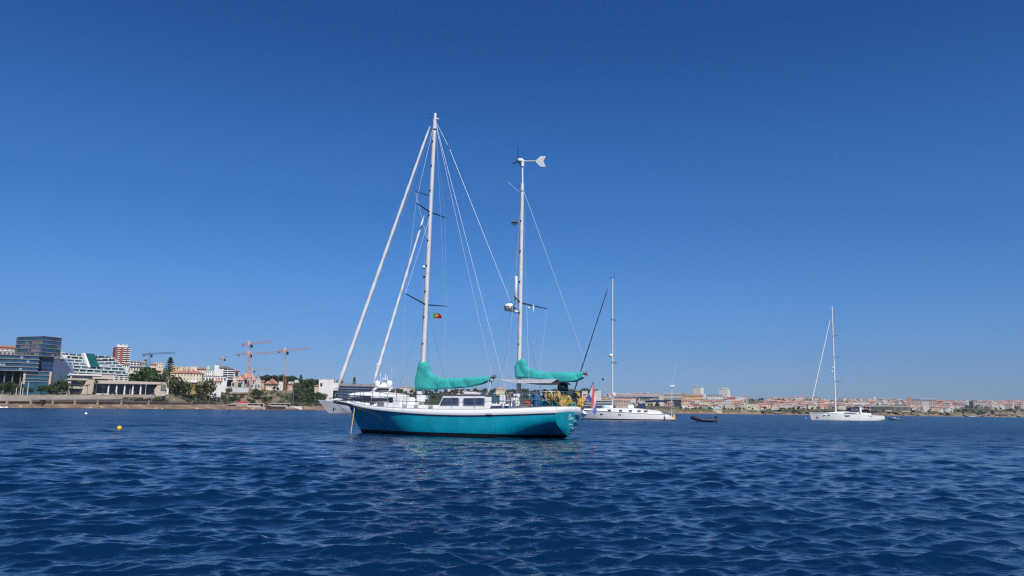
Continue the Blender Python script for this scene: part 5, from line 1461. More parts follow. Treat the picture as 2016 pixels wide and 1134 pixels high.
MB().mat(STEEL).box(13.42, 13.5, .62, .72, .42, .60).build('exhaust_outlet', parent=tr)
MB().mat(STEEL).tube([K(1118, 851, .2), K(1126, 853.5, .1)], .05, 6).build('rudder_head', parent=ketch)
# bowsprit platform, anchor, bobstay
mb = MB().mat(DARKT)
a, b = K(658, 789.5), K(702, 797)
mb.prism([(a.x, -.08, a.z), (a.x, .08, a.z), (b.x, .28, b.z), (b.x, -.28, b.z)], (0, 0, -.12)).build('bowsprit', parent=ketch)
MB().mat(WHITE).prism([(a.x + .3, -.10, a.z + .015), (a.x + .3, .10, a.z + .015), (b.x, .30, b.z + .015), (b.x, -.30, b.z + .015)], (0, 0, .03)).build('bowsprit_planking', parent=ketch)
MB().mat(STEEL).tube([K(668, 789), K(692, 795.5)], .035, 6).tube([K(668, 789), K(664, 794)], .04, 6).prism([K(660, 791, -.12), K(668, 796, -.12), K(672, 792, -.12)], (0, .24, 0)).build('anchor', parent=ketch)
wire(ketch, 'bobstay', [K(660, 790), K(714, 845)], .014, DWIRE)
wire(ketch, 'bobstay', [K(658, 791, -.1), K(700, 830)], .010, DWIRE)
# pulpit rails, stanchions, lifelines (port = near side, negative y)
def rail(name, pts, r=.016, m=STEEL): return MB().mat(m).tube(pts, r, 5).build(name, parent=ketch)
def half_at(x): return sinterp(HALF, x)
PUL = mat('dark_rail', (.05, .06, .09), .4, .3)
for s in (-1, 1):
    top = []
    for x in (-1.05, -.4, .5, 1.5, 2.4): top.append((x, s * (.10 if x < 0 else half_at(x) - .05), 2.42 - .045 * (x + 1)))
    rail('pulpit_rail', top, .018, PUL)
    rail('pulpit_rail', [(p[0], p[1], p[2] - .33) for p in top[1:]], .013, PUL)
    for x in (-.4, .5, 1.5, 2.4): rail('pulpit_post', [(x, s * (half_at(x) - .05 if x > 0 else .1), 2.42 - .045 * (x + 1)), (x + .15, s * (half_at(max(0, x)) - .05 if x > 0 else .12), interp(BW, max(0, x)))], .014, PUL)
    sx = [2.4, 3.7, 5.1, 6.5, 7.9, 9.2, 10.5, 11.7]
    for x in sx[1:]:
        zt = interp(BW, x); rail('stanchion', [(x, s * (half_at(x) - .05), zt), (x, s * (half_at(x) - .05), zt + .72)], .013)
    for dz, r in ((.71, .010), (.36, .009)):
        pts = [(x, s * (half_at(x) - .05), interp(BW, x) + dz + (.12 if x == 2.4 and dz > .5 else 0)) for x in sx] + [(13.2, s * 1.48, 1.5 + dz)]
        lifeline(ketch, pts, r * 1.25)
for dz in (.72, .38):
    rail('pushpit_rail', [(11.7, -half_at(11.7) + .05, interp(BW, 11.7) + dz), (13.15, -1.5, 1.5 + dz), (13.42, -1.0, 1.5 + dz), (13.5, 0, 1.5 + dz), (13.42, 1.0, 1.5 + dz), (13.15, 1.5, 1.5 + dz), (11.7, half_at(11.7) - .05, interp(BW, 11.7) + dz)], .017)
for x, y in ((13.15, -1.5), (13.42, -.8), (13.48, 0), (13.42, .8), (13.15, 1.5), (12.4, -1.62), (12.4, 1.62)): rail('pushpit_post', [(x, y, 1.46), (x, y, 2.22)], .015)
# trunk cabin and pilothouse
def cabin(prof, y0, y1, name, m=WHITE, parent=ketch, tumble=.08, bev=.04):
    """prof: side outline (x,z) closed polygon; the upper points lean inboard"""
    zmin = min(z for x, z in prof); zmax = max(z for x, z in prof)
    def yy(y, z): return y * (1 - tumble * (z - zmin) / (zmax - zmin))
    mb = MB().mat(m); mb.rings([[(x, yy(y0, z), z) for x, z in prof], [(x, yy(y1, z), z) for x, z in prof]], True)
    return mb.build(name, parent=parent, bevel=bev)
def kp(px, py, v): q = K(px, py, v); return (q.x, q.z)
cabin([(3.3, 1.15), (3.4, 1.50), (4.6, 1.54), (6.9, 1.54), (6.95, 1.10), (3.3, 1.12)], -1.15, 1.15, 'coachroof')
for px in (793, 816, 845):
    x, z = kp(px, 799.5, -1.17); x2 = kp(px + 6.5, 800, -1.17)[0]
    MB().mat(FRAMEG).box(x, x2, -1.20, -1.12, z - .06, z + .07).build('portlight', parent=ketch)
ph = cabin([kp(861, 806, -1.15), kp(864, 799, -1.15), kp(872, 779.5, -1.15), kp(908, 777.5, -1.15), kp(953, 778.5, -1.15), kp(957, 806, -1.15)], -1.2, 1.2, 'pilothouse')
MB().mat(mat('brown_grey_canvas', (.12, .1, .13), .8)).prism([K(876, 779.3, -1.12), K(955, 779.5, -1.12), K(955, 777.0, -1.12), K(882, 776.6, -1.12)], (0, 2.2, 0)).build('roof_awning', parent=ph)
MB().mat(WHITE).box(K(914, 776, -.5).x, K(934, 776, -.5).x, -.6, .4, K(920, 777, -.5).z, K(920, 772.5, -.5).z).build('roof_hatch', parent=ph, bevel=.03)
def pane(pts, v, fr_, name='window', parent=ph, m=mat('pilothouse_glass', (.05, .075, .14), .08, var=.7, scale=2.5, spec=.7)):
    P = [K(px, py, v) for px, py in pts]; c = sum(P, Vector()) / len(P)
    out = [c + (p - c) * 1.0 for p in P]
    mb = MB().mat(FRAMEG); big = [c + (p - c) * (1 + fr_ / max(.2, (p - c).length)) for p in P]
    mb.prism([(p.x, p.y, p.z) for p in big], (0, .05, 0))
    w = mb.build(name, parent=parent)
    MB().mat(m).prism([(p.x, p.y - .012, p.z) for p in out], (0, .04, 0)).build('pane', parent=w)
    return w
pane([(867, 796.5), (872.5, 785), (874.5, 783.4), (901, 783.2), (903, 785), (902.5, 796.5)], -1.21, .04)
pane([(913.5, 784), (952, 783.6), (953, 785.5), (952.5, 796.6), (913, 796.8)], -1.21, .04)
# cockpit coaming with dark side window
cabin([kp(953, 806, -1.25), kp(958, 789, -1.25), kp(965, 794.5, -1.25), kp(1003, 795.5, -1.25), kp(1010, 806, -1.25)], -1.35, -1.05, 'cockpit_coaming')
cabin([kp(953, 806, -1.25), kp(958, 789, -1.25), kp(965, 794.5, -1.25), kp(1003, 795.5, -1.25), kp(1010, 806, -1.25)], 1.05, 1.35, 'cockpit_coaming')
pane([(964, 805.3), (968, 799), (1001, 799), (1002.5, 805.6)], -1.36, .03, 'side_window', ketch)
MB().mat(WHITE).box(11.6, 13.1, -1.2, 1.2, 1.25, 1.42).build('aft_deck_box', parent=ketch, bevel=.03)
# fore-deck gear: boxes, winches, dorade vents
def dbox(px0, px1, py0, py1, v, d, name, m=WHITE, bev=.02):
    a = K(px0, py1, v); b = K(px1, py0, v)
    return MB().mat(m).box(a.x, b.x, v, v + d, a.z, b.z).build(name, parent=ketch, bevel=bev)
dbox(773, 789, 783, 797, -.9, .5, 'deck_locker'); dbox(793, 807, 782, 796.5, -.8, .5, 'deck_locker')
dbox(820, 829, 769, 776, -.2, .4, 'mast_box', WHITE); dbox(819.5, 833, 777, 786, -.3, .6, 'deck_locker'); dbox(821, 831, 784, 791, -.5, .3, 'vent_box')
dbox(808, 820, 786, 788.5, -.3, .6, 'hatch_cover')
dbox(742, 750, 791, 799, -.5, .3, 'windlass', PANEL); dbox(765, 773, 783, 793, -.7, .3, 'winch', DARKT)
dbox(740, 762, 793, 800, -.2, .6, 'fore_hatch')
# side hatches reading as grey squares on the coachroof top
for s in (-1,):
    for x in (10.55, 11.0): MB().mat(STEEL).lathe([(.09, 1.4), (.09, 1.62), (.06, 1.64)], (x, s * 1.5, 0), 10).build('winch', parent=ketch)
# masts
def mast(px0, py0, px1, py1, r0, r1, zdeck, name, parent=ketch, m=ALU, K=K, sq=1.0):
    a = K(px0, py0); b = K(px1, py1)
    d = (b - a); a2 = a + d * ((zdeck - a.z) / d.z)
    return MB().mat(m).tube([a2, a + (b - a) * .5, b], [r0, (r0 + r1) / 2, r1], 12).build(name, parent=parent), a2, b
mm, m0, mt = mast(833.5, 705, 856.3, 231, .135, .105, 1.15, 'main_mast')
zz, z0_, zt_ = mast(1022.5, 705, 1028.3, 362, .115, .09, 1.15, 'mizzen_mast')
def mp(t0, t1, z): return t0 + (t1 - t0) * ((z - t0.z) / (t1.z - t0.z))
for i in range(9):
    z = 4.8 + i * 1.42; p = mp(m0, mt, z)
    for s in (-1,): MB().mat(BLACK).box(p.x - .035, p.x + .035, -.16, -.11, z, z + .07).build('mast_step', parent=mm)
for i in range(5):
    z = 4.6 + i * 1.6; p = mp(z0_, zt_, z); MB().mat(BLACK).box(p.x - .03, p.x + .03, -.14, -.09, z, z + .06).build('mast_step', parent=zz)
MB().mat(BLACK).tube([(mt.x, 0, mt.z - .75), (mt.x, 0, mt.z - .70)], .125, 12).build('mast_band', parent=mm)
MB().mat(BLACK).tube([(zt_.x, 0, zt_.z - .42), (zt_.x, 0, zt_.z - .39)], .10, 12).build('mast_band', parent=zz)
# masthead gear
g = MB().mat(DARKT); g.tube([mt, mt + Vector((-.55, 0, .02))], .012, 4); g.tube([K(843, 233), K(842, 226.5), K(848, 225)], .012, 4); g.build('wind_vane', parent=mm)
MB().mat(WHITE).lathe([(.06, mt.z), (.06, mt.z + .22), (.03, mt.z + .25)], (mt.x + .02, 0, 0), 8).build('masthead_light', parent=mm)
g = MB().mat(DARKT); g.tube([K(863, 232), K(863.5, 219)], .008, 4).tube([K(857, 220.5), K(871, 222)], .007, 4).build('antenna', parent=mm)
MB().mat(WHITE).tube([mt + Vector((0, 0, -.1)), K(864, 234)], .04, 5).build('masthead_crane', parent=mm)
# spreaders
def spreader(par, x, t0, t1, zr, left, right, xs):
    p = mp(t0, t1, zr)
    out = []
    for q in (left, right):
        if q is None: continue
        e = KX(q[0], q[1], xs)
        MB().mat(PUL).tube([(p.x, 0, zr), (e.x, e.y, e.z)], [.045, .025], 6).build('spreader', parent=par); out.append(e)
    return out
lsp = spreader(mm, 4.9, m0, mt, 6.95, (798, 578), (879, 603), 4.95)
usp = spreader(mm, 5.0, m0, mt, 12.12, (819, 399), (876, 428), 5.0)
e1 = K(818, 377); p = mp(m0, mt, 13.05)
MB().mat(PUL).tube([(p.x, 0, p.z), e1], .025, 5).build('jumper_strut', parent=mm)
msp = spreader(zz, 10.6, z0_, zt_, 6.75, (1012, 583), (1077, 608), 10.64)
# furled headsails
gs = furled(ketch, K(846.5, 249), K(664.5, 765), .068, .118, seed=1)
MB().mat(DARKT).lathe([(.11, 0), (.12, .1), (.06, .14), (.06, .3)], tuple(K(660, 782)), 12).build('furling_drum', parent=ketch)
wire(ketch, 'forestay', [K(858, 236), K(657, 789)], .014)
ss = furled(ketch, K(835, 425), K(736, 752), .055, .095, seed=4)
wire(ketch, 'staysail_stay', [K(840, 407), K(733, 768), K(731, 797)], .012)
MB().mat(SAILW).prism([K(742, 715, -.06), K(744, 728, -.06), K(738, 742, -.06)], (0, .1, 0)).build('sail_clew', parent=ketch)
MB().mat(DARKT).tube([K(731, 792), K(732, 797)], .09, 10).build('furling_drum', parent=ketch)
# standing and running rigging
def W(pts, r=.010, m=WIRE, name='shroud'): return wire(ketch, name, pts, r, m)
MT = mt + Vector((0, 0, -.15))
for s, sp_u, sp_l in ((-1, usp[0], lsp[0]), (1, usp[1], lsp[1])):
    W([MT, sp_u, sp_l, (4.95, s * 1.80, 1.35)], .010)
    W([mp(m0, mt, 11.9), sp_l], .008)
    for dx in (-.7, .75): W([mp(m0, mt, 6.85) + Vector((0, s * .1, 0)), (4.95 + dx, s * 1.78, 1.35)], .009, DWIRE)
W([MT + Vector((0, 0, -.5)), e1, mp(m0, mt, 10.2)], .007, WIRE, 'jumper_stay')
W([MT, K(884, 290), mp(z0_, zt_, 5.6)], .010, WIRE, 'triatic_stay')
MB().mat(mat('blue_insulator', (.02, .05, .25), .4)).tube([K(882.5, 283), K(885.5, 293)], .035, 6).build('insulator', parent=ketch)
W(sag(MT, K(969, 742, -.15), .1), .009, WIRE, 'topping_lift')
W([MT, K(1003, 795, -1.3)], .009, WIRE, 'running_backstay')
W([MT + Vector((.05, 0, 0)), K(870, 470), K(879, 700, .6), K(880, 765, 1.0)], .007, WIRE, 'halyard')
W([mp(m0, mt, 16.9), mp(m0, mt, 9) + Vector((.25, -.1, 0)), K(841, 690)], .006, DWIRE, 'halyard')
W([mp(m0, mt, 14.9), K(838, 470), K(833, 560), K(831, 700)], .007, WIRE, 'halyard')
ZT = zt_ + Vector((0, 0, -.15))
for s, sp_ in ((-1, msp[0]), (1, msp[1])):
    W([ZT, sp_, (10.7, s * 1.8, 1.4)], .009)
    for dx in (-.6, .7): W([mp(z0_, zt_, 6.7), (10.65 + dx, s * 1.78, 1.4)], .009, DWIRE)
W([ZT, K(1148, 700), K(1156, 795, 0)], .010, WIRE, 'mizzen_backstay')
W([K(1030, 372), K(1037, 600), K(1043, 795, -1.7)], .008, WIRE, 'halyard')
W([K(1025, 460), K(966, 722), K(955, 797, -1.5)], .009, WIRE, 'running_backstay')
W([K(1024, 470, 0), K(988, 745, .4)], .007, WIRE, 'halyard')
W([K(999, 357), K(1022, 378)], .014, WIRE, 'whip_antenna')
# booms, covers
MB().mat(ALU).tube([K(834, 764), K(971, 748)], .075, 8).build('main_boom', parent=ketch)
MB().mat(ALU).tube([K(1022, 742), K(1151, 741)], .065, 8).build('mizzen_boom', parent=ketch)
def cov(par_, rows, seed, wmax=.17):
    st = []
    for px, yt, yb, w in rows:
        a = K(px, yt); b = K(px, yb); st.append((a.x, a.z, b.z, w))
    return boom_cover(ketch, st, seed=seed)
cov(ketch, [(821.5, 735, 768.5, .19), (823.5, 722, 768.5, .20), (826, 711, 768.5, .20), (832, 709, 768.3, .22), (839, 712, 768, .22), (845, 718, 767.8, .20), (847, 730, 767.6, .19), (855, 738, 767.2, .18), (868, 743.5, 766, .19), (890, 744.5, 765, .20), (925, 743, 762, .19), (950, 741.5, 756, .16), (968, 740.5, 747, .12)], 2)
cov(ketch, [(1015, 719, 727, .08), (1018, 711, 744, .17), (1022, 706.5, 744, .20), (1030, 707, 744, .20), (1036, 711, 744, .19), (1038, 720, 744, .18), (1046, 725.5, 744.5, .17), (1065, 731, 746, .18), (1085, 732.5, 748.5, .20), (1105, 733, 752.5, .22), (1130, 732.5, 752, .20), (1149, 731.5, 744, .15)], 5)
MB().mat(PANEL).tube([K(968, 742), K(976, 741)], .09, 8).tube([K(972, 744), K(966, 755)], .03, 5).build('boom_end_fitting', parent=ketch)
MB().mat(PANEL).tube([K(1150, 735), K(1156, 736)], .07, 8).tube([K(1153, 732), K(1156, 740)], .05, 6).build('boom_end_fitting', parent=ketch)
MB().mat(WHITE).tube([K(968, 746), K(959, 778, -.2)], .012, 4).tube([K(970, 746), K(962, 775, .2)], .012, 4).build('mainsheet', parent=ketch)
# cockpit awning
aw = MB().mat(AWN)
A0, A1 = K(976, 745.5, 0), K(1105, 748, 0)
rows = []
for i in range(9):
    t = i / 8; x = A0.x + (A1.x - A0.x) * t; w = .12 + 1.15 * min(1, t * 1.8)
    rows.append([(x, w * s, A0.z + .02 - .02 * t + (-.24 * (abs(s)) ** 2) * min(1, t * 2) - .05) for s in (-1, -.5, 0, .5, 1)])
for a, b in zip(rows, rows[1:]):
    for j in range(4): aw.poly([a[j], b[j], b[j + 1], a[j + 1]])
aw.build('awning', parent=ketch)
for x, y in ((11.2, -1.2), (12.4, -1.25)): rail('awning_post', [(x, y, 1.5), (x, y, A0.z - .15)], .012)
# flag halyards and mast instruments
MB().mat(WHITE).lathe([(.04, 0), (.075, .02), (.075, 1.35), (.04, 1.4)], tuple(K(1015.5, 597, -.35)), 10).build('radome_tube', parent=zz)
rd = K(1004, 607, -.1)
rdm = MB().mat(WHITE).lathe([(.05, -.16), (.27, -.13), (.30, .0), (.29, .12), (.22, .22), (.03, .26)], (rd.x, rd.y, rd.z), 18).build('radar_dome', parent=zz)
MB().mat(PANEL).lathe([(.305, -.05), (.305, .0)], (rd.x, rd.y, rd.z), 18).build('radar_band', parent=rdm)
MB().mat(WHITE).tube([(rd.x, rd.y, rd.z - .12), (mp(z0_, zt_, rd.z - .22).x, 0, rd.z - .22)], .06, 6).build('radar_bracket', parent=zz)
for i in range(4): MB().mat(BLACK).box(rd.x - .2 + i * .085, rd.x - .15 + i * .085, rd.y - .315, rd.y - .26, rd.z + .045, rd.z + .085).build('lettering', parent=rdm)
rr_ = K(1013, 438); 
mb = MB().mat(STEEL)
for n_ in ((1, 0, 0), (0, 1, 0), (0, 0, 1)):
    n_ = Vector(n_); u = Vector((n_.y, n_.z, n_.x)) + Vector((0, 0, .3)); u = (u - n_ * u.dot(n_)).normalized(); w = n_.cross(u)
    mb.prism([rr_ + u * .22 - n_ * .004, rr_ + w * .22 - n_ * .004, rr_ - u * .22 - n_ * .004, rr_ - w * .22 - n_ * .004], n_ * .008)
mb.tube([rr_, K(1023, 441)], .02, 4).build('radar_reflector', parent=zz)
MB().mat(WHITE).ball(tuple(K(1041, 606.5, .7)), .06).build('spreader_light', parent=zz)
MB().mat(WHITE).lathe([(.03, -.18), (.05, 0), (.03, .18)], tuple(K(1050, 607, 1.2)), 8).build('antenna', parent=zz)
MB().mat(WHITE).ball(tuple(K(834.5, 526)), .09).build('deck_light', parent=mm); MB().mat(BLACK).tube([K(834, 545), K(838, 545)], .06, 6).build('steaming_light', parent=mm)
# wind generator on the mizzen head
wt = empty('wind_generator', None, None); wt.parent = zz
del wt  # (an empty under the mast is not needed)
bpy.data.objects.remove([o for o in col.objects if o.name.startswith('wind_generator')][0])
P0 = K(1028.5, 327); P1 = K(1028.8, 362)
wp = MB().mat(WHITE).tube([P1, P0], .045, 8).build('generator_pole', parent=zz)
body = K(1026, 316.5); nose = K(1020.5, 316)
wb = MB().mat(WHITE).tube([K(1031, 317), K(1030, 317), K(1026, 316.4), K(1021.5, 316), K(1020, 316)], [.07, .10, .13, .13, .06], 12).tube([K(1029, 317.5), K(1028.6, 328)], .09, 8).build('wind_generator', parent=zz)
MB().mat(WHITE).tube([K(1030, 317.2), K(1056, 317.5)], .03, 6).build('tail_boom', parent=wb)
MB().mat(WHITE).prism([K(px, py, -.01) for px, py in ((1053.5, 317.3), (1064, 307.3), (1074.5, 307.3), (1069.5, 317.5), (1074, 328), (1064, 328))], (0, .02, 0)).build('tail_fin', parent=wb)
hub = K(1020.5, 316.2)
for a_ in (2, 120, 240):
    a_ = R(a_); d_ = Vector((-.03, math.sin(a_), math.cos(a_))); e_ = Vector((0, math.cos(a_), -math.sin(a_)))
    L_ = .82
    MB().mat(DARKT).prism([hub + e_ * .035, hub + d_ * L_ + e_ * .012, hub + d_ * L_ - e_ * .012, hub + d_ * .3 - e_ * .06, hub - e_ * .035], (-.012, 0, 0)).build('blade', parent=wb)
# flags
def poly_flag(name, label, cat, frame_, polys, th=.012):
    mb = MB()
    for m, pts in polys:
        mb.mat(m); mb.prism([frame_(px, py, v) for px, py, v in pts], (0, th, 0))
    o = mb.build(name); o['label'] = label; o['category'] = cat
    return o
def seat_on(o, fr):
    fr.place(o); return o
FWH, FBL = mat('flag_white', (.75, .75, .76), .8, var=.05), mat('flag_blue', (.11, .13, .46), .8, var=.15)
FRD = mat('flag_red', (.60, .10, .13), .8, var=.15)
KB = lambda px, py, v=0: K(px, py, v)
MB().mat(DARKT).tube([K(1150, 797, -.2), K(1168.5, 752, -.2)], .02, 6).build('flagstaff', parent=ketch)
fl = poly_flag('national_flag', 'red, white and blue tricolour drooping from the ketch stern staff', 'flag', KB, [
    (FWH, [(1167.8, 754, -.2), (1164.8, 783.7, -.28), (1160.3, 776.3, -.22), (1154.9, 784.2, -.2)]),
    (FBL, [(1160.3, 776.3, -.22), (1165.3, 783.2, -.28), (1163.3, 793.6, -.3), (1155.4, 784.4, -.2)]),
    (FRD, [(1167.8, 754, -.2), (1170.7, 769.8, -.12), (1169.7, 789.7, -.16), (1166.3, 805.5, -.25), (1163.3, 799.6, -.33), (1164.8, 783.7, -.28)]),
    (FWH, [(1170.7, 769.8, -.12), (1173.2, 792.6, -.02), (1167.3, 809.5, -.1), (1166.3, 805.5, -.25), (1169.7, 789.7, -.16)]),
    (FBL, [(1173.2, 792.6, -.02), (1174.7, 809.5, 0), (1171.7, 817, -.05), (1166.8, 812.5, -.12), (1167.8, 807.5, -.1)])])
seat_on(fl, KF)
pf = poly_flag('courtesy_flag', 'small green and red flag with yellow disc flying under the main spreader', 'flag', lambda px, py, v=0: K(px, py, v + 1.0), [
    (mat('flag_green', (.06, .3, .05), .8), [(853, 616, 0), (859, 616.5, .05), (859, 627, .05), (852, 627, 0)]),
    (mat('bright_flag_red', (.85, .03, .05), .8), [(859, 616.5, .05), (865, 617, 0), (868.5, 621, -.05), (869, 627, .02), (859, 627, .05)]),
    (mat('flag_yellow', (.85, .45, .1), .8), [(858, 619.5, .02), (860.5, 618.5, .02), (862.5, 621, .02), (860.5, 624, .02), (858, 623, .02)])])
seat_on(pf, KF)
W([lsp[1] + Vector((0, -.9, -.05)), K(851.5, 640, 1.0), K(851, 760, 1.2)], .005, WIRE, 'flag_halyard')
# things stowed on the aft deck (top-level, standing in the ketch frame)
def ktop(name, label, cat, group=None): return empty(name, label, cat, group, frame=KF)
om = ktop('outboard_motor', 'black outboard motor clamped upright on the ketch stern rail', 'outboard motor')
c = KX(1108, 771, 12.9); YO = c.y
mb = MB().mat(mat('gloss_black', (.006, .007, .012), .12, coat=.6)); mb.smooth = True
def oval(cx, cy, z, a, b, n=16): return [(cx + a * math.cos(6.2832 * k / n), cy + b * math.sin(6.2832 * k / n), z) for k in range(n)]
cz = c.z
mb.rings([oval(c.x, YO, cz - .12, .20, .15), oval(c.x, YO, cz, .29, .21), oval(c.x, YO, cz + .13, .30, .22), oval(c.x + .01, YO, cz + .30, .27, .20), oval(c.x + .01, YO, cz + .42, .18, .14), oval(c.x, YO, cz + .455, .05, .05)], True)
cowl = mb.build('cowling', parent=om)
MB().mat(LETT).box(c.x - .10, c.x - .04, YO - .23, YO - .1, cz + .24, cz + .28).build('badge', parent=cowl)
MB().mat(LETT).box(c.x - .02, c.x + .16, YO - .22, YO - .1, cz + .235, cz + .265).build('badge', parent=cowl)
MB().mat(PANEL).rings([oval(c.x, YO, cz - .17, .22, .15), oval(c.x, YO, cz - .12, .22, .16)], True).build('lower_pan', parent=om)
MB().mat(BLACK).box(c.x - .08, c.x + .08, YO - .08, YO + .08, cz - .75, cz - .15).build('leg', parent=om)
MB().mat(STEEL).box(c.x + .22, c.x + .42, YO - .1, YO + .1, cz - .42, cz - .05).tube([(c.x + .3, YO, cz - .1), (c.x + .5, YO - .05, cz - .02)], .04, 6).build('clamp_bracket', parent=om)
hr_ = ktop('hose_reel', 'big yellow drum of hose standing under the black outboard', 'hose reel')
c = KX(1113.5, 787.5, 13.05)
mb = MB().mat(YEL).lathe([(.05, -.2), (.30, -.2), (.34, -.14), (.34, .3), (.30, .34), (.05, .34)], tuple(c), 20, 'y'); mb.build('drum', parent=hr_)
mb = MB().mat(ROPE)
for rr__ in (.28, .22, .16): mb.tube([(c.x + rr__ * math.cos(a * .3), c.y - .19, c.z + rr__ * math.sin(a * .3)) for a in range(22)], .028, 5)
mb.build('coiled_hose', parent=hr_)
MB().mat(BLACK).lathe([(.345, -.10), (.345, -.06)], tuple(c), 20, 'y').box(c.x - .35, c.x + .35, c.y - .1, c.y + .25, c.z - .42, c.z - .34).build('stand', parent=hr_)
def coil(label, px, py0, py1, v, wpx, n, m=ROPE, seed=1):
    o = ktop('rope_coil', label, 'rope coil', 'rope coils hung on the ketch stern rail'); rnd = random.Random(seed)
    mb = MB().mat(m)
    a = K(px, py0, v) if v is not None else KX(px, py0, 13.46); b = K(px, py1, v) if v is not None else KX(px, py1, 13.46); h = a.z - b.z; w = wpx / 37.0 / 2
    ty = 0 if v is not None else 1
    for i in range(n):
        w2 = w * rnd.uniform(.35, 1.05); hh = h * rnd.uniform(.6, 1.0); ox = rnd.uniform(-.4, .4) * w; oy = rnd.uniform(-.07, .07)
        pts = [(a.x + (ox * .4 + w2 * math.sin(t * math.pi / 8) + ox * (1 - math.cos(t * math.pi / 8)) / 3) * (1 - .75 * ty), a.y + oy + .03 * math.sin(t) + ty * w2 * 1.1 * math.sin(t * math.pi / 8), a.z - hh * (1 - math.cos(t * math.pi / 8)) / 2) for t in range(17)]
        mb.tube(pts, .017, 5)
    for i in range(5): mb.tube([(a.x - w * .7, a.y + .09, a.z - h * .16 - i * .03), (a.x, a.y - .10, a.z - h * .18 - i * .03), (a.x + w * .7, a.y + .09, a.z - h * .16 - i * .03)], .016, 5)
    mb.build('coil', parent=o)
    return o
coil('tan rope coil on the rail, left one before the turquoise bundles', 1081, 771, 792, -1.55, 13, 16, seed=3)
coil('tan rope coil on the rail just left of the yellow hose drum', 1096.5, 770, 795, -1.52, 11, 16, seed=4)
coil('tall tan rope hank on the stern corner right of the hose drum', 1135, 769, 802, None, 17, 24, seed=5)
coil('golden yellow rope hank at the far corner of the stern rail', 1145, 783, 803, None, 10, 16, mat('yellow_rope', (.62, .36, .05), .7, var=.3), seed=6)
def bundle(name, label, cat, px0, px1, py0, py1, v, m, d=.4, seed=1, group=None):
    o = ktop(name, label, cat, group); a = K(px0, py1, v); b = K(px1, py0, v); rnd = random.Random(seed)
    mb = MB().mat(m); mb.smooth = True; rings = []
    for i in range(7):
        t = i / 6; s_ = math.sin(math.pi * (.12 + .78 * t)) ** .5
        rings.append([((a.x + b.x) / 2 + (b.x - a.x) / 2 * s_ * math.cos(k * .5236) * rnd.uniform(.88, 1.06), v + d / 2 + d / 2 * s_ * math.sin(k * .5236) * rnd.uniform(.9, 1.05), a.z + (b.z - a.z) * t) for k in range(12)])
    mb.rings(rings, True); mb.build('canvas', parent=o)
    MB().mat(DARKT).tube([((a.x + b.x) / 2 + (b.x - a.x) / 2 * 1.02 * math.cos(k * .5236), v + d / 2 + d / 2 * 1.02 * math.sin(k * .5236), a.z + (b.z - a.z) * .55) for k in range(13)], .012, 4).build('lashing', parent=o)
TQ = mat('turquoise_canvas_bag', (.03, .33, .36), .8, var=.25, scale=6, bump=.5, bscale=10); BLT = mat('blue_canvas', (.01, .12, .30), .8, var=.3, scale=6, bump=.5, bscale=10)
bundle('canvas_bag', 'tall pale turquoise bag right of the grey cockpit screen', 'canvas bag', 1041, 1052, 775.5, 796, -.9, mat('pale_turquoise', (.12, .45, .47), .8, var=.15), .4, 1, 'canvas bags on the ketch aft deck')
bundle('canvas_bag', 'darker blue sloping bag beside the tall pale turquoise one', 'canvas bag', 1046, 1062, 777, 803, -1.1, BLT, .4, 2, 'canvas bags on the ketch aft deck')
bundle('canvas_bag', 'round turquoise bag below the left rope coil', 'canvas bag', 1060, 1077, 787, 803, -1.35, TQ, .4, 3, 'canvas bags on the ketch aft deck')
bundle('canvas_bag', 'round turquoise bag between the two rope coils', 'canvas bag', 1080, 1095, 789, 802.5, -1.35, TQ, .4, 4, 'canvas bags on the ketch aft deck')
bundle('canvas_bag', 'small turquoise bag behind the hose drum', 'canvas bag', 1119, 1128, 791, 801, .2, TQ, .3, 5, 'canvas bags on the ketch aft deck')
bundle('canvas_bag', 'blue rumpled cover hanging behind the left rope coil', 'canvas bag', 1066, 1074, 775, 790, -.8, BLT, .3, 6, 'canvas bags on the ketch aft deck')
def kbox(name, label, cat, px0, px1, py0, py1, v, d, m, extra=None):
    o = ktop(name, label, cat); a = K(px0, py1, v); b = K(px1, py0, v)
    MB().mat(m).box(a.x, b.x, v, v + d, a.z, b.z).build('body', parent=o, bevel=.03)
    MB().mat(extra or FRAMEG).box(a.x + .03, b.x - .03, v - .015, v - .002, a.z + (b.z - a.z) * .3, a.z + (b.z - a.z) * .42).build('strap', parent=o)
kbox('life_raft', 'white square canister hanging on the rail beside the mizzen mast', 'life raft', 1010, 1020, 775, 782.5, -1.5, .25, WHITE)
kbox('cockpit_screen', 'white and grey canvas screen at the cockpit side', 'canvas screen', 983, 994.5, 778.5, 795, -1.0, .06, WPAINT)
kbox('canvas_screen', 'dark grey canvas screen right of the white one', 'canvas screen', 995, 1006, 776, 795, -1.0, .06, PANEL)
kbox('fuel_can', 'small red fuel can on the side deck by the mizzen', 'fuel can', 1031, 1040, 789, 795, -1.2, .2, mat('fuel_red', (.5, .06, .03), .5))
kbox('deck_chest', 'low grey deck chest under the red fuel can', 'deck chest', 1022, 1046, 795.5, 803, -1.25, .4, PANEL)
kbox('steering_pedestal', 'white steering pedestal with instruments inside the cockpit', 'steering pedestal', 1015, 1021, 783, 800, -.9, .25, WHITE)
dbox(967, 976, 777, 795, -.9, .1, 'companionway_screen', mat('blue_clear_screen', (.05, .12, .2), .2)); dbox(1006, 1013, 783, 803, -1.1, .2, 'winch_post', WHITE)
# anchor warp from the bow into the water and a thin chain
wo = ktop('anchor_rope', 'taut tan anchor rope running from the ketch bow into the water', 'rope')
MB().mat(ROPE).tube([K(699, 793, -.35), K(698, 805, -.45), K(691, 850, -1.2), K(690.5, 857, -1.3)], .03, 6).build('rope', parent=wo)

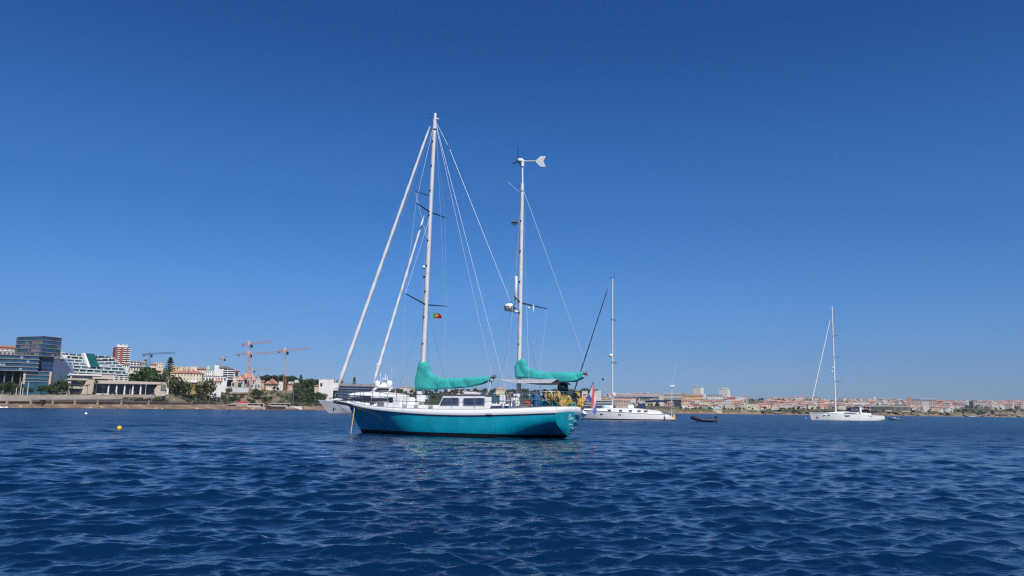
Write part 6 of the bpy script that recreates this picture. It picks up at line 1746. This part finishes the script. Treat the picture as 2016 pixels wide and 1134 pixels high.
# ----------------------------------------------------------------- generic white sloops
def white_sloop(fr, L, label, data):
    K2 = fr.at
    o = empty('sailing_sloop', label, 'sailing yacht', frame=fr)
    g, nw = loft(L, data['sheer'], data['half'], data['keel'], data['stem'], data['stern'], data['boot'], SMF, SHF, SMF, nu=34, nw=10)
    t = hull_parts(o, g, nw, data['hullmat'], data['bootmat'])
    deck_part(o, g, .01, DECKM)
    for s in (-1, 1): MB().mat(data['strake']).tube([(c[0][0], s * (c[0][1] + .01), c[0][2]) for c in g], .035, 4).build('rubbing_strake', parent=o)
    return o, K2, g, t
# nearer white sloop (right of the ketch)
SF = Frame(1118, 131, R(8))
SHT = SF.at
OFFW = mat('offwhite_hull', (.70, .69, .67), .3, var=.06, scale=.8)
L2 = SHT(1328, 829).x
sl, K2, g2, t2 = white_sloop(SF, L2, 'white sloop with grey boom cover and navy furled headsail behind the ketch stern', dict(
    sheer=[(0, 1.75), (4, 1.5), (9, 1.28), (14, 1.05), (L2, .95)], half=[(0, .05), (2, .95), (5, 1.75), (9, 2.2), (14, 2.0), (L2, 1.6)], keel=[(0, -1.2), (12, -1.2), (L2 - 1, -.5), (L2, -.2)],
    stem=lambda z: (1.75 - z) * .35, stern=lambda z: L2 + (.15 - z) * 1.25, boot=.17, hullmat=OFFW, bootmat=BOOT, strake=PANEL))
def q2(px, py, v): a = K2(px, py, v); return (a.x, a.z)
def cab2(prof, y0, y1, name, K_=None, m=WHITE, parent=None, bev=.05):
    return cabin([(K_(px, py, y0).x, K_(px, py, y0).z) for px, py in prof], y0, y1, name, m, parent, .12, bev)
cr2 = cab2([(1146, 811), (1150, 804.3), (1206, 803.3), (1245, 803.4), (1262, 804.5), (1298, 808.8), (1306, 814), (1302, 818), (1150, 815)], -1.35, 1.35, 'coachroof', K2, WHITE, sl)
for px in (1200, 1222, 1241.5, 1258.5, 1271):
    a = K2(px - 3, 807.5 + (px - 1200) * .022, -1.36); b = K2(px + 3, 807.5 + (px - 1200) * .022, -1.36)
    MB().mat(DGLASS).box(a.x, b.x, -1.42, -1.2, a.z - .09, a.z + .09).build('portlight', parent=cr2)
for px, py in ((1185, 815.2), (1220, 816.8)):
    a = on_hull(K2, g2, px - 3, py); b = on_hull(K2, g2, px + 3, py); MB().mat(DGLASS).box(a.x, b.x, a.y - .03, a.y + .3, a.z - .09, a.z + .09).build('hull_window', parent=sl)
m2, a2, b2 = mast(1205.5, 780, 1206, 548, .15, .10, 1.5, 'mast', sl, ALU, K2)
MB().mat(DARKT).tube([b2, K2(1201, 547)], .03, 4).tube([K2(1209, 547), K2(1209.5, 536)], .015, 4).box(b2.x - .25, b2.x + .35, -.05, .05, b2.z, b2.z + .12).build('masthead_gear', parent=m2)
for y_, lx, rx in ((629.5, 1204, 1213), (714, 1204, 1215)):
    p = K2(1206, y_, 0)
    MB().mat(NAVY).tube([p, K2(rx, y_ + .8, 1.0)], .06, 5).build('spreader', parent=m2); MB().mat(NAVY).tube([p, K2(lx, y_ - 2, -1.4)], .06, 5).build('spreader', parent=m2)
MB().mat(WHITE).ball(tuple(K2(1202.5, 700, -.1)), .3).build('radar_dome', parent=m2)
furled(sl, K2(1196.5, 568), K2(1124, 790), .07, .11, NAVY, seed=3); wire(sl, 'forestay', [K2(1204, 550), K2(1119, 806)], .02)
MB().mat(ALU).tube([K2(1208, 784), K2(1297, 783)], .12, 8).build('boom', parent=sl)
GC = mat('grey_boom_canvas', (.28, .26, .28), .85, var=.12)
boom_cover(sl, [(K2(px, 780).x, K2(px, yt).z, K2(px, yb).z, w) for px, yt, yb, w in ((1207, 774, 782, .3), (1211, 773, 783, .3), (1235, 775, 783, .3), (1270, 776, 782, .27), (1298, 778, 783, .2))], m=GC, seed=7)
MB().mat(WHITE).box(K2(1206.5, 775, -.3).x, K2(1212, 775, -.3).x, -.32, .3, K2(1209, 783, -.3).z, K2(1209, 773, -.3).z).build('cover_collar', parent=sl)
for pts, nm in (([b2, K2(1213, 629, 1.0), K2(1215, 714, 1.2), (a2.x + .1, 1.9, 1.4)], 'shroud'), ([b2, K2(1204, 627, -1.2), K2(1204, 712, -1.4), (a2.x + .1, -1.9, 1.4)], 'shroud'), ([b2, K2(1325, 815, 0)], 'backstay'), ([b2, K2(1297, 783)], 'topping_lift'), ([b2, K2(1190, 700, -1), K2(1183, 806, -1)], 'halyard')):
    wire(sl, nm, pts, .013 if nm != 'backstay' else .01)
cab2([(1254, 804.5), (1257, 795.5), (1270, 793.5), (1272, 805)], -1.2, 1.2, 'sprayhood', K2, NAVY, sl)
MB().mat(NAVY).tube([K2(1270, 790.5, 0), K2(1290, 789.3, 0), K2(1310, 789.8, 0)], [.16, .2, .16], 8).prism([K2(1271, 791, -1.3), K2(1309, 790.5, -1.3), K2(1309, 789.5, -1.3), K2(1271, 790, -1.3)], (0, 2.6, 0)).build('bimini', parent=sl)
for px, py in ((1272, 791), (1309, 790)): wire(sl, 'bimini_frame', [K2(px, py, -1.2), K2(px + 4 if px < 1300 else px - 4, 812, -1.4)], .025, STEEL)
MB().mat(WHITE).box(K2(1236, 800, -.8).x, K2(1248, 800, -.8).x, -.8, .2, K2(1240, 804, -.8).z, K2(1240, 797, -.8).z).build('liferaft_canister', parent=sl, bevel=.08)
MB().mat(mat('pale_blue_canvas', (.45, .6, .75), .8)).ball((K2(1193, 801).x, -.3, K2(1193, 802).z), .65, 12, .6).build('sail_bag', parent=sl)
MB().mat(WHITE).ball((K2(1201, 801).x, -.3, K2(1201, 802).z), .5, 12, .7).build('sail_bag', parent=sl)
for s in (-1, 1):
    xs = [K2(px, 806, 0).x for px in (1150, 1165, 1180, 1195, 1210, 1225, 1240, 1255, 1270, 1285, 1300)]
    def hb(x): return interp([(0, .05), (2, .95), (5, 1.75), (9, 2.2), (14, 2.0), (L2, 1.6)], x) - .08
    def zs(x): return interp([(0, 1.75), (4, 1.5), (9, 1.28), (14, 1.05), (L2, .95)], x)
    for x in xs: wire(sl, 'stanchion', [(x, s * hb(x), zs(x)), (x, s * hb(x), zs(x) + .65)], .014, STEEL)
    for dz in (.64, .34): lifeline(sl, [(x, s * hb(x), zs(x) + dz) for x in xs] + [(L2 - .5, s * 1.5, .95 + dz)], .012, STEEL)
wire(sl, 'stern_pole', [K2(1322.5, 826, -.5), K2(1322.5, 762, -.5)], .05, WPAINT); wire(sl, 'whip_antenna', [K2(1323, 762, -.5), K2(1331, 716, -.5)], .02, WPAINT)
wg = MB().mat(WHITE).tube([K2(1320, 761.5, -.5), K2(1326, 760.5, -.5)], .16, 8).prism([K2(1325, 760.5, -.5), K2(1329, 756, -.5), K2(1327.5, 761.5, -.5)], (0, .05, 0)).build('wind_generator', parent=sl)
for a_ in (20, 140, 260):
    h_ = K2(1319.7, 761.5, -.5); a_ = R(a_); MB().mat(WPAINT).prism([h_ + Vector((0, .05, 0)), h_ + Vector((-.02, math.sin(a_) * .7, math.cos(a_) * .7)), h_ + Vector((0, -.05, .02))], (-.03, 0, 0)).build('blade', parent=wg)
for px0, px1 in ((1318, 1313), (1325, 1329)): wire(sl, 'stern_gantry', [K2(px0, 786, -1), K2(px1, 820, -1)], .03, STEEL)
wire(sl, 'stern_gantry', [K2(1310, 800, -1.2), K2(1328, 803, -1.2)], .03, STEEL); wire(sl, 'stern_gantry', [K2(1310, 790, 1.2), K2(1318, 815, 1.2)], .03, STEEL)
fd = empty('fender', 'white fender hanging on the stern quarter of the nearer white sloop', 'fender', frame=SF)
q = K2(1310.5, 821.5, -2.02); MB().mat(WHITE).lathe([(.03, -.55), (.16, -.48), (.17, .4), (.05, .5)], tuple(q), 10).build('fender_body', parent=fd); MB().mat(BLACK).tube([(q.x, q.y, q.z + .5), (q.x, q.y + .2, q.z + .9)], .03, 4).build('lanyard', parent=fd)
hs = empty('horseshoe_buoy', 'yellow horseshoe buoy on the reverse stern of the nearer white sloop', 'life buoy', frame=SF)
q = K2(1327, 822, -.8); MB().mat(YEL).tube([q + Vector((.0 + .10 * math.cos(t), .1, .6 * math.sin(t) - .1)) for t in [R(a_) for a_ in range(-60, 250, 30)]], .11, 8).build('float', parent=hs); MB().mat(WHITE).box(q.x - .15, q.x + .15, q.y - .05, q.y + .25, q.z - .45, q.z - .25).build('strap', parent=hs)
ab = empty('anchor_ball', 'black anchor ball hung in the foretriangle of the nearer white sloop', 'day shape', frame=SF)
MB().mat(BLACK).ball(tuple(K2(1187, 747, 0)), .2).build('ball', parent=ab); wire(ab, 'halyard', [K2(1187, 745, 0), K2(1200, 555, 0)], .008)
# small ship rail flag on the sloop
rf = empty('ensign', 'small red ensign at the stern rail of the nearer white sloop', 'flag', frame=SF)
MB().mat(FRD).prism([K2(1316, 793, .5), K2(1318, 793, .5), K2(1317.5, 802, .5), K2(1314, 801, .5)], (0, .03, 0)).build('cloth', parent=rf)

# far yacht on the right
DF = Frame(1596, 178, R(3)); K3 = DF.at
L3 = K3(1734, 828).x
DW = mat('yacht_white', (.78, .78, .74), .25, var=.05, scale=.6)
dy, K3, g3, t3 = white_sloop(DF, L3, 'long white modern sloop with dark sprayhood and tall mast, far right', dict(
    sheer=[(0, 1.62), (5, 1.55), (9, 1.42), (L3, 1.12)], half=[(0, .08), (2, 1.0), (5, 1.8), (9, 2.2), (L3, 2.05)], keel=[(0, -1.2), (11, -1.2), (L3, -.25)],
    stem=lambda z: (1.62 - z) * .22 - .30, stern=lambda z: L3 + .05 - z * .02, boot=.02, hullmat=DW, bootmat=mat('grey_bottom', (.2, .22, .22), .5), strake=WPAINT))
cd = cab2([(1622, 816), (1632, 812.5), (1655, 810.5), (1682, 810.2), (1692, 812), (1715, 814), (1716, 817), (1622, 817)], -1.4, 1.4, 'coachroof', K3, WHITE, dy)
MB().mat(DGLASS).prism([K3(px, py, -1.42) for px, py in ((1661, 813), (1668, 812.2), (1686, 813.8), (1688, 815.3), (1672, 815.5), (1662, 814.3))], (0, .1, 0)).build('cabin_window', parent=cd)
eq = on_hull(K3, g3, 1668, 819)
MB().mat(DGLASS).prism([K3(px, py, eq.y - .04) for px, py in ((1663, 817.8), (1674, 817.8), (1673, 820), (1665, 820))], (0, .3, 0)).build('hull_window', parent=dy)
eq = on_hull(K3, g3, 1633, 817.6)
MB().mat(DGLASS).box(eq.x - .35, eq.x + .35, eq.y - .03, eq.y + .3, eq.z - .05, eq.z + .05).build('hull_window', parent=dy)
MB().mat(PANEL).box(K3(1711, 820, -2).x, K3(1716, 820, -2).x, -2.2, -1.9, K3(1713, 820.3, -2).z, K3(1713, 819.6, -2).z).build('name_strip', parent=dy)
eq = on_hull(K3, g3, 1609.5, 822)
em = MB().mat(mat('red_emblem', (.5, .05, .05), .6)).prism([K3(px, py, eq.y - .05) for px, py in ((1607.5, 819.8), (1609.5, 820.8), (1611.8, 819.8), (1611, 822), (1610.2, 824.2), (1609, 822.5))], (0, .35, 0)).build('bow_emblem', parent=dy)
m3, a3, b3 = mast(1644.6, 790, 1637.8, 604, .17, .13, 1.7, 'mast', dy, WPAINT, K3)
furled(dy, K3(1634.5, 629), K3(1598, 792), .07, .09, SAILW, seed=9); wire(dy, 'forestay', [K3(1637, 620), K3(1594, 815)], .02)
for y_, xl in ((661, 1650), (703, 1655), (751, 1658)):
    px = 1640 + (y_ - 604) * .034
    MB().mat(DARKT).tube([K3(px, y_), K3(xl, y_ - .5, 1.2)], .04, 5).build('spreader', parent=m3); MB().mat(DARKT).tube([K3(px, y_), K3(px - 1, y_ - 2, -1.4)], .04, 5).build('spreader', parent=m3)
MB().mat(WHITE).ball(tuple(K3(1638, 732, -.2)), .22).box(K3(1637, 723).x, K3(1640, 723).x, -.3, .1, K3(1638, 724).z, K3(1638, 723).z).build('radar_dome', parent=m3)
for pts in ([b3, K3(1650, 660.5, 1.2), K3(1655, 702.5, 1.3), K3(1658, 750.5, 1.4), (a3.x + .3, 2.0, 1.5)], [b3, K3(1640, 659, -1.4), K3(1642, 749, -1.6), (a3.x + .3, -2.0, 1.5)]): wire(dy, 'shroud', pts, .012)
wire(dy, 'backstay', [b3, K3(1728, 816, 0)], .009, DWIRE)
# sprayhood with clear panels and white arch
cab2([(1672, 811), (1676, 803.5), (1683, 801.6), (1692, 801), (1691, 811.5)], -1.35, 1.35, 'sprayhood', K3, mat('dark_blue_hood', (.02, .025, .05), .6), dy)
for a_, b_ in ((1675, 1680), (1682, 1689)): MB().mat(mat('clear_panel', (.10, .14, .2), .1)).prism([K3(a_, 809, -1.38), K3(b_, 809.5, -1.38), K3(b_, 803.8, -1.38), K3(a_ + 2, 804.5, -1.38)], (0, .05, 0)).build('clear_panel', parent=dy)
arch = MB().mat(WHITE)
arch.prism([K3(1693, 813, -1.6), K3(1696.5, 813, -1.6), K3(1695.5, 801.5, -1.4), K3(1692.5, 801, -1.4)], (0, .25, 0)).prism([K3(1693, 813, 1.35), K3(1696.5, 813, 1.35), K3(1695.5, 801.5, 1.2), K3(1692.5, 801, 1.2)], (0, .25, 0)).prism([K3(1689, 801, -1.5), K3(1696, 801.8, -1.5), K3(1695, 800.5, -1.5), K3(1689, 800.3, -1.5)], (0, 3.0, 0)).build('targa_arch', parent=dy)
MB().mat(mat('dark_blue_hood', (.02, .025, .05), .6)).prism([K3(1697, 801.5, -1.5), K3(1719, 803, -1.5), K3(1718, 801.5, -1.5), K3(1698, 800.2, -1.5)], (0, 3, 0)).build('bimini', parent=dy)
for px in (1700, 1709, 1718): wire(dy, 'bimini_frame', [K3(px, 802.5, -1.4), K3(px + 1, 816, -1.6)], .02, STEEL)
for a_, b_, t_, u_ in ((1699, 1704, 806, 812), (1708, 1713, 807, 813), (1716, 1722, 809, 814)): MB().mat(DARKT).box(K3(a_, t_, 0).x, K3(b_, t_, 0).x, -.5, .6, K3(a_, u_).z, K3(a_, t_).z).build('cockpit_seat', parent=dy)
MB().mat(STEEL).tube([K3(1704, 809, -.9) + Vector((0, .45 * math.cos(t), .45 * math.sin(t))) for t in [i * .5236 for i in range(13)]], .03, 4).build('steering_wheel', parent=dy)
fr3 = poly_flag('ensign', 'red and white ensign at the stern of the far right yacht', 'flag', lambda px, py, v=0: K3(px, py, -1.2), [
    (FWH, [(1710, 803.5, 0), (1713.5, 803.5, 0), (1713.5, 807, 0), (1711, 807.5, 0)]), (FRD, [(1713.5, 803.5, 0), (1717, 804.5, 0), (1717, 807, 0), (1714, 809.5, 0), (1713.5, 807, 0)])], .04)
seat_on(fr3, DF)
MB().mat(WHITE).tube([K3(1710, 803, -1.2), K3(1716, 815, -1.2)], .02, 4).build('flagstaff', parent=dy)
for s in (-1, 1):
    xs = [L3 * t for t in (.02, .12, .22, .32, .42, .52, .62, .72, .84, .97)]
    def hb3(x): return interp([(0, .08), (2, 1.0), (5, 1.8), (9, 2.2), (L3, 2.05)], x) - .06
    def zs3(x): return interp([(0, 1.62), (5, 1.55), (9, 1.42), (L3, 1.12)], x)
    for x in xs: wire(dy, 'stanchion', [(x, s * hb3(x), zs3(x)), (x, s * hb3(x), zs3(x) + .6)], .013, STEEL)
    lifeline(dy, [(x, s * hb3(x), zs3(x) + .6) for x in xs], .01, STEEL)

# motor yacht behind the ketch bow
MF = Frame(648, 192, R(3)); K4 = MF.at
L4 = 24.0
MW = mat('motor_yacht_white', (.66, .66, .66), .25, var=.05, scale=.5)
my = empty('motor_yacht', 'white flybridge motor yacht with twin radar domes behind the ketch bow', 'motor yacht', frame=MF)
sh4 = [(0, 3.35), (4, 3.0), (10, 2.3), (24, 1.9)]
g4, nw4 = loft(L4, sh4, [(0, .1), (2, .75), (5, 1.6), (9, 2.35), (14, 2.75), (24, 2.7)], [(0, -1.2), (24, -1)], lambda z: (0 - z) * .93 + .15, lambda z: L4 + z * 0, .12, smid, [(0, 1), (.25, .93), (.5, .84), (.75, .68), (.9, .45), (1, .02)], SMF, nu=34, nw=10)
t4 = hull_parts(my, g4, nw4, MW, mat('navy_boot', (.02, .03, .08), .5))
deck_part(my, g4, .02, DECKM)
for px, py in ((657, 804.2), (661.5, 804.2), (675.5, 804.6), (681, 804.6)):
    q = on_hull(K4, g4, px, py)
    MB().mat(DGLASS).tube([(q.x, q.y - .05, q.z), (q.x, q.y + .5, q.z)], .2, 10).build('porthole', parent=my)
q = on_hull(K4, g4, 671, 798); MB().mat(STEEL).box(q.x - .15, q.x + .15, q.y - .04, q.y + .3, q.z - .1, q.z + .1).build('fairlead', parent=my)
def cab4(prof, y0, y1, name, m=WHITE, parent=my): return cab2(prof, y0, y1, name, K4, m, parent, .08)
H4 = [(0, .1), (2, .75), (5, 1.6), (9, 2.35), (14, 2.75), (24, 2.7)]
def s4(px, py, out=0.0, mx=2.0):
    v = -1.0
    for _ in range(8): v = -(min(mx, max(.15, interp(H4, K4(px, py, v).x) - .4)) + out)
    return K4(px, py, v)
lp = [s4(px, py) for px, py in ((648, 788.5), (655, 786), (662, 783.8), (683, 781.5), (720, 780.5), (800, 780), (800, 797), (690, 797), (668, 792), (655, 790.5))]
MB().mat(WHITE).rings([lp, [(p.x, -p.y, p.z) for p in lp]], True).build('lower_cabin', parent=my)
MB().mat(DGLASS).prism([s4(px, py, .06) for px, py in ((650, 788.8), (668, 787), (686, 785.5), (684, 788), (672, 789.8))], (0, .3, 0)).build('windscreen', parent=my)
MB().mat(DGLASS).prism([K4(px, py, -2.15) for px, py in ((687, 785), (724, 783), (770, 784), (770, 790), (690, 790.5))], (0, .5, 0)).build('saloon_window', parent=my)
cab4([(686, 776.8), (693, 773.8), (706, 772.3), (760, 771.8), (800, 776), (800, 781), (690, 780.5)], -2.1, 2.1, 'flybridge')
MB().mat(DARKT).prism([K4(px, py, -2.18) for px, py in ((686, 777.6), (730, 779), (730, 780.2), (700, 779.2))], (0, .2, 0)).build('flybridge_strip', parent=my)
ar = MB().mat(WHITE)
for y in (-1.9, 1.7): ar.prism([K4(px, py, y) for px, py in ((728, 773), (735, 765.5), (741, 762.2), (767, 761.8), (771.5, 764.5), (769, 769), (765, 772.5), (761, 772.5), (766, 768), (767, 765), (764, 763.8), (743, 764), (739, 768), (738, 773))], (0, .2, 0))
ar.prism([K4(735, 763.6, -1.9), K4(769, 763.2, -1.9), K4(767, 761.5, -1.9), (K4(741, 761.8, -1.9))], (0, 3.8, 0)).build('radar_arch', parent=my)
MB().mat(PANEL).prism([K4(741, 772, -1.5), K4(762, 772, -1.5), K4(765, 765, -1.5), K4(742, 765, -1.5)], (0, 3.0, 0)).build('helm_windscreen', parent=my)
dm = []
for px, sfx in ((743, 0), (767, 1)):
    q = K4(px, 754.6, 0); MB().mat(WHITE).lathe([(.45, -.85), (.68, -.7), (.74, -.1), (.62, .38), (.36, .62), (.05, .72)], (q.x, 0, q.z), 16).build('satellite_dome', parent=my)
    MB().mat(WHITE).tube([(q.x, 0, q.z - .85), (q.x, 0, K4(px, 763).z)], .2, 8).build('dome_pedestal', parent=my)
MB().mat(WHITE).prism([K4(746, 762, -.3), K4(765, 762, -.3), K4(758, 753, -.3), K4(753, 753, -.3)], (0, .5, 0)).build('mast_pylon', parent=my)
for px, y0, y1, r in ((749, 752, 735, .05), (755, 755, 745, .06), (759, 757, 736.5, .12), (763, 757, 740, .07), (752.5, 757, 743, .05), (771.5, 763, 721, .03), (748, 740, 736, .08)): MB().mat(WHITE).tube([K4(px, y0), K4(px, y1)], r, 6).build('antenna', parent=my)
MB().mat(WHITE).box(K4(755, 746).x, K4(763, 746).x, -.8, .8, K4(757, 747.5).z, K4(757, 746).z).build('radar_bar', parent=my)
for px, a_ in ((636, 787), (641, 786), (650, 784), (660, 781.5), (672, 779), (684, 777)):
    wire(my, 'rail_post', [K4(px, a_ + 4, -1.0), K4(px, a_ - 1.5, -1.0)], .03, STEEL)
wire(my, 'bow_rail', [K4(633, 786, -.3), K4(650, 783, -1), K4(672, 778, -1.6), K4(690, 775, -1.9)], .03, STEEL)
ef = empty('ensign', 'red ensign on the aft deck of the motor yacht', 'flag', frame=MF)
MB().mat(FRD).prism([K4(778, 768, 0), K4(781, 771, 0), K4(780, 780, 0), K4(776, 779, 0)], (0, .05, 0)).build('cloth', parent=ef); MB().mat(WHITE).tube([K4(778.5, 766, 0), K4(775.5, 782, 0)], .04, 5).build('flagstaff', parent=ef)
MB().mat(WHITE).box(K4(779, 790, -1.5).x, K4(830, 790, -1.5).x, -2.3, 2.3, K4(790, 800, -1.5).z, K4(790, 791, -1.5).z).build('aft_deck', parent=my)

# ----------------------------------------------------------------- dinghies, buoys
def inflatable(frame_, label, L, W_, m, name='inflatable_dinghy', rad=.24, lift=.1, motor=True, rise=.25):
    o = empty(name, label, 'inflatable boat', frame=frame_)
    for s in (-1, 1):
        pts = [(L, s * W_, .28), (L * .75, s * W_, .28), (L * .4, s * W_, .3), (L * .18, s * W_ * .8, .36 + rise * .4), (L * .05, s * W_ * .4, .36 + rise * .8), (0, 0, .36 + rise)]
        MB().mat(m).tube(pts, [rad * .35, rad, rad, rad, rad * .98, rad * .95], 12).build('tube', parent=o)
        MB().mat(BLACK).tube([(p[0], p[1] * 1.22, p[2] + .02) for p in pts[1:5]], .03, 5).build('rubbing_strake', parent=o)
    mb = MB().mat(PANEL); mb.prism([(.3, 0, .1), (L * .35, -W_ * .8, .08), (L * .9, -W_ * .9, .08), (L * .9, W_ * .9, .08), (L * .35, W_ * .8, .08)], (0, 0, .08)).build('floor', parent=o)
    MB().mat(BLACK).box(L * .88, L * .91, -W_ * .9, W_ * .9, .1, .6).build('transom', parent=o)
    MB().mat(mat('wood_thwart', (.3, .22, .14), .7)).box(L * .5, L * .56, -W_, W_, .42, .46).build('seat', parent=o)
    if motor:
        mb = MB().mat(BLACK); mb.smooth = True; c = (L * .95, 0)
        mb.rings([oval(c[0], 0, .62, .1, .08), oval(c[0], 0, .7, .16, .12), oval(c[0], 0, .88, .15, .11), oval(c[0], 0, .96, .05, .05)], True).box(c[0] - .05, c[0] + .05, -.05, .05, -.2, .64); mb.build('outboard', parent=o)
    return o
IF = Frame(1362, 110, R(8)); inflatable(IF, 'black inflatable dinghy floating empty right of the nearer white sloop', 3.55, .68, mat('black_hypalon', (.025, .022, .04), .55, var=.2), rad=.25, rise=.28)
TF = Frame(1749, 200, R(4)); tn = inflatable(TF, 'grey tender with small outboard right of the far white yacht', 3.5, .7, mat('grey_hypalon', (.10, .12, .17), .5, var=.2), 'tender', rad=.22, rise=.2)
MB().mat(WHITE).box(1.3, 1.6, -.2, .2, .3, .72).build('console', parent=tn, bevel=.04)
def buoy(px, py, label, r, m, cat='buoy', name='mooring_buoy'):
    Y = 100
    for _ in range(8): Y = CH * F / (py - hor(px))
    fr = Frame(px, Y); o = empty(name, label, cat, frame=fr)
    MB().mat(m).ball((0, 0, r * .55), r, 18).build('float', parent=o); MB().mat(BLACK).lathe([(r * .22, r * 1.5), (r * .2, r * 1.68), (.01, r * 1.7)], (0, 0, 0), 8).build('top_eye', parent=o)
buoy(239, 844.5, 'round yellow buoy floating alone on the left', .14, YEL)
buoy(171, 815.5, 'tiny white buoy near the left shore', .2, WHITE)
buoy(1586.5, 824, 'tiny white buoy just left of the far right yacht', .18, WHITE)
# surf line at the far left rocks and far right
FOAM = mat('sea_foam', (.8, .8, .8), .8)
for i, (px0, px1, off) in enumerate(((-20, 16, 0), (318, 321, 0), (1908, 1920, 0), (1990, 2000, 0))):
    mb = MB().mat(FOAM); n = 14; rings = []
    for k in range(n + 1):
        px = px0 + (px1 - px0) * k / n; Y = interp(SHORE, px) - 6 + math.sin(k * 1.7) * .8; w = .8 + .5 * math.sin(k * 2.3)
        rings.append([(kx(px) * (Y - w), Y - w, .0), (kx(px) * Y, Y, .42 + .1 * math.sin(k)), (kx(px) * (Y + w), Y + w, 0)])
    mb.rings(rings, True); tag(mb.build('surf'), ['white surf on the rocks at the left edge', 'small white breaker below the left promenade', 'white breaker under the wooded bluff', 'white breaker under the sandy cliff'][i], 'surf', kind='stuff')
# ================================================================= AIR
def haze(density=0.00007):
    mb = MB(); mb.box(-5600, 5600, -4700, 5300, -9, 68)
    m = bpy.data.materials.new('sea_air'); m.use_nodes = True; n = m.node_tree; n.nodes.clear()
    out = n.nodes.new('ShaderNodeOutputMaterial'); pv = n.nodes.new('ShaderNodeVolumePrincipled')
    pv.inputs['Density'].default_value = density; pv.inputs['Color'].default_value = (.82, .9, 1, 1); pv.inputs['Anisotropy'].default_value = 0.2
    n.links.new(pv.outputs[0], out.inputs['Volume'])
    o = mb.build('haze', m); tag(o, 'thin pale sea haze over the bay', 'haze', kind='stuff')
haze()
